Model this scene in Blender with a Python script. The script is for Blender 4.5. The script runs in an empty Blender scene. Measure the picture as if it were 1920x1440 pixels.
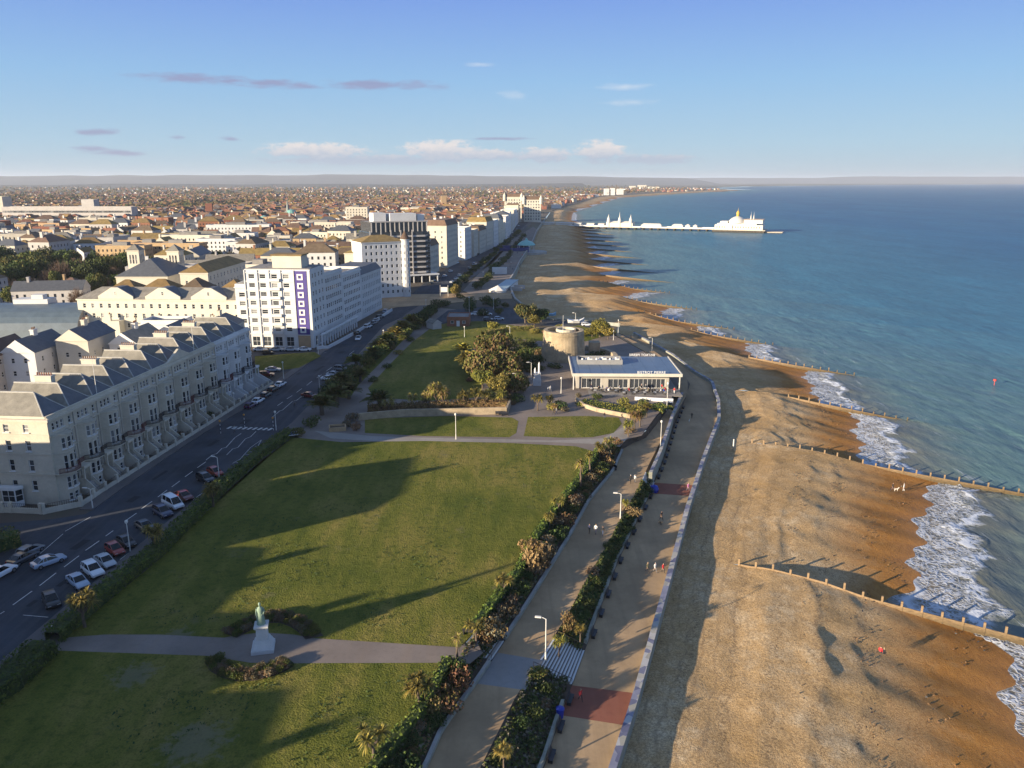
import bpy, bmesh, math, random
import numpy as np
from mathutils import Vector, Matrix
random.seed(11); RNG = np.random.default_rng(5)
PI = math.pi
sc = bpy.context.scene
COL = sc.collection
# ------------------------------------------------------------------ camera model (pixels of the 1920 x 1440 photograph to ground points)
FOC, CAMH, HOR = 1461.0, 55.0, 339.0
PITCH = math.atan((720 - HOR) / FOC)
def at(u, v, z=0.0):
    a = (u - 960) / FOC; b = (720 - v) / FOC
    dy = math.cos(PITCH) + b * math.sin(PITCH); dz = -math.sin(PITCH) + b * math.cos(PITCH)
    t = (z - CAMH) / dz
    return (a * t, dy * t)
def pl(pts, z): return [at(u, v, z) for u, v in pts]
def lerp(a, b, t): return a + (b - a) * t
def interp_y(line, y):
    """x on a polyline (list of (x, y), y rising) at y, extended at both ends"""
    if y <= line[0][1]: a, b = line[0], line[1]
    elif y >= line[-1][1]: a, b = line[-2], line[-1]
    else:
        for a, b in zip(line, line[1:]):
            if a[1] <= y <= b[1]: break
    return a[0] + (b[0] - a[0]) * (y - a[1]) / ((b[1] - a[1]) or 1e-6)
# ------------------------------------------------------------------ materials
def new_mat(name):
    m = bpy.data.materials.new(name); m.use_nodes = True
    nt = m.node_tree; p = nt.nodes["Principled BSDF"]
    return m, nt, p
def nd(nt, t, **kw):
    n = nt.nodes.new(t)
    for k, v in kw.items():
        if k.startswith("i_"):
            key = k[2:]; key = int(key) if key.isdigit() else key
            n.inputs[key].default_value = v
        else: setattr(n, k, v)
    return n
def mixc(nt, fac, a, b, mode='MIX'):
    n = nt.nodes.new("ShaderNodeMix"); n.data_type = 'RGBA'; n.blend_type = mode
    for s, v in ((0, fac), (6, a), (7, b)):
        if hasattr(v, "links") or hasattr(v, "is_linked"): nt.links.new(v, n.inputs[s])
        else: n.inputs[s].default_value = v if s == 0 else (*v[:3], 1)
    return n.outputs[2]
def math_n(nt, op, a, b=None, clamp=False):
    n = nt.nodes.new("ShaderNodeMath"); n.operation = op; n.use_clamp = clamp
    for i, v in enumerate((a, b)):
        if v is None: continue
        if hasattr(v, "is_linked"): nt.links.new(v, n.inputs[i])
        else: n.inputs[i].default_value = v
    return n.outputs[0]
def pos_vec(nt, scale=(1, 1, 1), rotz=0.0, obj=False):
    if obj:
        g = nt.nodes.new("ShaderNodeTexCoord").outputs["Object"]
    else:
        g = nt.nodes.new("ShaderNodeNewGeometry").outputs["Position"]
    mp = nt.nodes.new("ShaderNodeMapping"); mp.inputs["Scale"].default_value = scale; mp.inputs["Rotation"].default_value = (0, 0, rotz)
    nt.links.new(g, mp.inputs[0]); return mp.outputs[0]
def noise(nt, vec, scale, detail=3, rough=0.55, out="Fac"):
    n = nt.nodes.new("ShaderNodeTexNoise"); n.inputs["Scale"].default_value = scale
    n.inputs["Detail"].default_value = detail; n.inputs["Roughness"].default_value = rough
    nt.links.new(vec, n.inputs["Vector"]); return n.outputs[out]
def ramp(nt, fac, stops):
    n = nt.nodes.new("ShaderNodeValToRGB"); e = n.color_ramp.elements
    while len(e) > 1: e.remove(e[-1])
    for i, (p, c) in enumerate(stops):
        el = e[0] if i == 0 else e.new(p)
        el.position = p; el.color = (*c, 1) if len(c) == 3 else c
    nt.links.new(fac, n.inputs[0]); return n.outputs[0]
def mrange(nt, v, a, b, c=0.0, d=1.0):
    n = nt.nodes.new("ShaderNodeMapRange"); n.inputs[1].default_value = a; n.inputs[2].default_value = b
    n.inputs[3].default_value = c; n.inputs[4].default_value = d
    nt.links.new(v, n.inputs[0]); return n.outputs[0]
def bump(nt, p, h, dist=0.1, strength=0.6):
    b = nt.nodes.new("ShaderNodeBump"); b.inputs["Distance"].default_value = dist; b.inputs["Strength"].default_value = strength
    nt.links.new(h, b.inputs["Height"]); nt.links.new(b.outputs[0], p.inputs["Normal"])
MATS = {}
def mat(name, col, rough=0.7, var=0.18, scale=0.6, metal=0.0, fine=None, bmp=0.0, rnd=0.0, spec=None):
    """a surface with weathering: broad stains, finer grain and, with rnd, a shift of tone from object to object"""
    if name in MATS: return MATS[name]
    m, nt, p = new_mat(name); v = pos_vec(nt)
    n1 = noise(nt, v, scale, 4); n2 = noise(nt, v, fine or scale * 9, 3)
    f = math_n(nt, 'ADD', math_n(nt, 'MULTIPLY', n1, 0.65), math_n(nt, 'MULTIPLY', n2, 0.35))
    lo = [c * (1 - var) for c in col]; hi = [min(1, c * (1 + var)) for c in col]
    c = ramp(nt, f, [(0.32, lo), (0.68, hi)])
    if rnd:
        oi = nt.nodes.new("ShaderNodeObjectInfo")
        hs = nt.nodes.new("ShaderNodeHueSaturation"); nt.links.new(c, hs.inputs["Color"])
        nt.links.new(mrange(nt, oi.outputs["Random"], 0, 1, 1 - rnd, 1 + rnd), hs.inputs["Value"])
        nt.links.new(mrange(nt, math_n(nt, 'FRACT', math_n(nt, 'MULTIPLY', oi.outputs["Random"], 7.3)), 0, 1, 0.5 - rnd * .07, 0.5 + rnd * .07), hs.inputs["Hue"])
        c = hs.outputs[0]
    nt.links.new(c, p.inputs["Base Color"])
    p.inputs["Roughness"].default_value = rough; p.inputs["Metallic"].default_value = metal
    if spec is not None: p.inputs["Specular IOR Level"].default_value = spec
    if bmp: bump(nt, p, n2, bmp)
    MATS[name] = m; return m
def glass(name, col=(0.02, 0.025, 0.03), rough=0.06):
    if name in MATS: return MATS[name]
    m, nt, p = new_mat(name)
    oi = nt.nodes.new("ShaderNodeObjectInfo")
    nt.links.new(ramp(nt, oi.outputs["Random"], [(0.0, col), (0.6, [c * 1.3 for c in col]), (0.8, [0.09, 0.095, 0.1]), (1.0, [0.3, 0.3, 0.29])]), p.inputs["Base Color"])
    p.inputs["Roughness"].default_value = rough; MATS[name] = m; return m
# ------------------------------------------------------------------ mesh builder
class MB:
    def __init__(s): s.v = []; s.f = []; s.m = []
    def face(s, pts, m=0):
        b = len(s.v); s.v.extend(tuple(p) for p in pts); s.f.append(tuple(range(b, b + len(pts)))); s.m.append(m)
    def add(s, verts, faces, m=0):
        b = len(s.v); s.v.extend(tuple(p) for p in verts)
        for f in faces: s.f.append(tuple(i + b for i in f)); s.m.append(m)
    def box(s, x0, x1, y0, y1, z0, z1, m=0, mt=None, bottom=True):
        v = [(x0, y0, z0), (x1, y0, z0), (x1, y1, z0), (x0, y1, z0), (x0, y0, z1), (x1, y0, z1), (x1, y1, z1), (x0, y1, z1)]
        f = [(0, 1, 5, 4), (1, 2, 6, 5), (2, 3, 7, 6), (3, 0, 4, 7)]
        s.add(v, f, m); s.add(v, [(4, 5, 6, 7)], m if mt is None else mt)
        if bottom: s.add(v, [(3, 2, 1, 0)], m)
    def obox(s, c, ax, ay, hx, hy, z0, z1, m=0):
        """upright box about c with unit axes ax, ay in the ground plane"""
        P = [(c[0] + ax[0] * hx * i + ay[0] * hy * j, c[1] + ax[1] * hx * i + ay[1] * hy * j) for i, j in ((-1, -1), (1, -1), (1, 1), (-1, 1))]
        s.prism(P, z0, z1, m)
    def prism(s, poly, z0, z1, m=0, mt=None):
        n = len(poly); v = [(x, y, z0) for x, y in poly] + [(x, y, z1) for x, y in poly]
        s.add(v, [(i, (i + 1) % n, n + (i + 1) % n, n + i) for i in range(n)], m)
        s.add(v, [tuple(range(n, 2 * n))], m if mt is None else mt); s.add(v, [tuple(range(n - 1, -1, -1))], m)
    def tube(s, p0, p1, r0, r1=None, n=8, m=0, caps=True):
        r1 = r0 if r1 is None else r1
        p0 = Vector(p0); p1 = Vector(p1); d = (p1 - p0).normalized()
        a = d.cross(Vector((0, 0, 1)) if abs(d.z) < 0.9 else Vector((1, 0, 0))).normalized(); b = d.cross(a)
        v = []
        for p, r in ((p0, r0), (p1, r1)):
            for i in range(n):
                t = 2 * PI * i / n; v.append(p + a * (r * math.cos(t)) + b * (r * math.sin(t)))
        s.add(v, [(i, (i + 1) % n, n + (i + 1) % n, n + i)[::-1] for i in range(n)], m)
        if caps: s.add(v, [tuple(range(n)), tuple(range(2 * n - 1, n - 1, -1))], m)
    def path(s, pts, radii, n=8, m=0):
        """one continuous tapering tube through pts"""
        rings = []
        for i, p in enumerate(pts):
            p = Vector(p); d = Vector(pts[min(i + 1, len(pts) - 1)]) - Vector(pts[max(i - 1, 0)]); d.normalize()
            a = d.cross(Vector((0, 1, 0)) if abs(d.y) < 0.9 else Vector((1, 0, 0))).normalized(); b = d.cross(a)
            r = radii[i]; rx, ry = (r if isinstance(r, tuple) else (r, r))
            rings.append([p + a * (rx * math.cos(2 * PI * k / n)) + b * (ry * math.sin(2 * PI * k / n)) for k in range(n)])
        v = [q for r in rings for q in r]; f = []
        for i in range(len(pts) - 1):
            for k in range(n): f.append((i * n + k, i * n + (k + 1) % n, (i + 1) * n + (k + 1) % n, (i + 1) * n + k)[::-1])
        s.add(v, f, m); s.add(v, [tuple(range(n)), tuple(range(len(v) - 1, len(v) - n - 1, -1))], m)
    def lathe(s, prof, n=16, m=0, c=(0, 0)):
        v = [(c[0] + r * math.cos(2 * PI * k / n), c[1] + r * math.sin(2 * PI * k / n), z) for r, z in prof for k in range(n)]
        f = [(i * n + k, i * n + (k + 1) % n, (i + 1) * n + (k + 1) % n, (i + 1) * n + k) for i in range(len(prof) - 1) for k in range(n)]
        s.add(v, f, m)
        if prof[-1][0] > 0.01: s.add(v, [tuple(range((len(prof) - 1) * n, len(prof) * n))], m)
    def build(s, name, mats, parent=None, loc=None, smooth=False):
        me = bpy.data.meshes.new(name); me.from_pydata(s.v, [], s.f)
        for x in (mats if isinstance(mats, (list, tuple)) else [mats]): me.materials.append(x)
        if len(set(s.m)) > 1 or (s.m and s.m[0]): me.polygons.foreach_set("material_index", s.m)
        if smooth: me.polygons.foreach_set("use_smooth", [True] * len(s.f))
        me.update()
        return put(name, me, parent, loc)
def put(name, me, parent=None, loc=None, rz=0.0, scale=None):
    o = bpy.data.objects.new(name, me); COL.objects.link(o)
    if parent is not None: o.parent = parent
    if loc is not None: o.location = loc
    if rz: o.rotation_euler = (0, 0, rz)
    if scale is not None: o.scale = scale
    return o
USED = {}
def tag(o, label=None, cat=None, group=None, kind=None):
    if label: o["label"] = label; USED.setdefault(label, []).append(group)
    if cat: o["category"] = cat
    if group: o["group"] = group
    if kind: o["kind"] = kind
    return o
def thing(name, label, cat, loc=(0, 0, 0), rz=0.0, group=None):
    o = bpy.data.objects.new(name, None); COL.objects.link(o); o.location = loc; o.rotation_euler = (0, 0, rz)
    return tag(o, label, cat, group)
def copy_tree(root, loc, rz=0.0, label=None, group=None, scale=None, swap=None):
    def cp(o, par):
        c = o.copy(); COL.objects.link(c)
        if par is not None: c.parent = par
        if swap and c.data and o.data.name in swap: c.data = swap[o.data.name]
        for ch in o.children: cp(ch, c)
        return c
    r = cp(root, None); r.location = loc; r.rotation_euler = (0, 0, rz)
    if scale is not None: r.scale = (scale,) * 3 if not isinstance(scale, tuple) else scale
    if label: r["label"] = label; USED.setdefault(label, []).append(group)
    if group: r["group"] = group
    return r
def struct(name, mb, m, smooth=False): return tag(mb.build(name, m, smooth=smooth), kind="structure")
def vnoise(x, y, seed=0):
    """smooth value noise on arrays"""
    xi = np.floor(x).astype(int); yi = np.floor(y).astype(int); fx = x - xi; fy = y - yi
    fx = fx * fx * (3 - 2 * fx); fy = fy * fy * (3 - 2 * fy)
    def h(a, b):
        n = (a * 374761393 + b * 668265263 + seed * 982451653) & 0x7fffffff
        n = ((n ^ (n >> 13)) * 1274126177) & 0x7fffffff
        return ((n ^ (n >> 16)) & 0xffff) / 65535.0
    return (h(xi, yi) * (1 - fx) + h(xi + 1, yi) * fx) * (1 - fy) + (h(xi, yi + 1) * (1 - fx) + h(xi + 1, yi + 1) * fx) * fy
def grid_obj(name, X, Y, Z, m, attrs=None, keep=None, kind="structure", smooth=True):
    """a sheet from 2-D coordinate arrays"""
    r, c = X.shape; V = np.stack([X, Y, Z], -1).reshape(-1, 3)
    I = np.arange(r * c).reshape(r, c)
    F = np.stack([I[:-1, :-1], I[:-1, 1:], I[1:, 1:], I[1:, :-1]], -1)
    if keep is not None: F = F[keep]
    F = F.reshape(-1, 4)
    me = bpy.data.meshes.new(name)
    me.vertices.add(len(V)); me.vertices.foreach_set("co", V.astype(np.float32).ravel())
    me.loops.add(F.size); me.loops.foreach_set("vertex_index", F.astype(np.int32).ravel())
    me.polygons.add(len(F)); me.polygons.foreach_set("loop_start", np.arange(0, F.size, 4, dtype=np.int32))
    me.update(calc_edges=True)
    if smooth: me.polygons.foreach_set("use_smooth", np.ones(len(F), bool))
    for k, a in (attrs or {}).items():
        at_ = me.attributes.new(k, 'FLOAT', 'POINT'); at_.data.foreach_set("value", a.astype(np.float32).ravel())
    me.materials.append(m); me.validate()
    o = put(name, me)
    return tag(o, kind=kind)
# ------------------------------------------------------------------ camera, sun, sky
cam = bpy.data.cameras.new("camera"); cam.sensor_width = 36; cam.lens = 36 * FOC / 1920; cam.clip_start = 0.5; cam.clip_end = 90000
co = bpy.data.objects.new("camera", cam); COL.objects.link(co)
co.location = (0, 0, CAMH); co.rotation_euler = (PI / 2 - PITCH, 0, 0); sc.camera = co
SUN_EL = math.radians(12.0); SUN_DIR = Vector((-0.829, -0.559, 0)).normalized()
sd = Vector((SUN_DIR.x * math.cos(SUN_EL), SUN_DIR.y * math.cos(SUN_EL), math.sin(SUN_EL)))
sl = bpy.data.lights.new("sun", 'SUN'); sl.energy = 5.0; sl.angle = math.radians(0.53); sl.color = (1.0, 0.83, 0.60)
so = bpy.data.objects.new("sun", sl); COL.objects.link(so); so.rotation_euler = sd.to_track_quat('Z', 'Y').to_euler(); so.location = (-300, -200, 200)
def build_world():
    w = bpy.data.worlds.new("World"); sc.world = w; w.use_nodes = True; nt = w.node_tree
    bg = nt.nodes["Background"]; bg.inputs["Strength"].default_value = 0.10
    sky = nt.nodes.new("ShaderNodeTexSky"); sky.sky_type = 'NISHITA'; sky.sun_disc = False
    sky.sun_elevation = SUN_EL; sky.sun_rotation = math.atan2(SUN_DIR.x, SUN_DIR.y); sky.altitude = 50
    sky.air_density = 1.0; sky.dust_density = 0.6; sky.ozone_density = 2.2
    # cirrus streaks and a far bank of cumulus, laid out by compass direction and elevation
    tc = nt.nodes.new("ShaderNodeTexCoord"); sx = nt.nodes.new("ShaderNodeSeparateXYZ"); nt.links.new(tc.outputs["Generated"], sx.inputs[0])
    az = math_n(nt, 'ARCTAN2', sx.outputs[0], sx.outputs[1]); el = math_n(nt, 'ARCSINE', sx.outputs[2])
    azd = math_n(nt, 'MULTIPLY', az, 57.2958); eld = math_n(nt, 'MULTIPLY', el, 57.2958)
    def vec(sx_, sy_, off):
        c = nt.nodes.new("ShaderNodeCombineXYZ"); nt.links.new(math_n(nt, 'MULTIPLY', azd, sx_), c.inputs[0]); nt.links.new(math_n(nt, 'MULTIPLY', eld, sy_), c.inputs[1])
        c.inputs[2].default_value = off; return c.outputs[0]
    def blob(a0, e0, ra, re):
        a = math_n(nt, 'DIVIDE', math_n(nt, 'SUBTRACT', azd, a0), ra); e = math_n(nt, 'DIVIDE', math_n(nt, 'SUBTRACT', eld, e0), re)
        r = math_n(nt, 'SQRT', math_n(nt, 'ADD', math_n(nt, 'MULTIPLY', a, a), math_n(nt, 'MULTIPLY', e, e)))
        return mrange(nt, r, 1.0, 0.0)
    def clouds(blobs, n, lo, hi):
        tot = None
        for b in blobs: tot = blob(*b) if tot is None else math_n(nt, 'MAXIMUM', tot, blob(*b))
        s = math_n(nt, 'ADD', tot, math_n(nt, 'MULTIPLY', math_n(nt, 'SUBTRACT', n, 0.5), 2.1))
        return math_n(nt, 'MULTIPLY', mrange(nt, s, lo, hi), mrange(nt, tot, 0.0, 0.25))
    # pale sea air towards the horizon; brightened above the frame to lift the shade
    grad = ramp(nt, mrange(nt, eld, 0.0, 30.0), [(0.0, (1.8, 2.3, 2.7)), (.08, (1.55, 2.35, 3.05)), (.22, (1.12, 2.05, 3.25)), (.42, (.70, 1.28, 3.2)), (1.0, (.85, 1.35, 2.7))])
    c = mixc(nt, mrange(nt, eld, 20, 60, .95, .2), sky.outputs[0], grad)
    n1 = noise(nt, vec(0.55, 2.6, 3.1), 1.0, 5, 0.6)
    streak = clouds([(-20.8, 6.35, 5.0, 0.46), (-15.5, 6.2, 4.4, 0.4), (-8.8, 6.3, 6.2, 0.46), (-26.7, 2.95, 1.8, 0.34), (-0.4, 2.85, 2.6, 0.16), (-19.0, 2.7, 1.0, .22), (-25.8, 1.7, 2.2, 0.3), (-22.3, 2.7, .7, .2), (-27.5, 1.9, 1.4, .3)], n1, 0.2, .8)
    c = mixc(nt, math_n(nt, 'MULTIPLY', streak, 0.7), c, (1.25, 1.2, 1.95))
    n2 = noise(nt, vec(1.15, 2.3, 9.0), 1.0, 7, 0.62)
    bank = clouds([(-13.6, 1.95, 4.8, 0.75), (-5.0, 2.05, 3.6, 0.95), (-2.0, 1.75, 4.6, 0.55), (2.2, 1.75, 2.6, 0.7), (6.2, 1.95, 2.4, 1.0), (9.5, 1.45, 4.5, 0.45), (-10, 1.4, 9, 0.5)], n2, 0.12, 0.5)
    lit = mixc(nt, mrange(nt, math_n(nt, 'ADD', eld, math_n(nt, 'MULTIPLY', n2, 1.2)), 2.1, 3.0), (1.75, 1.95, 2.5), (4.0, 3.4, 3.1))
    c = mixc(nt, math_n(nt, 'MULTIPLY', bank, 0.7), c, lit)
    n3 = noise(nt, vec(0.5, 2.2, 21.0), 1.0, 5, 0.6)
    wisp = clouds([(0.2, 5.75, 1.7, 0.5), (8.0, 6.2, 3.4, 0.4), (8.4, 5.2, 3.0, .4), (-2.4, 7.7, 2.2, .3)], n3, 0.35, 1.3)
    c = mixc(nt, math_n(nt, 'MULTIPLY', wisp, 0.55), c, (3.3, 3.4, 3.6))
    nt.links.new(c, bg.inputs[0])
build_world()
sc.view_settings.view_transform = 'Standard'; sc.view_settings.look = 'None'; sc.view_settings.exposure = 1.3; sc.view_settings.gamma = 1.0
# ================================================================== levels and the lines that divide the sea front
ZU, ZL, ZS = -1.4, -3.7, -7.2
def srt(l): return sorted(l, key=lambda p: p[1])
L_lawn = srt(pl([(560, 1640), (715, 1430), (790, 1340), (835, 1250), (887, 1192), (930, 1130), (970, 1080), (1000, 1020), (1040, 960), (1085, 905), (1120, 850), (1160, 826), (1205, 815), (1235, 778), (1258, 750), (1276, 715), (1262, 690), (1215, 662), (1150, 626)], 0))
L_upw = srt(pl([(690, 1640), (800, 1440), (830, 1370), (895, 1280), (945, 1205), (1005, 1110), (1070, 1005), (1105, 940), (1150, 885), (1168, 845)], ZU) + [(x + .3, y) for x, y in L_lawn[11:]])
L_upe = srt(pl([(800, 1640), (900, 1440), (965, 1310), (1015, 1230), (1060, 1160), (1100, 1085), (1140, 1020), (1157, 985), (1192, 925), (1217, 870), (1240, 825), (1268, 775)], ZU) + pl([(1290, 735), (1289, 712)], -1.2) + pl([(1270, 686), (1222, 655), (1152, 622)], -.4))
L_low = srt(pl([(930, 1640), (1020, 1440), (1052, 1340), (1080, 1265), (1130, 1130), (1160, 1050), (1215, 935), (1242, 870), (1264, 800), (1286, 746)], ZL) + pl([(1294, 716)], -3) + pl([(1274, 682), (1226, 652), (1154, 619)], -.6))
L_wall = srt(pl([(1080, 1640), (1150, 1440), (1185, 1330), (1213, 1230), (1252, 1090), (1287, 960), (1316, 870), (1334, 822), (1347, 790), (1346, 755)], ZL) + pl([(1334, 722)], -3.8) + pl([(1302, 690), (1262, 664), (1212, 640), (1160, 614)], -1.2))
L_shore = [L_wall[-1]] + pl([(1100, 603), (1020, 599), (985, 577), (965, 560), (952, 530), (966, 508), (974, 490), (996, 458), (1006, 432), (1018, 415)], 0) + [(75, 1544), (330, 3040), (800, 4150), (1450, 5480)]
L_land = [p for p in L_lawn if p[1] < 287] + [p for p in L_shore if p[1] > L_wall[-1][1] - 1]
def z_up(y): return lerp(ZU, -.35, min(1, max(0, (y - 205) / 55)))
def z_low(y): return lerp(ZL, -1.0, min(1, max(0, (y - 215) / 70)))
GQ = [-20, 60, 134, 205, 258, 312, 355, 385, 436, 494, 548, 600, 655, 710, 770, 830, 890, 950, 1010, 1070, 1130, 1190, 1300, 1686]
WX = [(a * .975, b * .975) for a, b in [(40, 58), (46, 70), (62.5, 92.5), (82, 97), (91, 101.5), (88, 95), (79, 85), (68, 81), (56, 73), (53, 68), (56, 68), (60, 70), (63, 73), (66, 76), (70, 80), (74, 84), (78, 88), (83, 91), (86, 94), (89, 97), (93, 98), (96, 101), (101, 121)]]
def bay(q):
    for i in range(len(GQ) - 1):
        if q < GQ[i + 1]: return i
    return len(GQ) - 2
def x_water(q, i=None):
    i = bay(q) if i is None else i
    s = min(1, max(0, (q - GQ[i]) / (GQ[i + 1] - GQ[i])))
    a, b = WX[i]
    if GQ[i] >= 436: a, b = a - 3.5, b + 6
    return lerp(a, b, s ** 1.25) + 0.9 * math.sin(q * .31) + .6 * math.sin(q * .83 + 1)
def x_edge(q):
    f = lambda y: interp_y(L_wall if y < L_wall[-1][1] else L_shore, max(y, -60))
    x = 140.0
    while x > -60 and x - f(q - .55 * x) > 0: x -= .5
    a, b = x, x + .5
    for _ in range(14):
        m = (a + b) / 2
        if m - f(q - .55 * m) > 0: b = m
        else: a = m
    return b
def beach_z(x, q, i=None, xe=None):
    xe = x_edge(q) if xe is None else xe; xw = x_water(q, i); u = x - xe; W = max(8, xw - xe)
    top = lerp(-4.75, -3.2, min(1, max(0, (q - 290) / 90)))
    flat = min(11, .25 * W); ce = max(.5 * W, W - 23)
    if u <= flat: z = top
    elif u <= ce: z = top + .55 * min(1, (u - flat) / 3.0) - .25 * (u - flat) / max(1, ce - flat)
    else:
        z0 = top + .3; t = (u - ce) / (W - ce)
        z = lerp(z0, ZS, 1 - (1 - t) ** 1.25) if t < 1 else ZS - .085 * (u - W)
    i = bay(q) if i is None else i; sd = (q - GQ[i]) / (GQ[i + 1] - GQ[i])   # scoured hollow on the far side of each groyne
    return z - 1.7 * max(0, 1 - sd / .5) ** 1.2 * min(1, max(0, (u - 9) / 7)) * min(1, max(0, (W - u) / 12))
# ------------------------------------------------------------------ ground materials
def m_grass():
    m, nt, p = new_mat("grass_turf"); v = pos_vec(nt)
    a = noise(nt, v, .045, 4); b = noise(nt, v, .9, 4, .65); c = noise(nt, v, 4.0, 3, .7); e = noise(nt, pos_vec(nt, (.35, .09, 1), .35), 1.0, 4)
    col = ramp(nt, math_n(nt, 'ADD', math_n(nt, 'MULTIPLY', a, .6), math_n(nt, 'MULTIPLY', e, .4)), [(.38, (.088, .108, .017)), (.5, (.150, .152, .028)), (.62, (.235, .195, .052))])
    col = mixc(nt, mrange(nt, b, .50, .72, 0, .75), col, (.052, .072, .013))
    col = mixc(nt, mrange(nt, c, .45, .7, 0, .55), col, (.045, .055, .012))
    col = mixc(nt, mrange(nt, noise(nt, v, .16, 5, .7), .61, .7, 0, .55), col, (.15, .135, .075))
    g2 = nt.nodes.new("ShaderNodeNewGeometry").outputs["Position"]   # two worn patches trodden into the near lawn
    for x0, y0, r0 in ((*at(366, 1392), 3.6), (*at(250, 1266), 2.6), (*at(330, 1195), 2.2)):
        dn = nt.nodes.new("ShaderNodeVectorMath"); dn.operation = 'DISTANCE'; nt.links.new(g2, dn.inputs[0]); dn.inputs[1].default_value = (x0, y0, .03)
        f0 = math_n(nt, 'ADD', math_n(nt, 'DIVIDE', dn.outputs["Value"], r0), math_n(nt, 'MULTIPLY', math_n(nt, 'SUBTRACT', b, .5), 3.0)); col = mixc(nt, mrange(nt, f0, 1.0, .55, 0, .6), col, (.17, .16, .11))
    nt.links.new(col, p.inputs["Base Color"]); p.inputs["Roughness"].default_value = .95; p.inputs["Specular IOR Level"].default_value = .1
    bump(nt, p, math_n(nt, 'ADD', c, b), .35, .9); return m
def m_beach():
    m, nt, p = new_mat("shingle"); v = pos_vec(nt)
    wt = nt.nodes.new("ShaderNodeAttribute"); wt.attribute_name = "wet"
    n0 = noise(nt, v, .07, 5, .6); n1 = noise(nt, v, .45, 4, .65); n2 = noise(nt, v, 3.2, 3, .8); n3 = noise(nt, pos_vec(nt, (1.6, .5, 1), -.5), 1.3, 4, .7)
    vo = nt.nodes.new("ShaderNodeTexVoronoi"); vo.inputs["Scale"].default_value = 3.4; vo.inputs["Randomness"].default_value = 1.0; nt.links.new(v, vo.inputs["Vector"]); n4 = noise(nt, v, 7.0, 2, .8)
    dry = ramp(nt, math_n(nt, 'ADD', math_n(nt, 'MULTIPLY', n0, .6), math_n(nt, 'MULTIPLY', n1, .4)), [(.34, (.41, .26, .105)), (.5, (.54, .365, .18)), (.64, (.68, .53, .33))])
    sp = math_n(nt, 'ADD', math_n(nt, 'MULTIPLY', n2, .6), math_n(nt, 'MULTIPLY', n4, .45))
    dry = mixc(nt, mrange(nt, sp, .46, .60, 0, .62), dry, (.17, .105, .05))
    dry = mixc(nt, mrange(nt, n3, .56, .7, 0, .3), dry, (.10, .07, .045))
    wet = ramp(nt, math_n(nt, 'ADD', math_n(nt, 'MULTIPLY', n0, .5), math_n(nt, 'MULTIPLY', n3, .5)), [(.35, (.23, .10, .022)), (.55, (.34, .16, .038)), (.7, (.41, .215, .06))])
    wet = mixc(nt, mrange(nt, n2, .5, .75, 0, .35), wet, (.07, .036, .015))
    inl = nt.nodes.new("ShaderNodeAttribute"); inl.attribute_name = "inland"
    trk = math_n(nt, 'ABSOLUTE', math_n(nt, 'SUBTRACT', math_n(nt, 'FRACT', math_n(nt, 'ADD', math_n(nt, 'MULTIPLY', inl.outputs["Fac"], .55), math_n(nt, 'MULTIPLY', n0, 3.0))), .5))
    dry = mixc(nt, math_n(nt, 'MULTIPLY', math_n(nt, 'MULTIPLY', mrange(nt, trk, .14, .04), mrange(nt, inl.outputs["Fac"], 13, 9)), mrange(nt, n1, .4, .6, .1, .5)), dry, (.20, .135, .075))
    tide = math_n(nt, 'ABSOLUTE', math_n(nt, 'SUBTRACT', math_n(nt, 'FRACT', math_n(nt, 'ADD', math_n(nt, 'MULTIPLY', wt.outputs["Fac"], 5.0), math_n(nt, 'MULTIPLY', n1, 1.3))), .5))
    dry = mixc(nt, math_n(nt, 'MULTIPLY', mrange(nt, tide, .09, .0), mrange(nt, n2, .42, .6, 0, .55)), dry, (.10, .065, .04))
    f = mrange(nt, math_n(nt, 'ADD', wt.outputs["Fac"], math_n(nt, 'MULTIPLY', math_n(nt, 'SUBTRACT', n1, .5), .5)), .35, .75)
    col = mixc(nt, f, dry, wet)
    nt.links.new(col, p.inputs["Base Color"])
    nt.links.new(mrange(nt, wt.outputs["Fac"], .8, 1.05, .95, .38), p.inputs["Roughness"]); p.inputs["Specular IOR Level"].default_value = .25
    bump(nt, p, math_n(nt, 'ADD', math_n(nt, 'MULTIPLY', n4, .9), math_n(nt, 'ADD', n1, math_n(nt, 'MULTIPLY', n2, .7))), .2, .65); return m
def m_tarmac(name, col, var=.2, warm=(.12, .09, .07), fine=3.0, patch=.5):
    m, nt, p = new_mat(name); v = pos_vec(nt)
    a = noise(nt, v, .12, 5, .6); b = noise(nt, v, fine, 4, .7); s = noise(nt, pos_vec(nt, (1, .06, 1), -.1), .7, 4)
    c = ramp(nt, a, [(.35, [x * (1 - var) for x in col]), (.65, [x * (1 + var) for x in col])])
    c = mixc(nt, mrange(nt, s, .5, .68, 0, patch * .5), c, warm); c = mixc(nt, mrange(nt, b, .5, .75, 0, .3), c, [x * .55 for x in col])
    nt.links.new(c, p.inputs["Base Color"]); p.inputs["Roughness"].default_value = .9; p.inputs["Specular IOR Level"].default_value = .25; bump(nt, p, b, .02, .4); return m
def m_townland():
    m, nt, p = new_mat("town_land"); v = pos_vec(nt)
    a = noise(nt, v, .0016, 5, .6); b = noise(nt, v, .02, 4, .65); c = noise(nt, pos_vec(nt, (.35, 1.6, 1)), .004, 4)
    col = ramp(nt, b, [(.35, (.05, .042, .034)), (.55, (.085, .07, .055)), (.7, (.05, .06, .024))])
    far = ramp(nt, a, [(.38, (.085, .055, .035)), (.5, (.125, .098, .05)), (.62, (.11, .11, .05))])
    col = mixc(nt, mrange(nt, c, .42, .6, 0, .8), col, far)
    nt.links.new(col, p.inputs["Base Color"]); p.inputs["Roughness"].default_value = .95; return m
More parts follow.
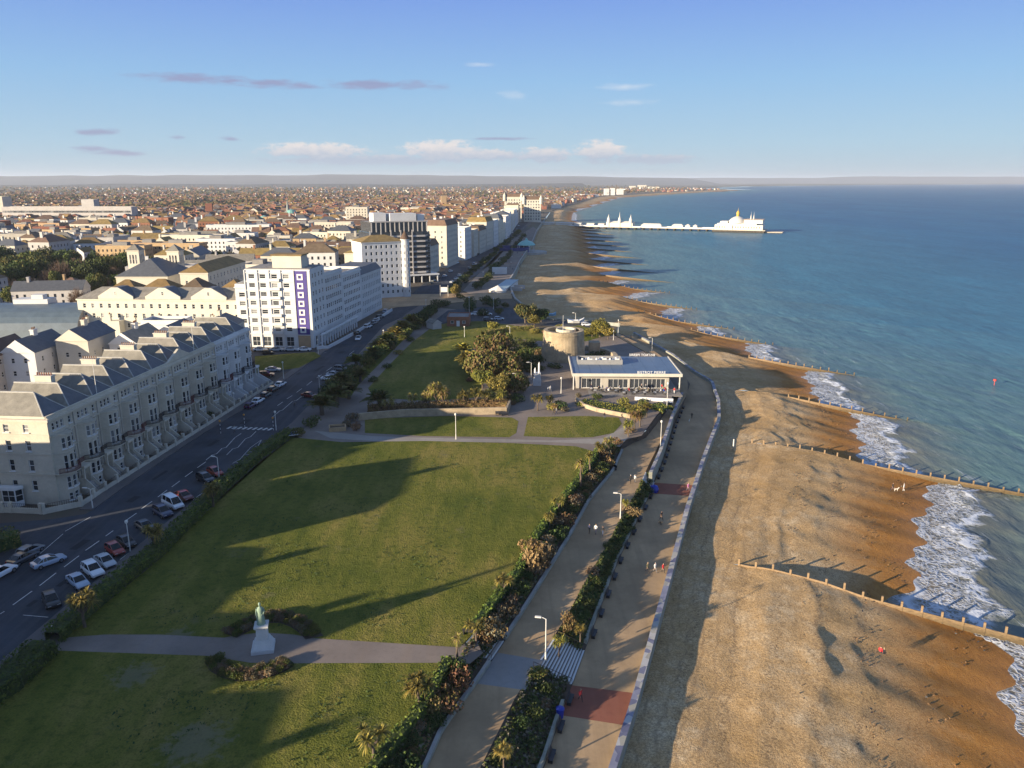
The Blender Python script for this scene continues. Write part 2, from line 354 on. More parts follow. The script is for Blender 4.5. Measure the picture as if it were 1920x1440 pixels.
def m_sea():
    m, nt, p = new_mat("sea_water")
    at_ = nt.nodes.new("ShaderNodeAttribute"); at_.attribute_name = "shore"; d = at_.outputs["Fac"]
    g = nt.nodes.new("ShaderNodeNewGeometry"); v = pos_vec(nt)
    n0 = noise(nt, pos_vec(nt, (.011, .0035, 1), .5), 1.0, 4, .6)
    far = ramp(nt, n0, [(.36, (.014, .105, .23)), (.62, (.024, .145, .27))])
    mid = (.060, .20, .25); near = (.135, .215, .19); edge = (.22, .175, .11)
    nn = math_n(nt, 'ADD', d, math_n(nt, 'MULTIPLY', math_n(nt, 'SUBTRACT', n0, .5), 90))
    c = mixc(nt, mrange(nt, nn, 70, 420), mid, far)
    c = mixc(nt, mrange(nt, nn, 18, 130), near, c); c = mixc(nt, mrange(nt, d, 2, 22), edge, c)
    # spent foam near the shore: lace in the swash, one broken crest, thin streaks farther out
    w = noise(nt, v, .13, 3); w2 = noise(nt, v, .5, 4, .65)
    dd = math_n(nt, 'ADD', d, math_n(nt, 'ADD', math_n(nt, 'MULTIPLY', math_n(nt, 'SUBTRACT', w, .5), 9), math_n(nt, 'MULTIPLY', math_n(nt, 'SUBTRACT', w2, .5), 4)))
    vo = nt.nodes.new("ShaderNodeTexVoronoi"); vo.feature = 'DISTANCE_TO_EDGE'; vo.inputs["Scale"].default_value = .85
    wv = nt.nodes.new("ShaderNodeMix"); wv.data_type = 'VECTOR'; wv.inputs[0].default_value = .35
    nz = nt.nodes.new("ShaderNodeTexNoise"); nz.inputs["Scale"].default_value = .6; nt.links.new(v, nz.inputs["Vector"])
    sc_ = nt.nodes.new("ShaderNodeVectorMath"); sc_.operation = 'MULTIPLY_ADD'; sc_.inputs[1].default_value = (4, 4, 4)
    nt.links.new(nz.outputs["Color"], sc_.inputs[0]); nt.links.new(v, sc_.inputs[2]); nt.links.new(sc_.outputs[0], vo.inputs["Vector"])
    lace = mrange(nt, math_n(nt, 'SUBTRACT', vo.outputs[0], math_n(nt, 'MULTIPLY', w2, .28)), .10, -.10)
    zone = math_n(nt, 'MULTIPLY', mrange(nt, dd, 8.5, 4.5), mrange(nt, d, -3.5, -1.5))
    lacef = math_n(nt, 'MULTIPLY', math_n(nt, 'ADD', math_n(nt, 'MULTIPLY', lace, .62), math_n(nt, 'MULTIPLY', mrange(nt, w2, .4, .62), .30)), zone)
    lead = math_n(nt, 'MULTIPLY', mrange(nt, d, -2.2, -1.4), mrange(nt, d, .3, -.9))
    cr = math_n(nt, 'ABSOLUTE', math_n(nt, 'SUBTRACT', dd, 7.0))
    crest = math_n(nt, 'MULTIPLY', mrange(nt, cr, 1.7, .5), mrange(nt, w2, .38, .5))
    trail = math_n(nt, 'MULTIPLY', math_n(nt, 'MULTIPLY', mrange(nt, noise(nt, pos_vec(nt, (.5, .09, 1), .5), 1.0, 5, .7), .60, .72), mrange(nt, d, 55, 12)), .5)
    foam = math_n(nt, 'MAXIMUM', math_n(nt, 'MAXIMUM', lacef, crest), math_n(nt, 'MAXIMUM', math_n(nt, 'MULTIPLY', lead, .8), trail))
    foam = math_n(nt, 'MINIMUM', math_n(nt, 'MULTIPLY', foam, .95), .92)
    rp = noise(nt, pos_vec(nt, (.42, .14, 1), .42), 1.0, 5, .7); rq = noise(nt, pos_vec(nt, (.06, .02, 1), .46), 1.0, 4, .6)
    c = mixc(nt, mrange(nt, math_n(nt, 'ADD', math_n(nt, 'MULTIPLY', rp, .6), math_n(nt, 'MULTIPLY', rq, .4)), .42, .6, .42, 0), c, (.012, .05, .085))
    c = mixc(nt, foam, c, (.60, .64, .70))
    nt.links.new(c, p.inputs["Base Color"]); nt.links.new(mrange(nt, foam, 0, .6, .2, .8), p.inputs["Roughness"]); p.inputs["IOR"].default_value = 1.33
    p.inputs["Specular IOR Level"].default_value = .0
    b1 = noise(nt, pos_vec(nt, (.30, .11, 1), .42), 1.0, 4, .6); b2 = noise(nt, pos_vec(nt, (.05, .016, 1), .5), 1.0, 3, .5); b3 = noise(nt, pos_vec(nt, (.012, .005, 1), .45), 1.0, 3)
    h = math_n(nt, 'ADD', math_n(nt, 'ADD', math_n(nt, 'MULTIPLY', b1, .55), math_n(nt, 'MULTIPLY', b2, 1.5)), math_n(nt, 'ADD', math_n(nt, 'MULTIPLY', b3, 2.5), math_n(nt, 'MULTIPLY', foam, .25)))
    bump(nt, p, h, 1.0, .75)
    # wind-ruffled water mirrors only part of the low sky even at a grazing view
    gl = nt.nodes.new("ShaderNodeBsdfGlossy"); gl.inputs["Roughness"].default_value = .28; nt.links.new(p.inputs["Normal"].links[0].from_socket, gl.inputs["Normal"])
    fr = nt.nodes.new("ShaderNodeFresnel"); fr.inputs["IOR"].default_value = 1.33; ms = nt.nodes.new("ShaderNodeMixShader")
    fc = math_n(nt, 'MULTIPLY', math_n(nt, 'MINIMUM', math_n(nt, 'MULTIPLY', fr.outputs[0], .6), .2), math_n(nt, 'SUBTRACT', 1.0, foam))
    nt.links.new(fc, ms.inputs[0]); nt.links.new(p.outputs[0], ms.inputs[1]); nt.links.new(gl.outputs[0], ms.inputs[2]); nt.links.new(ms.outputs[0], nt.nodes["Material Output"].inputs["Surface"]); return m
M_GRASS = m_grass(); M_BEACH = m_beach(); M_SEA = m_sea(); M_LAND = m_townland()
M_ROAD = m_tarmac("asphalt", (.046, .052, .064), .3, (.085, .085, .092), 3.0, 1.0); M_PAVE = m_tarmac("paving", (.12, .11, .105), .18, (.16, .13, .12), 2.0)
M_PATH = m_tarmac("path_surface", (.20, .165, .14), .15, (.24, .18, .13), 1.5); M_PATHG = m_tarmac("pale_path", (.27, .245, .215), .12, (.3, .26, .22), 1.5)
M_PROM = m_tarmac("promenade_surface", (.37, .255, .145), .2, (.26, .18, .105), 1.2, .9); M_RED = m_tarmac("red_paving", (.23, .085, .055), .14, (.26, .12, .08), 1.5)
M_SLAB = m_tarmac("slab_paving", (.24, .23, .22), .12, (.27, .24, .2), 1.3)
M_LINE = mat("road_paint", (.55, .55, .52), .8, .25, 2.0); M_EARTH = mat("earth", (.075, .055, .038), .95, .35, .8)
M_STONE = mat("rubble_stone", (.34, .27, .18), .9, .3, .7, bmp=.08); M_CONC = mat("concrete", (.33, .31, .28), .85, .2, .5)
# ------------------------------------------------------------------ land, roads, lawns
def strip(name, la, lb, za, zb, m, ys, n=3, skirt=None):
    rows = []
    for y in ys:
        a = interp_y(la, y); b = interp_y(lb, y); A = za(y) if callable(za) else za; B = zb(y) if callable(zb) else zb
        rows.append([(lerp(a, b, t / n), y, lerp(A, B, t / n)) for t in range(n + 1)])
    R = np.array(rows); return grid_obj(name, R[:, :, 0], R[:, :, 1], R[:, :, 2], m, smooth=False)
ys_far = list(np.arange(-260, 330, 10.)) + list(np.arange(330, 1000, 30.)) + [1100, 1250, 1544, 1900, 2400, 3040, 3600, 4150, 4800, 5480]
rows = []
for y in ys_far:
    xe = interp_y(L_land, y) if y > 40 else interp_y(L_land, y)
    w = -(900 + abs(y) * 1.1); rows.append([(lerp(w, xe, t), y, -.15 if y < 1250 else lerp(-.15, -4, min(1, (y - 1250) / 900))) for t in (0, .3, .6, .85, 1)])
rows += [[(lerp(-(900 + y * 1.1), x, t), y, -4) for t in (0, .3, .6, .85, 1)] for y, x in ((5800, 1560), (6300, 1500), (7000, 1650), (9000, 2600), (12000, 5200), (15000, 9500), (22000, 21000))]
R = np.array(rows); grid_obj("town_ground", R[:, :, 0], R[:, :, 1], R[:, :, 2], M_LAND, smooth=False)
YB = list(np.arange(-60, 292, 4.))
strip("west_bank", L_lawn, L_upw, 0, z_up, M_EARTH, YB)
strip("upper_promenade", L_upw, L_upe, z_up, z_up, M_PROM, YB, 4)
def bank_e(y): return z_up(y)
strip("east_bank", L_upe, L_low, bank_e, z_low, M_EARTH, [y for y in YB if y < 292], 3)
strip("lower_promenade", L_low, L_wall, z_low, z_low, M_PROM, YB, 4)
L_rw = srt(pl([(-330, 1400), (-130, 1130), (0, 1040), (165, 962), (230, 914), (350, 832), (480, 752), (545, 705), (607, 660), (680, 616), (745, 574), (775, 548), (805, 522), (850, 496), (882, 478), (940, 438), (972, 418)], 0)) + [(12, 1250)]
L_re = srt(pl([(-200, 1430), (0, 1240), (110, 1147), (225, 1050), (315, 977), (385, 920), (470, 850), (545, 795), (600, 738), (645, 690), (700, 640), (762, 588), (832, 545), (872, 520), (915, 490), (962, 440), (988, 420)], 0)) + [(32, 1250)]
YR = list(np.arange(20, 420, 5.)) + list(np.arange(420, 1250, 25.))
strip("road", L_rw, L_re, -.1, -.1, M_ROAD, YR, 3)
def kerbs(name, line, side, w, ys, m=M_PAVE, z=.03):
    mb = MB()
    for a, b in zip(ys, ys[1:]):
        xa, xb = interp_y(line, a), interp_y(line, b); wa, wb = side * w, side * w
        q = [(xa, a), (xb, b), (xb + wb, b), (xa + wa, a)]
        mb.prism(q if side < 0 else q[::-1], -.14, z)
    return struct(name, mb, m)
kerbs("pavement", L_re, 1, 4.6, YR); kerbs("pavement", L_rw, -1, 2.4, [y for y in YR if 124 < y < 345])
def flat(name, pts, z, m, px=True):
    mb = MB(); P = pl(pts, 0) if px else pts
    a = sum(p[0] * q[1] - q[0] * p[1] for p, q in zip(P, P[1:] + P[:1]))
    if a < 0: P = P[::-1]
    mb.face([(x, y, z) for x, y in P]); return struct(name, mb, m)
flat("park_path", [(545, 812), (640, 700), (720, 610), (800, 575), (960, 590), (1050, 640), (1150, 628), (1215, 664), (1262, 692), (1274, 716), (1256, 752), (1230, 780), (1203, 817), (1160, 828), (1140, 852), (900, 850), (600, 842)], .012, M_PATH)
flat("pale_path", [(590, 808), (640, 812), (700, 818), (850, 822), (968, 824), (1032, 826), (1130, 822), (1170, 800), (1185, 812), (1162, 838), (1105, 832), (1030, 829), (860, 829), (700, 827), (620, 822)], .020, M_PATHG)
flat("lawn", [(120, 1196), (176, 1150), (305, 1044), (355, 992), (425, 922), (485, 868), (548, 820), (640, 829), (800, 827), (960, 831), (1080, 837), (1118, 848), (1085, 903), (1040, 958), (1000, 1018), (970, 1078), (930, 1128), (885, 1190), (862, 1214), (590, 1197), (550, 1190), (490, 1186), (440, 1192), (420, 1196), (300, 1190), (196, 1190)], .03, M_GRASS)
flat("lawn", [(105, 1220), (390, 1230), (470, 1243), (540, 1244), (845, 1243), (792, 1338), (713, 1430), (560, 1640), (-330, 1640), (-330, 1400)], .03, M_GRASS)
flat("statue_path", [(105, 1190), (300, 1189), (420, 1195), (455, 1184), (500, 1180), (545, 1185), (590, 1196), (862, 1213), (890, 1196), (905, 1225), (880, 1245), (845, 1244), (560, 1246), (500, 1256), (440, 1252), (390, 1232), (105, 1222)], .018, M_PATH)
flat("lawn", [(684, 785), (840, 780), (960, 783), (972, 790), (968, 812), (955, 820), (800, 818), (684, 812)], .03, M_GRASS)
flat("lawn", [(990, 782), (1100, 780), (1160, 783), (1166, 795), (1150, 812), (1110, 820), (1060, 821), (982, 818)], .03, M_GRASS)
flat("lawn", [(700, 745), (690, 728), (728, 686), (772, 642), (812, 612), (845, 604), (905, 602), (975, 612), (990, 625), (940, 640), (885, 655), (870, 690), (905, 712), (900, 745), (800, 752)], .03, M_GRASS)
flat("lawn", [(628, 744), (655, 712), (700, 668), (745, 626), (785, 594), (800, 596), (756, 638), (712, 682), (672, 722), (655, 748)], .03, M_GRASS)
flat("lawn", [(925, 612), (1020, 618), (1085, 610), (1150, 625), (1100, 640), (1020, 640), (930, 632)], .035, M_GRASS)
flat("lawn", [(478, 668), (590, 660), (602, 668), (560, 690), (478, 700)], .05, M_GRASS)
flat("side_street", [(-330, 1020), (-60, 985), (100, 972), (165, 962), (150, 985), (0, 1042), (-130, 1130), (-330, 1170)], -.094, M_ROAD)
flat("side_street", [(430, 712), (480, 706), (560, 692), (606, 662), (600, 655), (540, 656), (470, 660), (380, 660), (380, 715)], -.094, M_ROAD)
flat("sunlit_crossing", [(690, 588), (745, 576), (830, 570), (905, 562), (960, 560), (958, 545), (905, 550), (770, 552), (700, 560), (650, 570)], .04, M_PROM)  # warm promenade tone paints in the strip of sun across this street
flat("seafront_path", [(868, 545), (905, 505), (960, 450), (1000, 425), (1008, 432), (998, 458), (976, 490), (968, 508), (954, 530), (964, 556), (905, 562)], .03, M_PATH)
flat("car_park", [(800, 612), (840, 582), (905, 575), (985, 580), (1020, 600), (1100, 604), (1150, 622), (1040, 612), (930, 606), (880, 612)], .025, M_ROAD)
def on_prom(name, pts, z, m, dz):
    return flat(name, pl(pts, z), z + dz, m, px=False)
on_prom("red_paving", [(1072, 1285), (1193, 1300), (1172, 1360), (1045, 1340)], ZL, M_RED, .008)
on_prom("red_paving", [(1226, 905), (1303, 910), (1296, 930), (1217, 925)], ZL, M_RED, .008)
on_prom("slab_paving", [(922, 1222), (1018, 1238), (985, 1294), (895, 1282)], ZU, M_SLAB, .008)
# road markings
mk = MB()
def dash(p, q, w=.16, z=-.09):
    a = Vector((*at(*p), 0)); b = Vector((*at(*q), 0)); d = (b - a).normalized(); n = Vector((-d.y, d.x, 0)) * w / 2
    mk.face([(v.x, v.y, z) for v in (a - n, b - n, b + n, a + n)])
for p, q in [((0, 1150), (8, 1145)), ((24, 1133), (60, 1107)), ((74, 1097), (105, 1073)), ((120, 1062), (148, 1041)), ((160, 1031), (186, 1013)), ((198, 1004), (212, 994)), ((233, 977), (256, 961)), ((265, 953), (285, 939)), ((296, 931), (313, 918)), ((322, 912), (337, 901)), ((347, 893), (361, 883)), ((370, 876), (386, 865)), ((520, 760), (530, 753)), ((538, 747), (548, 741)), ((556, 735), (566, 728)), ((575, 722), (585, 714)), ((594, 708), (603, 702)), ((612, 695), (622, 688)), ((655, 664), (664, 657))]: dash(p, q)
for i in range(9): dash((lerp(426, 502, i / 8), lerp(803, 806, i / 8)), (lerp(434, 511, i / 8), lerp(799, 802, i / 8)), .62)
def zig(pts, w=.14):
    for a, b in zip(pts, pts[1:]): dash(a, b, w)
zig([(386, 862), (398, 852), (406, 850), (416, 840), (424, 838), (440, 820), (452, 812)]); zig([(425, 852), (436, 841), (446, 838), (460, 822), (470, 818), (480, 808)])
zig([(436, 868), (450, 860), (470, 838), (490, 824), (478, 846), (455, 866), (440, 872)], .1); zig([(510, 782), (524, 770), (530, 768), (548, 752), (556, 750), (575, 735)])
for i in range(7): dash((lerp(442, 478, i / 6), lerp(866, 836, i / 6)), (lerp(452, 490, i / 6), lerp(868, 836, i / 6)), .1)
dash((43, 1152), (90, 1156), .1); dash((0, 1240), (20, 1222), .12); dash((225, 1048), (278, 1008), .1); dash((290, 998), (312, 980), .1); dash((362, 936), (385, 919), .1); dash((420, 893), (440, 875), .1)
dash((75, 1037), (118, 1000), .1); dash((122, 995), (170, 968), .12); dash((585, 655 + 8), (612, 652 + 8), .14)
struct("road_markings", mk, M_LINE)
M_REP = m_tarmac("fresh_tarmac", (.026, .029, .034), .2, (.03, .03, .032)); rp = MB(); random.seed(31)
for u, v in [(60, 1130), (150, 1020), (210, 1015), (250, 935), (330, 925), (300, 890), (400, 830), (460, 790), (520, 740), (600, 690), (560, 700), (640, 660), (120, 1090), (370, 880)]:
    x, y = at(u, v, 0); a = math.radians(82); rp.face([(x + math.cos(a) * i * L - math.sin(a) * j, y + math.sin(a) * i * L + math.cos(a) * j, -.0955) for L, w_ in ((random.uniform(.8, 3.2), random.uniform(.3, .8)),) for i, j in ((-1, -w_), (1, -w_), (1, w_), (-1, w_))])
struct("road_repair", rp, M_REP)
# ------------------------------------------------------------------ beach in bays between the groynes (each bay steps down behind its groyne)
def build_beach():
    for i in range(len(GQ) - 1):
        q0, q1 = GQ[i], GQ[i + 1]
        if i == 0: q0 = 0
        if q1 < 30: continue
        step = .8 if q1 < 330 else (1.5 if q1 < 520 else (4 if q1 < 1300 else 20)); nq = max(3, int((q1 - q0) / step)); nu = 120 if q1 < 330 else (60 if q1 < 520 else 24)
        X = np.zeros((nq + 1, nu + 1)); Y = X.copy(); Z = X.copy(); Wt = X.copy()
        for j in range(nq + 1):
            q = lerp(q0, q1, j / nq); xe = x_edge(q); xw = x_water(q, i)
            for k in range(nu + 1):
                x = lerp(xe, xw + 14, k / nu); X[j, k] = x; Y[j, k] = q - .55 * x; Z[j, k] = beach_z(x, q, i, xe)
                Wt[j, k] = 1 - (xw - x) / max(20, .62 * (xw - xe))
        land = np.clip((ZS - Z) * -1 / 2.0, 0, 1); fx = np.clip((X - X[:, :1]) / 1.5, 0, 1)
        Z += land * fx * ((vnoise(X / 9, Y / 16, 3) - .5) * .45 + (vnoise(X / 3, Y / 6, 5) - .5) * .16 + (vnoise(X / 1.1, Y / 1.3, 8) - .5) * .07)
        tp = Z - ZS   # storm ridges: ragged little scarps that step down towards the water
        for w0, hh, sd_ in ((.13, .20, 12), (.36, .12, 17), (.60, .08, 23)):
            s_ = (Wt - w0 + (vnoise(X / 8 + 9, Y / 17, sd_) - .5) * .16 + (vnoise(X / 2, Y / 2.4, sd_ + 1) - .5) * .03) / .035
            Z += hh * (.55 + .7 * vnoise(X / 14, Y / 30, sd_ + 3)) * np.clip(1 - np.abs(np.clip(s_, -3, 1)) * np.where(s_ < 0, .33, 1), 0, 1) * land * fx
        o = grid_obj("beach", X, Y, Z, M_BEACH, {"wet": Wt, "inland": X - X[:, :1]})
build_beach()
# far beach to the headland
rows = []
for y in list(np.arange(1480, 5600, 60.)):
    xe = interp_y(L_shore, y); w = lerp(25, 95, min(1, (y - 1480) / 2500)) + 12 * math.sin(y * .02)
    z0 = lerp(-.2, -4, min(1, max(0, (y - 1250) / 900)))
    rows.append([(xe - 10, y, z0 + .02), (xe, y, z0 - .3), (xe + w * .7, y, -7), (xe + w, y, ZS), (xe + w + 30, y, ZS - 4)])
R = np.array(rows); grid_obj("far_beach", R[:, :, 0], R[:, :, 1], R[:, :, 2], M_BEACH, {"wet": np.tile(np.array([0, .1, .55, .95, 1.1]), (len(rows), 1))}, smooth=False)
# ------------------------------------------------------------------ sea
def build_sea():
    def axis(a, b, st, far, g=1.18):
        l = list(np.arange(a, b, st)); s = st
        while l[-1] < far: s *= g; l.append(l[-1] + s)
        return np.array(l)
    xs = axis(10, 200, 1.0, 60000); ys = axis(20, 420, 1.0, 60000, 1.12)
    X, Y = np.meshgrid(xs, ys); Q = Y + .55 * X
    qs = np.arange(-50, 1686, .5); xw = np.array([x_water(q) for q in qs])
    SH = X - np.interp(Q, qs, xw); cy = [p[1] for p in L_shore if p[1] > 1540]; cx = [p[0] + lerp(30, 95, min(1, (p[1] - 1480) / 2500)) for p in L_shore if p[1] > 1540]
    farx = np.interp(Y, [1540] + cy[1:] + [5800, 6300, 7000, 9000, 12000, 15000, 22000], [100] + cx[1:] + [1560, 1500, 1650, 2600, 5200, 9500, 21000])
    SH = np.where(Q > 1640, X - farx, SH)
    near = np.clip((430 - Y) / 80, 0, 1) * np.clip((220 - X) / 40, 0, 1) * np.clip(SH / 6, 0, 1)
    ph = SH + (vnoise(X / 22, Y / 30, 21) - .5) * 9
    Z = ZS + near * (.13 * np.sin(ph * 2 * PI / 17) ** 3 * np.exp(-SH / 120) + (vnoise(X / 3.5, Y / 8, 4) - .5) * .28)
    br = SH + (vnoise(X / 7.5, Y / 7.5, 33) - .5) * 7
    Z += near * .42 * np.exp(-((br - 7.2) / 1.3) ** 2) * (.4 + .9 * vnoise(X / 9, Y / 14, 41))
    keep = SH[:-1, :-1] > -6
    grid_obj("sea", X, Y, Z, M_SEA, {"shore": np.clip(SH, -10, 2000)}, keep)
build_sea()
# ------------------------------------------------------------------ far hills: the ridge behind the marsh and the coast across the bay
M_HILL = mat("hill_land", (.062, .058, .05), .95, .45, .0012, fine=.006); M_HILL2 = mat("far_coast_land", (.07, .066, .06), .95, .35, .001, fine=.008)
def ridge(name, pts, depth, hf, m):
    n = 160; X = np.zeros((9, n + 1)); Y = X.copy(); Z = X.copy()
    for i in range(n + 1):
        t = i / n; x = lerp(pts[0][0], pts[1][0], t); y = lerp(pts[0][1], pts[1][1], t)
        for k in range(9):
            s = k / 8; X[k, i] = x; Y[k, i] = y + depth * s; Z[k, i] = -9 + max(0, hf(x, s)) * math.sin(min(1, s * 1.25) * PI / 2) ** 1.3 * (1 if s < .85 else .7)
    grid_obj(name, X, Y, Z, m)
def nz1(x, s, seed): return float(vnoise(np.array([x / s]), np.array([seed + .5]), seed)[0])
ridge("hills", ((-13500, 9000), (3500, 13000)), 4500, lambda x, s: (105 + 75 * nz1(x, 1700, 3) + 26 * nz1(x, 420, 5) - 45 * max(0, (x + 1500) / 5000)) * lerp(.85, 1.1, s), M_HILL)
ridge("hills", ((-9000, 6400), (700, 7200)), 1300, lambda x, s: 14 + 26 * nz1(x, 900, 9) + 8 * nz1(x, 260, 2), M_HILL)
ridge("far_coast_hills", ((1000, 19000), (17500, 20500)), 3500, lambda x, s: 88 + 75 * nz1(x, 2600, 14) + 25 * nz1(x, 700, 6) + 45 * max(0, (x - 5000) / 12000), M_HILL2)
# ================================================================== plants
def leafmat(name, a, b, c=None, rnd=.22):
    m, nt, p = new_mat(name); oi = nt.nodes.new("ShaderNodeObjectInfo")
    n = noise(nt, pos_vec(nt), 1.1, 3, .6)
    col = ramp(nt, n, [(.35, a), (.52, b), (.68, c or [x * 1.35 for x in b])])
    hs = nt.nodes.new("ShaderNodeHueSaturation"); nt.links.new(col, hs.inputs["Color"])
    nt.links.new(mrange(nt, oi.outputs["Random"], 0, 1, 1 - rnd, 1 + rnd), hs.inputs["Value"])
    nt.links.new(mrange(nt, math_n(nt, 'FRACT', math_n(nt, 'MULTIPLY', oi.outputs["Random"], 5.7)), 0, 1, .475, .525), hs.inputs["Hue"])
    nt.links.new(hs.outputs[0], p.inputs["Base Color"]); p.inputs["Roughness"].default_value = .75; p.inputs["Specular IOR Level"].default_value = .2
    return m
LF_GREEN = leafmat("leaf_green", (.035, .058, .014), (.068, .092, .02)); LF_DARK = leafmat("leaf_dark", (.028, .046, .016), (.05, .068, .022))
LF_OLIVE = leafmat("leaf_olive", (.07, .07, .02), (.125, .115, .03)); LF_YEL = leafmat("leaf_yellow_green", (.13, .125, .022), (.25, .21, .04))
LF_BROWN = leafmat("leaf_brown", (.11, .072, .034), (.185, .12, .055)); LF_GREY = leafmat("leaf_grey", (.08, .078, .055), (.15, .14, .10)); LF_TAWNY = leafmat("leaf_tawny", (.16, .10, .045), (.28, .19, .09))
LF_RUST = leafmat("leaf_rust", (.09, .045, .025), (.15, .08, .045)); LF_HEDGE = leafmat("leaf_hedge", (.045, .075, .012), (.085, .125, .02), (.13, .17, .03))
M_BARK = mat("bark", (.10, .075, .055), .95, .3, 2.0); M_TWIG = mat("winter_twig", (.13, .085, .06), .95, .3, 2.0)
def leaf_quads(mb, pts, nrm, size, nm=1, rng=None):
    rng = rng or RNG
    for i in range(len(pts)):
        p = Vector(pts[i]); n = Vector(nrm[i]) + Vector(rng.normal(0, .75, 3)); n.normalize()
        a = n.orthogonal().normalized(); t = rng.random() * 6.28; b = n.cross(a)
        a, b = a * math.cos(t) + b * math.sin(t), b * math.cos(t) - a * math.sin(t); s = size * (.55 + .9 * rng.random())
        mb.face([p - a * s - b * s * .5, p + a * s * .2 - b * s * .65, p + a * s + b * s * .2, p - a * s * .1 + b * s * .7], int(rng.integers(0, nm)))
def lobed(mb, lobes, n, size, nm=1, seed=1):
    """leaf clumps spread through the outer shell of several overlapping lobes, with hollows"""
    rng = np.random.default_rng(seed); tot = sum(l[3] * l[4] for l in lobes)
    for l in lobes:
        k = max(6, int(n * l[3] * l[4] / tot)); d = rng.normal(size=(k, 3)); d /= np.linalg.norm(d, axis=1)[:, None]
        hol = vnoise(d[:, 0] * 3 + 7, d[:, 1] * 3 + d[:, 2] * 2.3 + 5, seed)
        r = (.70 + .34 * rng.random(k) ** .6) * (.82 + .36 * hol); ok = hol > .2
        P = np.array(l[:3]) + d * np.array(l[3:6]) * r[:, None]
        leaf_quads(mb, P[ok], d[ok], size, nm, rng)
def mesh_of(mb, name, mats):
    me = bpy.data.meshes.new(name); me.from_pydata(mb.v, [], mb.f)
    for x in mats: me.materials.append(x)
    me.polygons.foreach_set("material_index", mb.m); me.update(); return me
def rnd_lobes(rng, r, h, z0, k):
    L = [(0, 0, z0 + h * .5, r * .75, r * .75, h * .5)]
    for i in range(k):
        t = 2 * PI * (i + rng.random() * .6) / k; q = r * (.45 + .3 * rng.random())
        L.append((q * math.cos(t), q * math.sin(t), z0 + h * (.25 + .5 * rng.random()), r * (.38 + .2 * rng.random()), r * (.38 + .2 * rng.random()), h * (.22 + .16 * rng.random())))
    return L
SHRUB = {}
def shrub_mesh(kind, v):
    key = (kind, v)
    if key in SHRUB: return SHRUB[key]
    mats = {'green': [LF_GREEN, LF_DARK], 'olive': [LF_OLIVE, LF_GREEN], 'grey': [LF_GREY, LF_BROWN], 'brown': [LF_BROWN, LF_BROWN, LF_OLIVE], 'yellow': [LF_YEL, LF_OLIVE], 'tawny': [LF_TAWNY], 'rust': [LF_RUST, LF_BROWN], 'dark': [LF_DARK, LF_DARK, LF_GREEN]}[kind]
    rng = np.random.default_rng(hash((len(kind), ord(kind[0]), v)) % 99991); mb = MB()
    lobed(mb, rnd_lobes(rng, 1.0, 1.0, 0.0, 6), 620, .085, len(mats), 31 * v + ord(kind[0])); SHRUB[key] = mesh_of(mb, "shrub", mats); return SHRUB[key]
def shrub(x, y, z, r, h, kind, label, group, cat="shrub", name="shrub"):
    o = put(name, shrub_mesh(kind, random.randint(0, 3)), None, (x, y, z - .05), random.random() * 6.28, (r, r * random.uniform(.85, 1.15), h)); return tag(o, label, cat, group)
CROWN = {}
def crown_mesh(kind, v):
    key = (kind, v)
    if key in CROWN: return CROWN[key]
    mb = MB(); rng = np.random.default_rng(100 * v + len(kind)); mats = {'oak': [LF_DARK, LF_GREEN], 'olive': [LF_OLIVE, LF_GREEN], 'gold': [LF_YEL, LF_OLIVE], 'bush': [LF_OLIVE, LF_BROWN, LF_BROWN, LF_GREEN, LF_OLIVE], 'pine': [LF_OLIVE, LF_DARK]}.get(kind, [M_TWIG])
    if kind == 'bare':
        for i in range(150):
            d = Vector(rng.normal(size=3)); d.z = abs(d.z) * .9 + .15; d.normalize(); p = Vector((0, 0, .22)); q = p + Vector((d.x * .95, d.y * .95, d.z * .78)) * (.75 + .25 * rng.random())
            mb.tube(p.lerp(q, .12), q, .012, .004, 3, 0, False)
            for j in range(5):
                a = p.lerp(q, .4 + .12 * j); e = a + (d + Vector(rng.normal(0, .7, 3))).normalized() * .22; mb.tube(a, e, .006, .003, 3, 0, False)
    else: lobed(mb, rnd_lobes(rng, 1.0, .95, .05, 9), 2700, .062, len(mats), 77 + v)
    CROWN[key] = mesh_of(mb, "crown", mats); return CROWN[key]
TRUNK = None
def tree(x, y, z, r, h, kind, label, group):
    global TRUNK
    t = thing("tree", label, "tree", (x, y, z), random.random() * 6.28, group)
    if TRUNK is None:
        mb = MB(); mb.path([(0, 0, -.1), (.02, 0, .25), (0, .03, .5), (.03, .02, .8)], [.06, .045, .035, .015], 7)
        for i in range(5):
            a = i * 1.26; mb.path([(0, 0, .3 + .05 * i), (.16 * math.cos(a), .16 * math.sin(a), .5 + .05 * i), (.3 * math.cos(a), .3 * math.sin(a), .68 + .04 * i)], [.025, .016, .006], 5)
        TRUNK = mesh_of(mb, "trunk", [M_BARK])
    put("trunk", TRUNK, t, (0, 0, 0), 0, (h, h, h * .8)); put("crown", crown_mesh(kind, random.randint(0, 2)), t, (0, 0, h * (.05 if kind == 'bush' else .22)), 0, (r, r, h * (.95 if kind == 'bush' else .8))); return t
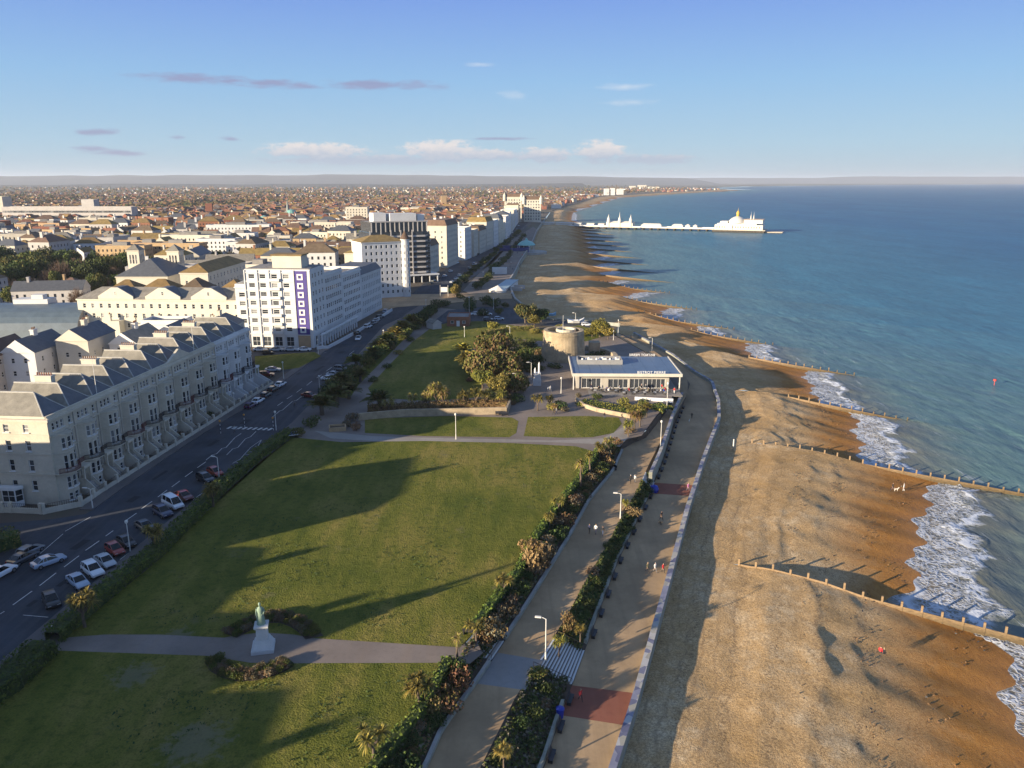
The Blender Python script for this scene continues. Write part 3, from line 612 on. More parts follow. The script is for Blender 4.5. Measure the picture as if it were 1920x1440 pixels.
# spiky cabbage palm: one or several heads of sword leaves on bare stems
CORD = {}
def cord_mesh(v):
    if v in CORD: return CORD[v]
    rng = np.random.default_rng(v + 40); tr = MB(); hd = MB(); k = [1, 3, 5][v % 3]; tops = []
    tr.path([(0, 0, -.1), (.02, 0, .3), (0, .02, .45)], [.05, .035, .035], 6)
    for i in range(k):
        a = 2 * PI * i / k + rng.random(); q = 0 if k == 1 else .16 + .08 * rng.random(); top = (q * math.cos(a), q * math.sin(a), .68 + .16 * rng.random())
        tr.path([(0, 0, .4), (top[0] * .6, top[1] * .6, .55), top], [.032, .026, .022], 5); tops.append(top)
    for tp in tops:
        for i in range(64):
            d = Vector(rng.normal(size=3)); d.z = d.z * .8 + .35; d.normalize(); L = .26 * (.8 + .4 * rng.random()); s = d.cross(Vector((0, 0, 1)))
            s = (s.normalized() if s.length > .01 else Vector((1, 0, 0))) * .017; p = Vector(tp); m1 = p + d * L * .55; e = p + d * L + Vector((0, 0, -.06 - .05 * rng.random()))
            hd.face([p - s * .6, m1 - s, m1 + s, p + s * .6], int(rng.integers(0, 2))); hd.face([m1 - s, e, m1 + s], int(rng.integers(0, 2)))
    CORD[v] = (mesh_of(tr, "trunk", [M_BARK]), mesh_of(hd, "crown", [LF_YEL, LF_OLIVE]), mesh_of(hd, "crown", [LF_TAWNY, LF_YEL])); return CORD[v]
def cordyline(x, y, z, h, v, label, group, tawny=False):
    t = thing("cabbage_palm", label, "palm", (x, y, z), random.random() * 6.28, group); t.scale = (h,) * 3
    a, b, c = cord_mesh(v); put("trunk", a, t); put("crown", c if tawny else b, t); return t
PALM = {}
def palm_mesh(v):
    if v in PALM: return PALM[v]
    rng = np.random.default_rng(v + 70); mb = MB()
    for i in range(46):
        a = rng.random() * 6.28; up = .15 + 1.1 * (i / 46); L = .75 + .25 * rng.random(); pts = []
        for j in range(8):
            t = j / 7; pts.append(Vector((math.cos(a) * L * math.sin(min(up, 1.35)) * t, math.sin(a) * L * math.sin(min(up, 1.35)) * t, .45 + L * math.cos(up) * t * .9 - .38 * t * t * L)))
        for j in range(1, 8):
            for s in (-1, 1):
                d = (pts[j] - pts[j - 1]).normalized(); n = d.cross(Vector((0, 0, 1))).normalized() * s; b = pts[j - 1].lerp(pts[j], .3); w = .15 * math.sin(PI * min(1, (j + .5) / 8.2)) + .03
                mb.face([b, b + d * .035, b + n * w + d * .09 - Vector((0, 0, .03)), b + n * w + d * .06 - Vector((0, 0, .045))], int(rng.integers(0, 2)))
                b = pts[j - 1].lerp(pts[j], .8); mb.face([b, b + d * .035, b + n * w + d * .09 - Vector((0, 0, .03)), b + n * w + d * .06 - Vector((0, 0, .045))], int(rng.integers(0, 2)))
    tr = MB(); tr.path([(0, 0, -.1), (0, 0, .2), (.01, 0, .46)], [.12, .10, .09], 8)
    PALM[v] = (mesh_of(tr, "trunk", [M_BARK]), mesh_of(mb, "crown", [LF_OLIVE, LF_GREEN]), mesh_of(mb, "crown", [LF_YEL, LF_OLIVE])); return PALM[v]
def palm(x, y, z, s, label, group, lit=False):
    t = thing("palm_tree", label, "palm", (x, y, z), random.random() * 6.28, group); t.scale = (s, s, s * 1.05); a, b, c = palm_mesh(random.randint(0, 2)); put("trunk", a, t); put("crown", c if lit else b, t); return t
ORD = "first second third fourth fifth sixth seventh eighth ninth tenth eleventh twelfth thirteenth fourteenth fifteenth sixteenth seventeenth eighteenth nineteenth twentieth".split()
ORD += ["twenty-" + w for w in ORD[:9]] + ["thirtieth"] + ["thirty-" + w for w in ORD[:9]] + ["fortieth"] + ["forty-" + w for w in ORD[:9]]
# ------------------------------------------------------------------ hedges
def hedge(name, label, line, w, h, z, mats=None, dens=60, leaf=.16, cat="hedge"):
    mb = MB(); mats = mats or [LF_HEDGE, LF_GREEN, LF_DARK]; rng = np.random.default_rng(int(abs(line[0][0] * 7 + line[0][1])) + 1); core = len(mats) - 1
    prev = None; tot = 0
    for a, b in zip(line, line[1:]):
        a = Vector((*a, 0)); b = Vector((*b, 0)); L = (b - a).length; d = (b - a) / L; n = Vector((-d.y, d.x, 0)); k = max(1, int(L / 1.2))
        za = z(a.y) if callable(z) else z; zb = z(b.y) if callable(z) else z
        for i in range(k + 1):
            p = a + d * (L * i / k); ww = w * (.36 + .1 * rng.random()); hh = h * (.72 + .2 * rng.random()); zz = lerp(za, zb, i / k)
            ring = [p - n * ww, p - n * ww * .85 + Vector((0, 0, hh)), p + n * ww * .85 + Vector((0, 0, hh)), p + n * ww]
            ring = [Vector((q.x, q.y, q.z + zz)) for q in ring]
            if prev:
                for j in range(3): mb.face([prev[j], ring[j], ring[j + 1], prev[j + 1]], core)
            prev = ring
        m = int(L * dens * (w + 2 * h) / 4); t = rng.random(m); s = rng.random(m) * 2 - 1; P = []; N = []
        for i in range(m):
            p = a + d * (L * t[i]); hv = vnoise(np.array([p.x * .8 + p.y * .5]), np.array([s[i] * 2 + 3.]), 7)[0]; zz = lerp(za, zb, t[i]); hh = h * (.8 + .4 * hv)
            if rng.random() < .5: P.append(p + n * (s[i] * w * .5) + Vector((0, 0, zz + hh * (.92 + .12 * rng.random())))); N.append((0, 0, 1))
            else:
                sg = 1 if s[i] > 0 else -1; P.append(p + n * (sg * w * (.42 + .12 * rng.random())) + Vector((0, 0, zz + hh * rng.random()))); N.append(n * sg)
        leaf_quads(mb, P, N, leaf, core, rng)
    o = mb.build(name, mats); return tag(o, label, cat)
hedge("hedge", "long dark clipped hedge between the coast road and the large lawn", pl([(100, 1205), (170, 1140), (300, 1035), (350, 985), (420, 915), (480, 862), (545, 815)], 0), 2.6, 1.7, 0)
hedge("hedge", "broad dark hedge beside the road south of the statue path", pl([(-230, 1480), (-100, 1370), (20, 1285), (85, 1222)], 0), 4.0, 2.0, 0)
hedge("hedge", "dark garden hedge on the corner of the side street by the road", pl([(-60, 1040), (0, 1028), (35, 1018)], 0), 4.2, 2.4, 0, [LF_GREEN, LF_OLIVE, LF_DARK])
hedge("hedge", "bright green clipped hedge along the seaward edge of the large lawn", pl([(887, 1188), (932, 1128), (972, 1078), (1002, 1018), (1042, 958), (1087, 903), (1122, 850)], 0), 1.3, 1.2, 0)
hedge("hedge", "bright green clipped hedge along the seaward edge of the lawn below the statue", pl([(560, 1640), (700, 1452), (735, 1405), (792, 1335), (842, 1245)], 0), 1.3, 1.2, 0)
hedge("hedge", "brown clipped hedge on the stone wall behind the small lawns", pl([(690, 772), (800, 768), (930, 762), (952, 763)], 0), 2.6, 1.9, 0, [LF_BROWN, LF_TAWNY, LF_OLIVE, LF_BROWN])
hedge("hedge", "low green planting in front of the restaurant terrace", pl([(1088, 757), (1130, 765), (1175, 772), (1200, 770)], 0), 4.5, .9, 0, [LF_HEDGE, LF_YEL, LF_OLIVE, LF_DARK])
hedge("hedge", "low green planting below the east corner of the restaurant terrace", pl([(1222, 762), (1254, 772)], 0), 4.0, .9, 0, [LF_HEDGE, LF_YEL, LF_DARK])
hedge("hedge", "low tawny hedge on the edge of the ditch beside the round tower", pl([(905, 628), (945, 622), (975, 620), (1000, 618)], 0), 2.4, 1.5, 0, [LF_YEL, LF_OLIVE, LF_TAWNY, LF_OLIVE])
# ------------------------------------------------------------------ planted banks: ground cover as one mass, bushes and palms one by one
def cover(name, la, lb, za, zb, y0, y1, n, mats, size, lo=0.05, hi=.97, hgt=.7):
    rng = np.random.default_rng(int(n + y0)); mb = MB(); P = []; N = []
    ys = y0 + (y1 - y0) * rng.random(n) ** 1.0; ts = lo + (hi - lo) * rng.random(n)
    clump = vnoise(ys / 2.2 + 50, ts * 5, 3)
    for y, t, c in zip(ys, ts, clump):
        A = za(y) if callable(za) else za; B = zb(y) if callable(zb) else zb
        P.append((lerp(interp_y(la, y), interp_y(lb, y), t), y, lerp(A, B, t) + hgt * c * rng.random() ** .5)); N.append((.3, -.1, 1))
    leaf_quads(mb, P, N, size, len(mats), rng); return tag(mb.build(name, mats), kind="stuff")
cover("ground_cover", L_lawn, L_upw, 0, z_up, 52, 163, 9000, [LF_BROWN, LF_DARK, LF_GREEN, LF_GREY, LF_DARK], .22, .12, .8, .9)
cover("ground_cover", L_upe, L_low, z_up, z_low, 52, 82, 4200, [LF_DARK, LF_GREEN, LF_GREY, LF_DARK], .2, .05, .9, .8)
cover("ground_cover", L_upe, L_low, z_up, z_low, 88, 142, 7000, [LF_DARK, LF_GREEN, LF_OLIVE, LF_DARK, LF_DARK], .2, .05, .9, .9)
def bank_pt(la, lb, za, zb, y, t):
    A = za(y) if callable(za) else za; B = zb(y) if callable(zb) else zb
    return lerp(interp_y(la, y), interp_y(lb, y), t), y, lerp(A, B, t)
KIND_WORD = {'green': 'rounded green', 'olive': 'olive', 'grey': 'bare grey', 'brown': 'brown winter', 'dark': 'dark evergreen', 'tawny': 'tawny', 'rust': 'rust coloured', 'yellow': 'yellow green'}
for i in range(64):
    y = lerp(56, 162, i / 63) + random.uniform(-.5, .5)
    if 80.5 < y < 87.5: continue
    k = random.choice(['brown', 'grey', 'dark', 'green', 'grey', 'brown', 'dark']); x, y, z = bank_pt(L_lawn, L_upw, 0, z_up, y, random.uniform(.25, .75)); r = random.uniform(.8, 1.7)
    shrub(x, y, z, r, r * random.uniform(1.0, 1.5), k, KIND_WORD[k] + " bush on the bank between the lawn hedge and the upper promenade", "bushes on the bank below the lawn hedge")
for i in range(46):
    y = lerp(54, 146, i / 45)
    if 81 < y < 89: continue
    k = random.choice(['dark', 'green', 'olive', 'dark', 'green', 'grey']); x, y, z = bank_pt(L_upe, L_low, z_up, z_low, y, random.uniform(.12, .8)); r = random.uniform(.6, 1.25)
    shrub(x, y, z, r, r * random.uniform(.9, 1.3), k, KIND_WORD[k] + " bush on the slope between the two promenades", "bushes on the slope between the promenades")
for u, v, r, h, k, lab in [(912, 1196, 1.2, 1.5, 'rust', "rust coloured shrub beside the top of the short steps by the path end"), (930, 1188, 1.9, 2.6, 'grey', "pale grey rounded shrub beside the short steps at the path end"), (1003, 1060, 2.1, 4.2, 'tawny', "tall tan feathery shrub in the middle of the lawn hedge bank"), (1025, 1040, 1.6, 2.6, 'grey', "grey leafless shrub next to the tall tan shrub"), (990, 1035, 1.5, 2.8, 'brown', "brown shrub leaning over the lawn hedge beside the tall tan shrub"), (1080, 945, 1.5, 2.4, 'grey', "grey shrub on the bank below the two slender palms"), (845, 1320, 1.6, 1.8, 'brown', "brown spreading shrub beside the clipped hedge below the statue path"), (862, 1280, 1.6, 2.0, 'rust', "dark rusty shrub under the corner of the path below the statue")]:
    x, y = at(u, v, 0); shrub(x, y, -.6, r, h, k, lab, None)
for i, (u, v, h, vv) in enumerate([(700, 1432, 4.6, 1), (785, 1330, 4.2, 2), (858, 1236, 3.6, 0), (893, 1205, 3.6, 1), (945, 1118, 3.6, 1), (1002, 1050, 3.2, 2), (1030, 990, 2.8, 2), (1048, 962, 3.6, 1), (1088, 912, 5.8, 0), (1105, 890, 5.0, 0), (1124, 858, 3.4, 2), (1141, 850, 3.6, 2)]):
    x, y = at(u, v, 0); cordyline(x, y, 0, h, vv, ORD[i] + " spiky cabbage palm along the lawn's seaward hedge, counted from the near end", "cabbage palms along the lawn's seaward hedge", i % 3 == 2)
for i, (u, v, h, vv, lab) in enumerate([(945, 1440, 2.6, 2, "low spreading cabbage palm at the near end of the planted slope"), (1048, 1228, 2.6, 2, "bright yellow green cabbage palm just above the wide steps"), (1088, 1200, 2.2, 2, "small yellow green cabbage palm set back above the wide steps"), (1172, 958, 2.2, 2, "small yellowish cabbage palm on the slope beside the middle lamp post")]):
    x, y = at(u, v, ZU); cordyline(x, y, ZU, h, vv, lab, "cabbage palms on the slope between the promenades")
x, y = at(1066, 1180, ZU); shrub(x, y, ZU, 1.1, 2.4, 'rust', "rusty plumed shrub behind the yellow palms above the wide steps", None)
x, y = at(1188, 962, ZU); shrub(x, y, ZU - .3, 1.6, 1.3, 'tawny', "straw coloured grass clump on the slope by the middle lamp post", None)
for i, (u, v, h, vv, lab) in enumerate([(160, 1176, 5.0, 2, "large yellow green cabbage palm at the road end of the statue path"), (292, 1035, 4.6, 2, "small cabbage palm by the hedge beside the parked red car"), (400, 950, 4.4, 2, "small cabbage palm by the hedge beyond the white van")]):
    x, y = at(u, v, 0); cordyline(x, y, 0, h, vv, lab, "cabbage palms along the road hedge")
for i, (u, v, h, vv, tw) in enumerate([(730, 776, 4.5, 1, 0), (772, 768, 4.6, 1, 1), (800, 766, 4.4, 2, 1), (818, 766, 6.8, 2, 1), (832, 766, 5.6, 2, 1), (870, 765, 4.6, 2, 0), (893, 764, 5.6, 1, 0), (912, 762, 4.4, 2, 0), (940, 762, 4.4, 2, 0), (1008, 770, 4.6, 1, 0), (1030, 765, 3.4, 2, 0), (1040, 775, 2.4, 2, 1)]):
    x, y = at(u, v, 0); cordyline(x, y, 0, h, vv, ORD[i] + " cabbage palm from the road along the wall behind the small lawns", "cabbage palms along the wall behind the small lawns", tw)
for i, (u, v, h, vv) in enumerate([(1178, 818, 3.8, 2), (1190, 806, 4.6, 2), (1200, 800, 4.4, 2), (1184, 790, 4.2, 1), (1212, 782, 3.6, 2)]):
    x, y = at(u, v, 0); cordyline(x, y, 0, h, vv, "yellow green cabbage palm in the clump at the end of the small lawns", "clump of palms at the end of the small lawns", i == 1)
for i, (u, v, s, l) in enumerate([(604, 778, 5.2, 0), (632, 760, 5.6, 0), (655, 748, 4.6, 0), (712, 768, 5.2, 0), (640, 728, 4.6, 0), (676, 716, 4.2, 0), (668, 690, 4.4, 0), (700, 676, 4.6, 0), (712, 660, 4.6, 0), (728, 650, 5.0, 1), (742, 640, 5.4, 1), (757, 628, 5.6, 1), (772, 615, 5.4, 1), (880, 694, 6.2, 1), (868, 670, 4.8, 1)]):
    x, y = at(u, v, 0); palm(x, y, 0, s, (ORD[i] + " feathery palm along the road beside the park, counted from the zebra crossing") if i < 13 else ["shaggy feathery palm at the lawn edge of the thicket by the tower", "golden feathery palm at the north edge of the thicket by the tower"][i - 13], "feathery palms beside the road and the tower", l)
for i, (u, v, r, h, k) in enumerate([(585, 800, 2, 2.4, 'green'), (560, 818, 1.6, 2, 'olive'), (620, 745, 2.4, 3, 'dark'), (650, 725, 2.6, 3.4, 'olive'), (672, 706, 2.5, 3.4, 'brown'), (690, 690, 2.5, 3.6, 'olive'), (702, 670, 2.6, 3.6, 'dark'), (718, 664, 2.4, 3.2, 'olive'), (735, 650, 2.6, 3.2, 'dark'), (762, 632, 2.8, 3.4, 'green'), (784, 612, 3.0, 4.4, 'dark'), (796, 600, 3.4, 4.6, 'green'), (808, 590, 3.4, 4.4, 'dark'), (820, 578, 3, 3.8, 'green'), (835, 574, 2.6, 3, 'dark'), (700, 715, 1.5, 1.6, 'green'), (725, 690, 1.5, 1.6, 'green'), (748, 664, 1.6, 1.6, 'yellow'), (770, 640, 1.6, 1.8, 'green'), (800, 612, 1.6, 1.8, 'green'), (660, 790, 1.8, 2.2, 'grey'), (668, 806, 1.4, 1.8, 'tawny'), (700, 775, 1.8, 1.5, 'brown'), (650, 800, 1.4, 1.5, 'grey')]):
    x, y = at(u, v, 0); shrub(x, y, 0, r, h, k, KIND_WORD[k] + " bush in the long shrubbery between the road and the park", "bushes in the shrubbery beside the road")
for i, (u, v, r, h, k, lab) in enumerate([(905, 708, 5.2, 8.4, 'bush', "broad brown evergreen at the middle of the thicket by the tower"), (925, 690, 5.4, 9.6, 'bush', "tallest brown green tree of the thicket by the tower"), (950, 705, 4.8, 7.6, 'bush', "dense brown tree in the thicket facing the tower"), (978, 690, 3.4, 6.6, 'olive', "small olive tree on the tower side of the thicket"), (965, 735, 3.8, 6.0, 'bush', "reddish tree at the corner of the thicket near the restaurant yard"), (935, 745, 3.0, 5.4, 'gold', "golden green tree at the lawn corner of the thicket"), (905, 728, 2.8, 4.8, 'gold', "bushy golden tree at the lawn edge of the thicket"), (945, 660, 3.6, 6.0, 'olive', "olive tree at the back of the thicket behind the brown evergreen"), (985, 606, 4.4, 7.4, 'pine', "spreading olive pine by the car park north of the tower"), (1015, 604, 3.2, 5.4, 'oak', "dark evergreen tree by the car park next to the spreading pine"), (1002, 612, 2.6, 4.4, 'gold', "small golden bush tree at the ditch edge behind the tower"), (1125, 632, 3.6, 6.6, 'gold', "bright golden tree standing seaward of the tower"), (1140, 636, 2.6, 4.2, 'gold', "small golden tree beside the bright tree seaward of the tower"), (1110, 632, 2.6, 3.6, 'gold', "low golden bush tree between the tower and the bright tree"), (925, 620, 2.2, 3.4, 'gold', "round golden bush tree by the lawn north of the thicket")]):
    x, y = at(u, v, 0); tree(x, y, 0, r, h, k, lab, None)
for i in range(16):
    u, v = random.uniform(870, 1000), random.uniform(715, 765); x, y = at(u, v, 0); k = random.choice(['yellow', 'olive', 'green', 'rust', 'brown']); r = random.uniform(.9, 1.8); shrub(x, y, 0, r, r * 1.2, k, KIND_WORD[k] + " bush around the foot of the thicket by the tower", "bushes around the foot of the thicket")
for i, (u, v, r, h, k) in enumerate([(1050, 765, 2, 2, 'green'), (1035, 768, 1.6, 1.6, 'yellow'), (1060, 770, 1.2, 1.0, 'grey'), (1120, 748, 1.6, 1.6, 'olive'), (1170, 760, 1.6, 2.2, 'yellow'), (1192, 775, 2.2, 2.4, 'yellow'), (1205, 765, 1.4, 2.4, 'olive'), (1180, 812, 1.2, 1.4, 'brown'), (1085, 745, .9, 1.2, 'grey'), (1040, 690, 2.4, 1.8, 'dark'), (1010, 694, 2.2, 1.6, 'dark'), (1120, 668, 2.6, 2.0, 'dark'), (1100, 672, 2.2, 1.6, 'olive')]):
    x, y = at(u, v, 0); shrub(x, y, 0, r, h, k, KIND_WORD[k] + " bush around the restaurant and the tower", "bushes around the restaurant and the tower")
for i in range(46):
    t = random.random(); u = lerp(606, 812, t ** .9) + random.uniform(-8, 10); v = lerp(752, 582, t ** .9) + random.uniform(-6, 8); x, y = at(u, v, 0); k = random.choice(['dark', 'green', 'olive', 'green', 'dark', 'brown']); r = random.uniform(1.5, 2.7)
    shrub(x, y, 0, r, r * random.uniform(1.1, 1.6), k, KIND_WORD[k] + " bush in the long shrubbery between the road and the park", "bushes in the shrubbery beside the road")
for i in range(30):
    u, v = random.uniform(955, 1015), random.uniform(640, 700); x, y = at(u, v, 0); k = random.choice(['dark', 'olive', 'brown', 'green', 'dark']); r = random.uniform(1.2, 2.2)
    shrub(x, y, 0, r, r * random.uniform(.8, 1.2), k, KIND_WORD[k] + " bush in the planting between the thicket and the tower", "bushes between the thicket and the tower")
for i in range(18):
    u, v = random.uniform(985, 1130), random.uniform(618, 634); x, y = at(u, v, 0); k = random.choice(['yellow', 'olive', 'green', 'tawny']); r = random.uniform(1.2, 2.2)
    shrub(x, y, 0, r, r * random.uniform(.8, 1.2), k, KIND_WORD[k] + " bush in the planting beyond the tower", "bushes beyond the tower")
# shrub rows along the sea front beyond the junction
for row, (la, n, lab) in enumerate([([(848, 552), (868, 527), (890, 508), (912, 490), (935, 470), (958, 450), (975, 435)], 24, "bush in the row between the coast road and the seafront path"), ([(895, 545), (912, 525), (930, 505), (950, 485), (968, 462), (985, 442)], 20, "bush in the row between the seafront path and the beach walk")]):
    P = pl(la, 0)
    for i in range(n):
        t = (i + .5) / n * (len(P) - 1); j = min(int(t), len(P) - 2); x, y = lerp(P[j][0], P[j + 1][0], t - j), lerp(P[j][1], P[j + 1][1], t - j); k = random.choice(['dark', 'green', 'olive', 'dark'])
        r = random.uniform(2, 3.4); shrub(x + random.uniform(-1, 1), y, 0, r, r * random.uniform(1, 1.5), k, KIND_WORD[k] + " " + lab, "shrub row " + ("beside the coast road" if row == 0 else "beside the beach walk"))
for i, (u, v, r, h, k) in enumerate([(880, 584, 3, 4, 'dark'), (905, 592, 2.6, 3.4, 'dark'), (912, 570, 3, 4, 'green'), (925, 575, 3, 3.6, 'dark'), (935, 590, 2, 3, 'olive'), (880, 572, 2.4, 3.6, 'dark'), (862, 560, 2.2, 2.6, 'olive'), (948, 577, 1.8, 2.6, 'green')]):
    x, y = at(u, v, 0); shrub(x, y, 0, r, h, k, KIND_WORD[k] + " bush on the island of planting by the brick shelter", "bushes near the brick shelter")
x, y = at(855, 556, 0); tree(x, y, 0, 2.4, 6, 'gold', "sunlit golden tree at the crossing on the seafront road", None)
# flower crescents around the statue: rounded bedding plants one by one
CR = {}
for side, arc in (("lawn", [(432, 1192), (455, 1180), (480, 1168), (505, 1160), (530, 1160), (555, 1168), (575, 1180), (590, 1196)]), ("near", [(402, 1238), (412, 1252), (430, 1262), (455, 1267), (480, 1266), (505, 1260), (525, 1252), (540, 1243)])):
    P = pl(arc, 0); cx, cy = at(497, 1216, 0); mb = MB(); out = []; inn = []
    for x, y in P:
        d = Vector((x - cx, y - cy)); d.normalize(); out.append((x + d.x * 1.1, y + d.y * 1.1)); inn.append((x - d.x * 1.1, y - d.y * 1.1))
    mb.face([(x, y, .05) for x, y in (out + inn[::-1])][:: -1 if side == "lawn" else 1]); struct("flower_bed", mb, M_EARTH)
    for rr in (-.62, .1, .75):
        for i in range(16):
            t = (i + (.5 if rr == .1 else .2)) / 16 * (len(P) - 1); j = min(int(t), len(P) - 2); x, y = lerp(P[j][0], P[j + 1][0], t - j), lerp(P[j][1], P[j + 1][1], t - j); d = Vector((x - cx, y - cy)); d.normalize()
            k = 'grey' if random.random() < .6 else 'olive'; r = random.uniform(.42, .6); shrub(x + d.x * rr, y + d.y * rr, .05, r, r * 1.7, k, ("grey" if k == 'grey' else "olive") + " rounded clump in the crescent bed on the " + ("large lawn side" if side == "lawn" else "near lawn side") + " of the statue", "clumps in the crescent bed on the " + ("large lawn side" if side == "lawn" else "near lawn side"), "plant", "bedding_plant")
# weed tufts scattered over the lawns
def tufts():
    rng = np.random.default_rng(8); P = []; mb = MB()
    poly = [at(*p) for p in [(250, 1170), (560, 860), (1060, 850), (890, 1180)]]; poly2 = [at(*p) for p in [(0, 1400), (420, 1262), (820, 1260), (640, 1440)]]
    for q, n in ((poly, 2200), (poly2, 500)):
        for i in range(n):
            s, t = rng.random(2); a = (lerp(q[0][0], q[1][0], t), lerp(q[0][1], q[1][1], t)); b = (lerp(q[3][0], q[2][0], t), lerp(q[3][1], q[2][1], t)); x, y = lerp(a[0], b[0], s), lerp(a[1], b[1], s)
            if vnoise(np.array([x / 6]), np.array([y / 6]), 5)[0] > .62 - .1 * (rng.random() < .2):
                for j in range(3): P.append((x + rng.normal(0, .14), y + rng.normal(0, .14), .06 + .10 * rng.random()))
    leaf_quads(mb, P, [(0, -.3, 1)] * len(P), .11, 2, rng); tag(mb.build("grass_tufts", [LF_GREEN, LF_DARK]), kind="stuff")
tufts()
# ================================================================== buildings
W_CREAM = mat("cream_render", (.50, .465, .385), .85, .10, .25, rnd=.05); W_BUFF = mat("buff_stucco", (.50, .455, .365), .85, .16, .3, rnd=.06); W_WHITE = mat("white_render", (.56, .56, .55), .8, .08, .25, rnd=.05)
W_YELLOW = mat("pale_yellow_render", (.54, .51, .42), .85, .10, .25); W_BRICK = mat("red_brick", (.24, .10, .06), .9, .25, .8, rnd=.15); W_TAN = mat("tan_brick", (.36, .25, .14), .9, .2, .6, rnd=.12); W_GREY = mat("grey_render", (.42, .40, .38), .85, .12, .3, rnd=.1)
W_PURPLE = mat("purple_panel", (.052, .035, .20), .5, .08, .5); W_DARK = mat("dark_glazing", (.04, .046, .056), .12, .3, .8); W_MET = mat("grey_metal", (.23, .23, .23), .5, .12, 1.0)
R_SLATE = mat("slate_roof", (.085, .09, .10), .6, .25, .9, bmp=.03, rnd=.12); R_SLATEL = mat("pale_slate", (.19, .175, .145), .8, .3, .7, rnd=.1); R_LEAD = mat("roof_ridge", (.36, .35, .32), .7, .2, 1.2)
R_OCHRE = mat("lichen_tile_roof", (.20, .135, .045), .9, .35, .5, rnd=.15); R_RED = mat("red_tile_roof", (.18, .085, .045), .9, .35, .5, rnd=.25); R_BROWN = mat("brown_tile_roof", (.13, .085, .055), .9, .3, .5, rnd=.25); R_FLAT = mat("flat_roof_felt", (.20, .19, .18), .9, .25, .4)
F_WHITE = mat("white_frame", (.62, .62, .61), .5, .05, 1.0); G_PANE = glass("window_pane"); M_IRON = mat("painted_iron", (.018, .018, .022), .5, .2, 2.0); M_IRONR = mat("red_iron", (.10, .02, .025), .5, .2, 2.0)
WIN = {}
def win_mesh(w, h, style='sash'):
    """a window standing in its opening: frame, bars and panes; lies in the x-z plane, looks to -y"""
    key = (round(w, 2), round(h, 2), style)
    if key in WIN: return WIN[key]
    mb = MB(); f = .09 if style != 'dark' else .05
    mb.face([(-w / 2 + f, .05, f), (w / 2 - f, .05, f), (w / 2 - f, .05, h - f), (-w / 2 + f, .05, h - f)], 1)
    mb.box(-w / 2, w / 2, -.01, .06, 0, f); mb.box(-w / 2, w / 2, -.01, .06, h - f, h); mb.box(-w / 2, -w / 2 + f, -.01, .06, f, h - f); mb.box(w / 2 - f, w / 2, -.01, .06, f, h - f)
    if style in ('sash', 'sill'): mb.box(-w / 2 + f, w / 2 - f, 0, .058, h * .5 - .04, h * .5 + .04)
    if style == 'sill': mb.box(-w / 2 - .12, w / 2 + .12, -.32, -.015, -.14, -.005)
    if w > 1.5:
        k = int(w / 1.1)
        for i in range(1, k): x = -w / 2 + w * i / k; mb.box(x - .04, x + .04, 0, .057, f, h - f)
    if style == 'square':
        mb.box(-w / 2 - .5, w / 2 + .5, -.30, -.15, h, h + .5); mb.box(-w / 2 - .5, w / 2 + .5, -.30, -.15, -.5, 0); mb.box(-w / 2 - .5, -w / 2, -.30, -.15, 0, h); mb.box(w / 2, w / 2 + .5, -.30, -.15, 0, h)
    WIN[key] = mesh_of(mb, "window", [F_WHITE if style != 'dark' else W_MET, G_PANE if style != 'shop' else W_DARK]); return WIN[key]
class Frame2:
    """a vertical wall plane: origin o, direction along (ux, uy); outward is to its right"""
    def __init__(s, o, ang): s.o = o; s.a = ang; s.u = (math.cos(ang), math.sin(ang)); s.n = (math.sin(ang), -math.cos(ang))
    def p(s, x, z, d=0.0): return (s.o[0] + s.u[0] * x + s.n[0] * d, s.o[1] + s.u[1] * x + s.n[1] * d, z)
def wall_plane(mb, fr, w, z0, z1, openings, m=0, depth=.22):
    """a wall with real openings; openings = [(x centre, z sill, w, h)]"""
    ops = [(x - ww / 2, x + ww / 2, z, z + h) for x, z, ww, h in openings]
    rows = sorted({round(v, 3) for o in ops for v in (o[2], o[3]) if z0 < v < z1} | {z0, z1})
    for a, b in zip(rows, rows[1:]):
        zc = (a + b) / 2; cut = sorted((o[0], o[1]) for o in ops if o[2] < zc < o[3]); x = 0.0
        for c0, c1 in cut:
            if c0 > x: mb.face([fr.p(x, a), fr.p(c0, a), fr.p(c0, b), fr.p(x, b)], m)
            x = max(x, c1)
        if x < w: mb.face([fr.p(x, a), fr.p(w, a), fr.p(w, b), fr.p(x, b)], m)
    for a, b, c, d in ops:
        mb.face([fr.p(a, c), fr.p(a, d), fr.p(a, d, -depth), fr.p(a, c, -depth)][::-1], m); mb.face([fr.p(b, c), fr.p(b, d), fr.p(b, d, -depth), fr.p(b, c, -depth)], m)
        mb.face([fr.p(a, c), fr.p(b, c), fr.p(b, c, -depth), fr.p(a, c, -depth)][::-1], m); mb.face([fr.p(a, d), fr.p(b, d), fr.p(b, d, -depth), fr.p(a, d, -depth)], m)
        mb.face([fr.p(a, c, -depth), fr.p(b, c, -depth), fr.p(b, d, -depth), fr.p(a, d, -depth)], m)
def put_windows(par, fr, openings, style='sash', depth=.22, name="window"):
    for x, z, w, h in openings:
        st = style if not callable(style) else style(x, z)
        X = fr.p(x, z, -depth + .10); o = put(name, win_mesh(w, h, st), par, X, fr.a)
def cols(n, w, m=1.2): return [m + (w - 2 * m) * (i + .5) / n for i in range(n)]
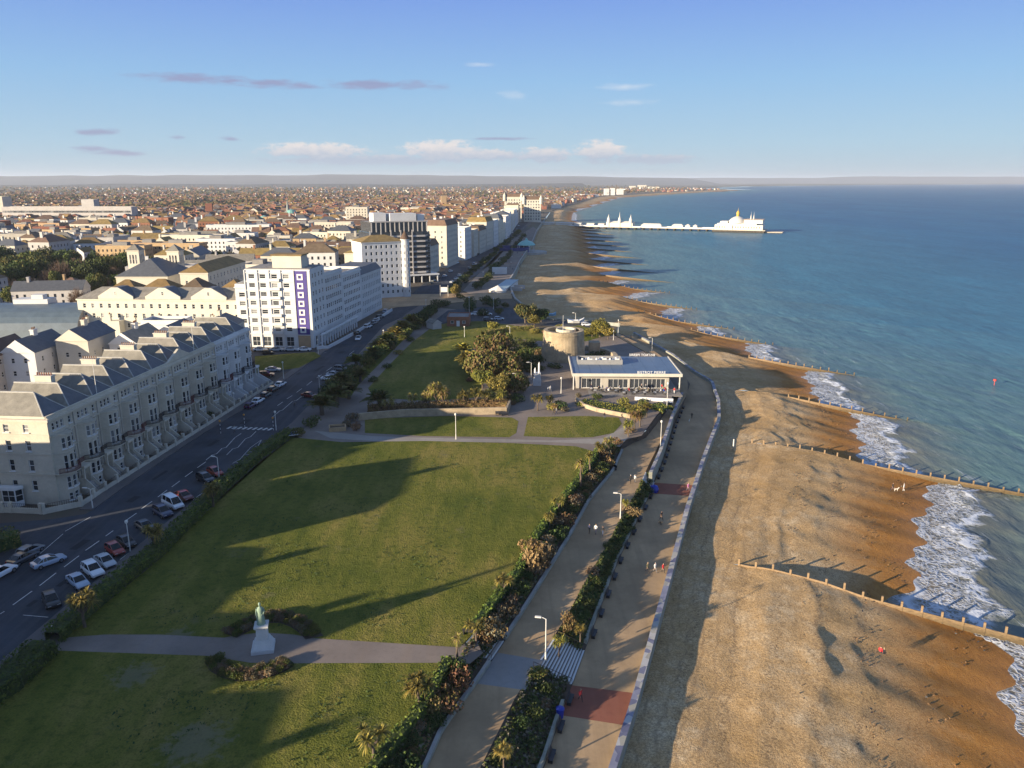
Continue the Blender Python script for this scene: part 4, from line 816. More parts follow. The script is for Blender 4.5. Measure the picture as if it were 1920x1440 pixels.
def gable_roof(x0, x1, y0, y1, z, h, axis='x', ov=.3, mat_i=0):
    mb = MB(); x0 -= ov; x1 += ov; y0 -= ov; y1 += ov
    if axis == 'x':
        ym = (y0 + y1) / 2; A, B = (x0, ym, z + h), (x1, ym, z + h)
        mb.face([(x0, y0, z), (x1, y0, z), B, A], mat_i); mb.face([(x1, y1, z), (x0, y1, z), A, B], mat_i); mb.face([(x0, y1, z), (x0, y0, z), A], 1); mb.face([(x1, y0, z), (x1, y1, z), B], 1)
    else:
        xm = (x0 + x1) / 2; A, B = (xm, y0, z + h), (xm, y1, z + h)
        mb.face([(x1, y0, z), (x1, y1, z), B, A], mat_i); mb.face([(x0, y1, z), (x0, y0, z), A, B], mat_i); mb.face([(x0, y0, z), (x1, y0, z), A], 1); mb.face([(x1, y1, z), (x0, y1, z), B], 1)
    return mb
def hip_roof(x0, x1, y0, y1, z, h, ov=.35, mat_i=0):
    mb = MB(); x0 -= ov; x1 += ov; y0 -= ov; y1 += ov; w, d = x1 - x0, y1 - y0
    if w >= d: A, B = (x0 + d * .45, (y0 + y1) / 2, z + h), (x1 - d * .45, (y0 + y1) / 2, z + h)
    else: A, B = ((x0 + x1) / 2, y0 + w * .45, z + h), ((x0 + x1) / 2, y1 - w * .45, z + h)
    a, b, c, d_ = (x0, y0, z), (x1, y0, z), (x1, y1, z), (x0, y1, z)
    if w >= d: mb.face([a, b, B, A], mat_i); mb.face([c, d_, A, B], mat_i); mb.face([b, c, B], mat_i); mb.face([d_, a, A], mat_i)
    else: mb.face([a, b, A], mat_i); mb.face([c, d_, B], mat_i); mb.face([b, c, B, A], mat_i); mb.face([d_, a, A, B], mat_i)
    mb.face([d_, c, b, a], mat_i); return mb
def flat_top(w, d, z, par=.9, t=.35):
    mb = MB(); mb.face([(t, t, z - .12), (w - t, t, z - .12), (w - t, d - t, z - .12), (t, d - t, z - .12)], 0); return mb
CHIM = {}
def chimney(par, x, y, z, wx=.9, wy=1.8, h=2.4, m=None):
    mb = MB(); mb.box(-wx / 2, wx / 2, -wy / 2, wy / 2, -1.5, h); mb.box(-wx / 2 - .12, wx / 2 + .12, -wy / 2 - .12, wy / 2 + .12, h, h + .25)
    n = max(2, int(wy / .45))
    for i in range(n): yy = -wy / 2 + wy * (i + .5) / n; mb.tube((0, yy, h + .25), (0, yy, h + .8), .14, .11, 6, 1)
    return mb.build("chimney", [m or W_CREAM, R_RED], par, (x, y, z))
def block(name, label, A, B, depth, h, wall, roof='flat', roofm=None, sides=None, rh=3.0, group=None, cat="building", cornice=True, style='sash', extra_h=None, chim=0, parapet=.9, chm=None):
    """an upright block: front from A to B (outward to the right of A->B); sides: {'f','r','b','l'}: (columns, floors, window w, window h, first sill, storey)"""
    ang = math.atan2(B[1] - A[1], B[0] - A[0]); w = math.hypot(B[0] - A[0], B[1] - A[1]); t = thing(name, label, cat, (A[0], A[1], -.15), ang, group); mb = MB()
    ph = h + (parapet if roof == 'flat' else 0)
    F = {'f': (Frame2((0, 0), 0), w), 'r': (Frame2((w, 0), PI / 2), depth), 'b': (Frame2((w, depth), PI), w), 'l': (Frame2((0, depth), -PI / 2), depth)}; todo = []
    for k, (fr, L) in F.items():
        ops = []
        s = (sides or {}).get(k)
        if s:
            n, fl, ww, wh, z0, st = s[:6]
            for i in range(fl):
                for x in cols(n, L, s[6] if len(s) > 6 else 1.0): ops.append((x, z0 + i * st, ww, wh))
        wall_plane(mb, fr, L, 0, ph, ops, 0); todo.append((fr, ops))
    if roof == 'flat':
        pt = .35; mb.face([(pt, pt, ph), (pt, depth - pt, ph), (0, depth, ph), (0, 0, ph)]); mb.face([(w, 0, ph), (w, depth, ph), (w - pt, depth - pt, ph), (w - pt, pt, ph)]); mb.face([(0, 0, ph), (w, 0, ph), (w - pt, pt, ph), (pt, pt, ph)]); mb.face([(pt, depth - pt, ph), (w - pt, depth - pt, ph), (w, depth, ph), (0, depth, ph)])
        for a, b in (((pt, pt), (w - pt, pt)), ((w - pt, pt), (w - pt, depth - pt)), ((w - pt, depth - pt), (pt, depth - pt)), ((pt, depth - pt), (pt, pt))): mb.face([(*b, h - .05), (*a, h - .05), (*a, ph), (*b, ph)])
    if cornice:
        c = .28; z = h - .5; P0 = [(-c, -c), (w + c, -c), (w + c, depth + c), (-c, depth + c)]; P1 = [(0, 0), (w, 0), (w, depth), (0, depth)]
        for zz, sgn in ((z, -1), (z + .4, 1)):
            for i in range(4):
                q = [P0[i], P0[(i + 1) % 4], P1[(i + 1) % 4], P1[i]]; q = [(x, y, zz) for x, y in q]; mb.face(q if sgn > 0 else q[::-1])
        for i in range(4): a, b = P0[i], P0[(i + 1) % 4]; mb.face([(*a, z), (*b, z), (*b, z + .4), (*a, z + .4)])
    mb.build("wall", [wall], t)
    for fr, ops in todo: put_windows(t, fr, ops, style)
    if roof == 'flat': r = MB(); r.box(.36, w - .36, .36, depth - .36, h - .3, h); ro = r.build("roof", [roofm or R_FLAT], t)
    elif roof == 'hip': ro = hip_roof(0, w, 0, depth, h, rh).build("roof", [roofm or R_SLATE], t)
    elif roof == 'mansard':
        r = MB(); i1 = 1.6; a = [(-.2, -.2), (w + .2, -.2), (w + .2, depth + .2), (-.2, depth + .2)]; b = [(i1, i1), (w - i1, i1), (w - i1, depth - i1), (i1, depth - i1)]
        for i in range(4): r.face([(*a[i], h), (*a[(i + 1) % 4], h), (*b[(i + 1) % 4], h + rh), (*b[i], h + rh)])
        r.face([(*q, h + rh) for q in b]); ro = r.build("roof", [roofm or R_SLATE], t)
    else: ro = gable_roof(0, w, 0, depth, h, rh, roof[-1]).build("roof", [roofm or R_SLATE, wall], t)
    for i in range(chim):
        cx = w * (i + .5) / chim; chimney(ro, cx, depth * .5, h + (rh * .7 if roof != 'flat' else .2), .9, 1.7, 2.0, chm or wall)
    return t, w
# ------------------------------------------------------------------ the long terrace by the coast road: one house after another
F0, F1 = Vector((-79.4, 127.0)), Vector((-72.6, 211.6)); TDIR = (F1 - F0).normalized(); TANG = math.atan2(TDIR.y, TDIR.x); HW = (F1 - F0).length / 12
BOW = [(.5, 0), (1.05, -1.15), (1.95, -1.75), (3.35, -1.75), (4.25, -1.15), (4.8, 0)]
def terrace_house(i, wall, label, first=False, pediment=False):
    o = F0 + TDIR * (HW * i); t = thing("terrace_house", label, "house", (o.x, o.y, -.12), TANG, "terraced houses facing the coast road"); w = HW; D = 13.0; EZ = 15.4; mb = MB(); wins = []
    def plane(fr, L, z0, z1, ops, st='sill'): wall_plane(mb, fr, L, z0, z1, ops); wins.append((fr, ops, st))
    fl = Frame2((0, 0), 0)
    # entrance bay beside the bow, all floors
    ops = [(5.95, 2.45, 1.05, 2.5), (5.95, 6.3, 1.0, 2.5), (5.95, 9.9, .95, 2.1)]
    fr = Frame2((4.8, 0), 0); plane(fr, w - 4.8, 0, 13.0, [(x - 4.8, z, a, b) for x, z, a, b in ops])
    fr = Frame2((0, 0), 0); plane(fr, .5, 0, 13.0, [])
    for a, b in zip(BOW, BOW[1:]):
        L = math.hypot(b[0] - a[0], b[1] - a[1]); fr = Frame2(a, math.atan2(b[1] - a[1], b[0] - a[0])); ok = abs(b[1] - a[1]) < .75; ww = 1.05 if L > 1.2 else .72
        ops = [(L / 2, .5, ww, 1.35), (L / 2, 2.75, ww, 2.1), (L / 2, 6.1, ww, 2.7), (L / 2, 10.0, ww, 2.0)] if (ok or a is BOW[1] or a is BOW[3]) else []
        plane(fr, L, 0, 12.6, ops)
    mb.face([(x, y, 12.6) for x, y in BOW])
    plane(Frame2((0, 0), 0), w, 13.0, EZ + .8, [(1.5, 13.35, .8, 1.35), (2.65, 13.35, .8, 1.35), (3.8, 13.35, .8, 1.35), (5.95, 13.35, .8, 1.35)])
    mb.face([(.5, 0, 12.6), (4.8, 0, 12.6), (4.8, 0, 13.0), (.5, 0, 13.0)])
    if first:
        fr = Frame2((0, 15.0), -PI / 2); ops = [(x, z, .95, h) for x in (1.6, 4.2, 7.4, 11.0) for z, h in ((2.6, 1.9), (6.2, 2.1), (9.9, 1.9), (13.3, 1.4))]; plane(fr, 15.0, 0, EZ + .8, ops)
        for z in (5.6, 9.3, 12.7): mb.box(-.16, -.002, -.16, 15.0, z, z + .28)
        mb.box(-.5, -.002, -.5, 15.0, EZ - .1, EZ + .35)
    else: mb.face([(0, D, 0), (0, 0, 0), (0, 0, EZ + .8), (0, D, EZ)])
    mb.face([(w, 0, 0), (w, D, 0), (w, D, EZ), (w, 0, EZ + .8)]); mb.face([(w, D, 0), (0, D, 0), (0, D, EZ), (w, D, EZ)])
    # string courses, cornice and parapet top
    for z, p in ((5.35, .18), (9.2, .14), (12.45, .22)):
        P = [(.0, 0), *BOW, (w, 0)]
        for a, b in zip(P, P[1:]):
            d = Vector((b[0] - a[0], b[1] - a[1])); d.normalize(); n = (d.y * p, -d.x * p); A = (a[0] + n[0], a[1] + n[1]); B = (b[0] + n[0], b[1] + n[1])
            mb.face([(*A, z), (*B, z), (*B, z + .22), (*A, z + .22)]); mb.face([(*A, z + .22), (*B, z + .22), (*b, z + .22), (*a, z + .22)]); mb.face([(*a, z), (*b, z), (*B, z), (*A, z)])
    mb.box(0, w, -.45, -.003, EZ - .15, EZ + .22); mb.box(0, w, -.18, -.002, EZ + .22, EZ + .5); mb.box(0, w, .002, .35, EZ - .2, EZ + .8)
    if pediment: mb.add([(-1.5, -.2, EZ + .82), (w + 1.5, -.2, EZ + .82), (w / 2, -.2, EZ + 2.9), (-1.5, .35, EZ + .82), (w + 1.5, .35, EZ + .82), (w / 2, .35, EZ + 2.9)], [(0, 1, 2), (5, 4, 3), (2, 1, 4, 5), (0, 2, 5, 3), (1, 0, 3, 4)])
    mb.build("wall", [wall], t)
    for fr, ops, st in wins: put_windows(t, fr, ops, st)
    # balcony: wavy slab following the bow, dark iron railing
    def off(p_, q): return [(x + (0 if 0 < y + 1 else 0), y - q) for x, y in p_]
    P = [(-.02, -.9), (.3, -1.0), (.8, -1.9), (1.9, -2.6), (3.4, -2.6), (4.5, -1.9), (5.0, -1.0), (w + .02, -.9)]; Q = [(.0, -.003), *[(x, y - .003) for x, y in BOW], (w, -.003)]
    b = MB(); b.prism(P + Q[::-1], 5.62, 5.78, 0); bo = b.build("balcony", [wall], t); r = MB()
    for a, c in zip(P, P[1:]):
        r.tube((*a, 6.65), (*c, 6.65), .05, None, 4); r.tube((*a, 5.9), (*c, 5.9), .035, None, 4); L = math.hypot(c[0] - a[0], c[1] - a[1])
        for k in range(int(L / .16) + 1): s = k * .16 / L; x, y = lerp(a[0], c[0], s), lerp(a[1], c[1], s); r.box(x - .022, x + .022, y - .022, y + .022, 5.78, 6.65)
    r.build("railing", [M_IRON if i % 3 else M_IRONR], bo)
    # small attic balconettes on the bow head
    r = MB(); rail = [(.6, -.5), (1.1, -1.2), (1.95, -1.8), (3.35, -1.8), (4.2, -1.2), (4.7, -.5)]
    for a, c in zip(rail, rail[1:]): r.tube((*a, 13.25), (*c, 13.25), .05, None, 4); r.tube((*a, 12.8), (*c, 12.8), .04, None, 4)
    r.build("balconette", [wall], t)
    # porch, steps and side walls down to the pavement
    po = MB(); po.box(4.95, 5.2, -2.0, -1.7, 2.2, 5.0); po.box(6.7, 6.95, -2.0, -1.7, 2.2, 5.0); po.box(4.8, 7.03, -2.2, -.01, 5.0, 5.5); po.build("porch", [wall], t)
    gd = 4.0 + .14 * i; st = MB()
    n = 9
    for k in range(n): st.box(5.1, 6.8, -2.0 - (gd - 2.0) * (k + 1) / n, -2.0 - (gd - 2.0) * k / n, 0, 2.2 * (n - k) / n - .02)
    st.box(5.1, 6.8, -2.0, -.02, 0, 2.18); st.build("steps", [M_CONC], t); sw = MB()
    for x in (4.95, 6.8): sw.add([(x, -.02, 0), (x + .16, -.02, 0), (x + .16, -gd, 0), (x, -gd, 0), (x, -.02, 3.1), (x + .16, -.02, 3.1), (x + .16, -gd, 1.0), (x, -gd, 1.0), (x, -2, 3.1), (x + .16, -2, 3.1)], [(0, 3, 7, 8, 4), (1, 5, 9, 6, 2), (4, 8, 9, 5), (8, 7, 6, 9), (3, 2, 6, 7)])
    sw.build("step_wall", [wall], t)
    # roof with the ridge running back from the street, hipped to the front, coping on the party wall
    z = EZ; zr = z + 3.9; r = MB(); a, b_, c, d = (0, .3, z), (w, .3, z), (w, D, z), (0, D, z); A, B = (w / 2, 4.6, zr), (w / 2, D, zr)
    if first: A, B = (w / 2 + .6, 4.6, zr), (w / 2 + .6, 11.0, zr)
    r.face([a, b_, A], 0); r.face([b_, c, B, A], 0); r.face([d, a, A, B], 1)  # sunlit slope painted in paler slate, shaded slopes in darker slate
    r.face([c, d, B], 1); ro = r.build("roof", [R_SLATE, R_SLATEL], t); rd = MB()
    rd.tube(A, B, .16, None, 5); rd.tube(a, A, .12, None, 5); rd.tube(b_, A, .12, None, 5); rd.box(-.18, .18, .4, D - .3, z + .02, z + .5) if i else None; rd.build("roof_ridge", [R_LEAD], ro)
    dp = MB(); dp.tube((w - .16, -.12, .2), (w - .16, -.12, EZ - .2), .08, None, 6); dp.build("drainpipe", [M_CONC], t)
    if i in (1, 3, 5, 7, 9): chimney(ro, w, D - 3.5, z + 1.6, 1.2, 3.2, 2.6, W_CREAM)
    return t
for i in range(12):
    white = i >= 9
    lab = ("end house of the cream terrace with a sunlit gable wall on the side street" if i == 0 else (ORD[i] + " cream bow-fronted terrace house, counted from the sunlit end gable") if not white else ["first", "middle", "end"][i - 9] + " white painted terrace house at the far end of the cream terrace")
    terrace_house(i, W_WHITE if white else W_BUFF, lab, i == 0, i == 6)
# end block rear: bay porch and lower wing beside the side street
block("rear_wing", "low cream wing behind the end house of the terrace", (-101, 133.2), (-94.6, 132.6), 9, 12.5, W_BUFF, 'hip', R_SLATE, {'f': (2, 3, .95, 1.8, 2.6, 3.6)}, 2.6)
by = MB(); wn = [(0, 0), (.7, -1.1), (3.1, -1.1), (3.8, 0)]
bt = thing("bay_window", "white glazed ground floor bay on the sunlit end gable of the terrace", "bay window", (-89.2, 127.25, -.1), TANG - PI / 2, None)
by.prism(wn, 0, 1.0); by.prism([(-.2, 0), (.6, -1.35), (3.2, -1.35), (4.0, 0)], 3.2, 3.7); by.build("bay_frame", [F_WHITE], bt)
for a, b in zip(wn, wn[1:]):
    L = math.hypot(b[0] - a[0], b[1] - a[1]); put("window", win_mesh(L - .06, 2.2, 'sash'), bt, ((a[0] + b[0]) / 2, (a[1] + b[1]) / 2, 1.0), math.atan2(b[1] - a[1], b[0] - a[0]))
# front garden walls with piers and railings
def wallrun(name, label, pts, h, t, m, piers=0, rail=False, z=0, cat="wall"):
    mb = MB(); rl = MB()
    for a, b in zip(pts, pts[1:]):
        a = Vector(a); b = Vector(b); L = (b - a).length; d = (b - a) / L; n = Vector((-d.y, d.x)); za = z(a.y) if callable(z) else z; zb = z(b.y) if callable(z) else z
        q = [a - n * t / 2, b - n * t / 2, b + n * t / 2, a + n * t / 2]; zz = [za, zb, zb, za]; v = [(p.x, p.y, zq - .2) for p, zq in zip(q, zz)] + [(p.x, p.y, zq + h) for p, zq in zip(q, zz)]
        mb.add(v, [(0, 1, 5, 4), (1, 2, 6, 5), (2, 3, 7, 6), (3, 0, 4, 7), (4, 5, 6, 7)])
        if piers:
            for k in range(int(L / piers) + 1):
                p = a + d * (k * piers); zp = lerp(za, zb, k * piers / L); mb.obox(p, d, n, t * .75, t * .75, zp - .2, zp + h + (1.0 if rail else .35))
        if rail:
            for k in range(int(L / .35)): p = a + d * (k * .35); rl.box(p.x - .02, p.x + .02, p.y - .02, p.y + .02, za + h, za + h + .75)
            rl.tube((a.x, a.y, za + h + .75), (b.x, b.y, zb + h + .75), .03, None, 4)
    if rail:
        o = thing(name, label, cat); mb.build("wall_base", [m], o); rl.build("railing", [M_IRON], o); return o
    return tag(mb.build(name, [m]), label, cat)
gw = []
for i in range(13):
    o = F0 + TDIR * (HW * i); n = Vector((TDIR.y, -TDIR.x)); gw.append(tuple(o + n * (4.0 + .14 * i)))
wallrun("front_wall", "low cream front garden wall with iron railings along the terrace", gw, .7, .35, W_BUFF, 3.6, True)
wallrun("front_wall", "cream wall with dark railing at the corner of the end house", [(-93, 124.2), (-86, 124.0), (-80, 123.4), gw[0]], .8, .35, W_BUFF, 5.5, True)
# ------------------------------------------------------------------ houses behind the terrace
def house(label, A, B, depth, h, wall, rm, axis, rh, sides=None, chim=0, cat="house", name="house", group=None): return block(name, label, A, B, depth, h, wall, 'gable_' + axis, rm, sides, rh, group, cat, False, 'sash', None, chim)
def pxline(u0, v0, u1, v1, z): return at(u0, v0, z), at(u1, v1, z)
def front(u0, u1, dist, z=0.0):
    """a frontage facing the camera between two pixel columns at the given distance"""
    d0 = dist * math.cos(PITCH) + (CAMH - z - 8) * math.sin(PITCH); return ((u0 - 960) / FOC * d0, dist), ((u1 - 960) / FOC * d0, dist)
W3 = {'f': (2, 4, .9, 1.3, 2.2, 3.2), 'r': (3, 4, .9, 1.3, 2.2, 3.2)}
for u0, u1, dist, h, dp, wl, rm, rh, lab, ch in [(10, 72, 186, 14.5, 15, W_WHITE, R_SLATE, 3.2, "white gabled house behind the cream terrace with a half shaded wall", 1), (112, 172, 193, 16.0, 14, W_CREAM, R_SLATE, 3.0, "tall pale pink gabled house behind the terrace, next to the white gable", 1), (210, 262, 199, 14.0, 15, W_WHITE, R_SLATEL, 3.0, "white gabled house behind the terrace, beside the tall pink gable", 1), (-60, -8, 182, 14.0, 15, W_GREY, R_BROWN, 3.2, "grey gabled house behind the terrace on the edge of town", 1), (290, 345, 214, 13.6, 12, W_WHITE, R_SLATE, 2.6, "low white house with a slate roof squeezed behind the middle of the terrace", 0), (370, 440, 226, 13.8, 10, W_CREAM, R_SLATE, 2.4, "cream house with a slate roof behind the white end of the terrace", 1)]:
    A, B = front(u0, u1, dist); house(lab, A, B, dp, h, wl, rm, 'y', rh, W3, ch)
A, B = front(268, 345, 232); block("house", "white flat roofed extension between the terrace and the three gabled building", A, B, 8, 13.6, W_WHITE, 'flat', R_FLAT, {'f': (4, 2, .9, 1.2, 6, 3.2)})
# ------------------------------------------------------------------ the long cream building with three gables
A, B = (-151, 269), (-92.3, 265.5); t, w = block("apartment_building", "long sunlit cream building with three gables in front of its slate roof", A, B, 13, 15.6, W_YELLOW, 'hip', R_SLATEL, {'f': (19, 4, 1.0, 1.6, 2.2, 3.4)}, 3.4, None, "building", True, 'sash')
for gx in (.24, .525, .80):
    mb = MB(); x = w * gx; W_ = 6.2
    mb.add([(x - W_, -.25, 15.2), (x + W_, -.25, 15.2), (x + W_, -.25, 16.6), (x + 1.2, -.25, 19.6), (x - 1.2, -.25, 19.6), (x - W_, -.25, 16.6), (x - W_, .3, 15.2), (x + W_, .3, 15.2), (x + W_, .3, 16.6), (x + 1.2, .3, 19.6), (x - 1.2, .3, 19.6), (x - W_, .3, 16.6)], [(0, 1, 2, 3, 4, 5), (11, 10, 9, 8, 7, 6), (2, 1, 7, 8), (3, 2, 8, 9), (4, 3, 9, 10), (5, 4, 10, 11), (0, 5, 11, 6)])
    gb = mb.build("gable", [W_YELLOW], t); put("window", win_mesh(.7, 1.3, 'sash'), gb, (x, -.30, 17.0)); r = MB()
    r.face([(x - W_, .31, 16.5), (x - 1.2, .31, 19.5), (x - 1.2, 6.4, 19.5), (x - W_, 6.4, 16.5)]); r.face([(x + 1.2, .31, 19.5), (x + W_, .31, 16.5), (x + W_, 6.4, 16.5), (x + 1.2, 6.4, 19.5)]); r.face([(x - 1.2, .31, 19.5), (x + 1.2, .31, 19.5), (x + 1.2, 6.4, 19.5), (x - 1.2, 6.4, 19.5)]); r.face([(x + W_, 6.4, 16.5), (x - W_, 6.4, 16.5), (x - 1.2, 6.4, 19.5), (x + 1.2, 6.4, 19.5)]); r.build("gable_roof", [R_SLATE], t)
for i, gx in enumerate((.06, .20, .35, .50, .66, .82)):
    x = w * gx; mb = MB(); mb.box(x, x + 4.2, -3.2, -.02, 0, 7.4 + (i % 2)); q = mb.build("rear_extension", [W_YELLOW], t); chimney(q, x + .6, -2.2, 7.4 + (i % 2), .7, .9, 2.0, W_YELLOW)
for i, (u0, u1, dist, h, rm) in enumerate([(200, 262, 286, 15.5, R_OCHRE), (262, 330, 288, 15.5, R_OCHRE), (338, 388, 287, 16, R_BROWN), (408, 462, 286, 15.6, R_OCHRE)]):
    A, B = front(u0, u1, dist); block("house", ORD[i] + " cream house with a low pyramid roof behind the three gabled building", A, B, 12, h, W_CREAM, 'hip', rm, None, 4.0)
# theatre with the two square towers, and the slate roofed hall between
A, B = front(222, 318, 322); block("theatre_hall", "white theatre hall with a wide hipped slate roof between two square towers", A, B, 26, 17, W_CREAM, 'hip', R_SLATE, None, 6.5, None, "theatre")
for i, (u0, u1, dist) in enumerate([(246, 268, 348), (320, 342, 345)]):
    A, B = front(u0, u1, dist); t, w = block("theatre_tower", ["square cream belfry tower on the inland side of the slate theatre roof", "square cream belfry tower on the seaward side of the slate theatre roof"][i], A, B, 5.5, 25.5, W_CREAM, 'hip', R_SLATEL, {'f': (3, 1, .8, 4.0, 19.5, 5, .7), 'r': (3, 1, .8, 4.0, 19.5, 5, .7)}, 2.6, None, "tower")
A, B = front(343, 395, 305); block("hotel", "cream flat ended hotel block with a lichen roof behind the three gabled building", A, B, 44, 20.5, W_CREAM, 'hip', R_OCHRE, {'f': (3, 4, .9, 1.3, 4, 4), 'r': (11, 5, 1.1, 1.8, 2.4, 3.7)}, 3.0, None, "hotel")
# barrel roofed sports hall
def barrel():
    t = thing("sports_hall", "low hall with a long blue grey barrel roof beside the three gabled building", "hall", (-172, 262, -.1), math.radians(2)); mb = MB(); n = 14; W_, D, Hh = 46, 26, 10.5
    P = [(-D / 2 * math.cos(PI * i / n), 2.5 + Hh * math.sin(PI * i / n) ** .8) for i in range(n + 1)]
    for a, b in zip(P, P[1:]): mb.face([(-W_ / 2, D / 2 + a[0], a[1]), (W_ / 2, D / 2 + a[0], a[1]), (W_ / 2, D / 2 + b[0], b[1]), (-W_ / 2, D / 2 + b[0], b[1])])
    mb.build("roof", [mat("blue_grey_sheet", (.085, .115, .14), .45, .2, .4)], t, smooth=True); e = MB()
    for x in (-W_ / 2, W_ / 2): e.face([(x, D / 2 + a, z) for a, z in P] + [(x, D, 0), (x, 0, 0)])
    for i, (a, z) in enumerate(P[:-1]): b = P[i + 1]; e.face([(-W_ / 2 - .4, D / 2 + a[0] if 0 else D / 2 + a, z + .25), (-W_ / 2 + .6, D / 2 + a, z + .25), (-W_ / 2 + .6, D / 2 + b[0], b[1] + .25), (-W_ / 2 - .4, D / 2 + b[0], b[1] + .25)])
    e.box(-W_ / 2, W_ / 2, 0, .3, 0, 2.6); e.build("wall", [M_CONC], t); b = MB(); b.box(-4, 8, 12, 18, 10, 14.5); b.box(2, 6, 13, 16, 14.5, 16); b.build("plant_room", [W_WHITE], t)
barrel()
# ------------------------------------------------------------------ the white apartment block with the purple strip
def purple_block():
    A, B = Vector((-89.6, 261.6)), Vector((-67.2, 259.8)); ang = math.atan2(B.y - A.y, B.x - A.x); w = (B - A).length; D = 15.0; H = 26.3
    t = thing("apartment_block", "eight storey white apartment block with a purple strip of square windows", "apartment block", (A.x, A.y, -.1), ang); mb = MB(); fr = Frame2((0, 0), 0); st = 2.98; z0 = 4.7; flats = []; bal = []
    xs = [2.4, 6.2, 10.2, 14.2]
    ops = [(x, z0 + st * k + .9, 2.0, 1.45) for k in range(7) for x in xs]; sq = [(19.0, z0 + st * k + 1.0, 1.0, 1.0) for k in range(7)]; gr = [(x, .5, 2.6, 3.2) for x in (2.4, 6.2, 10.2, 14.2)] + [(19.0, 1.8, 1.1, 1.1)]
    wall_plane(mb, fr, w, 0, H, ops + sq + gr); rt = Frame2((w, 0), PI / 2); so_ = [(x, z0 + st * k + .8, 1.3, 1.6) for k in range(7) for x in (2.6, 5.4, 9.0, 12.4)] + [(x, .5, 2.0, 3.2) for x in (3, 7.5, 12)]; wall_plane(mb, rt, D, 0, H, so_)
    wall_plane(mb, Frame2((w, D), PI), w, 0, H, []); wall_plane(mb, Frame2((0, D), -PI / 2), D, 0, H, []); mb.box(.02, w - .02, .02, D - .02, H - .02, H + .25)
    for k in range(8): mb.box(-.15, 16.8, -.18, -.004, z0 + st * k - .25, z0 + st * k + .12)
    for x in (-.15, 4.2, 8.2, 12.2, 16.7, w - .35): mb.box(x, x + .35, -.32, -.19, 0, H)
    for k in range(7): mb.box(8.35, 12.1, -.95, -.33, z0 + st * k + .0, z0 + st * k + .95)
    mb.build("wall", [W_WHITE], t); pp = MB(); wall_plane(pp, Frame2((17.1, -.12), 0), 4.2, z0 - .1, H - .3, [(x - 17.1, z, a, b) for x, z, a, b in sq], 0, .1); pp.box(17.1, 21.3, -.119, -.02, H - .3, H - .25); pp.build("purple_panel", [W_PURPLE], t)
    pp = MB(); pp.box(17.1, 21.3, -.14, -.02, .3, 4.3); pp.build("brick_panel", [W_TAN], t)
    put_windows(t, fr, ops, lambda x, z: 'sash'); put_windows(t, fr, gr, 'sash'); put_windows(t, rt, so_, 'sash')
    for x, z, a, b in sq: put("window", win_mesh(a, b, 'square'), t, (x, .06, z))
    r = MB(); r.box(.5, w - .5, .5, D - .5, H + .26, H + .5); ro = r.build("roof", [R_FLAT], t); p = MB(); p.box(9, 19, 2.2, 8.5, H + .5, H + 4.6); p.build("penthouse", [W_CREAM], ro); p = MB(); p.box(8.6, 19.4, 1.8, 9, H + 4.6, H + 5.0); p.box(12, 17, 9.2, 13, H + .5, H + 4.0); p.build("penthouse_roof", [R_OCHRE], ro)
    return t
purple_block()
A, B = front(446, 471, 263.5); block("apartment_wing", "narrow white wing between the three gabled building and the purple striped block", A, B, 12, 20.5, W_WHITE, 'flat', R_FLAT, {'f': (1, 6, 2.0, 1.5, 2.0, 3.0)}, cat="building")
# buildings facing the sea beyond it, one after another along the road
FL0, FL1 = Vector((-67.2, 275)), Vector((-58.2, 345))
def along(y0, y1, line=(FL0, FL1)):
    f = lambda y: line[0].x + (line[1].x - line[0].x) * (y - line[0].y) / (line[1].y - line[0].y)
    return (f(y0), y0), (f(y1), y1)
A, B = along(275.5, 296); block("apartment_building", "long pale blue white apartment building directly behind the purple striped block", A, B, 14, 22.6, W_WHITE, 'flat', R_FLAT, {'f': (9, 6, 1.3, 1.6, 4.6, 3.0), 'l': (3, 2, 1.2, 1.5, 16, 3)}, style='sash')
A, B = along(296.3, 318); block("apartment_building", "white apartment building with a lower roof in the middle of the seafront block", A, B, 14, 20.6, W_WHITE, 'flat', R_FLAT, {'f': (10, 6, 1.3, 1.6, 3.2, 2.9)}, style='sash')
A, B = along(318.3, 346); block("hotel", "white five storey hotel with tall windows at the corner of the junction", A, B, 15, 18.0, W_WHITE, 'mansard', R_SLATE, {'f': (11, 5, 1.0, 2.0, 1.6, 3.3), 'r': (4, 5, 1.0, 2.0, 1.6, 3.3)}, 2.6, None, "hotel")
cn = thing("colonnade", "white ground floor colonnade along the seafront apartment buildings", "colonnade"); mb = MB(); mb.box(-.25, .25, -.25, .25, 0, 3.9); cm = mesh_of(mb, "column", [F_WHITE])
for y in np.arange(262, 300, 2.6): put("column", cm, cn, (-65.0 + (y - 262) * .129, y, 0))
mb = MB(); mb.prism([(-65.5, 261.6), (-64.5, 261.6), (-59.6, 299.6), (-60.6, 299.6)], 3.9, 4.3); mb.build("beam", [F_WHITE], cn)
wallrun("front_wall", "long low white wall along the pavement in front of the seafront apartments", [(-66, 258.0), (-62.2, 258.6), (-58.2, 285), (-54.8, 315), (-52.5, 338)], 1.0, .4, F_WHITE)
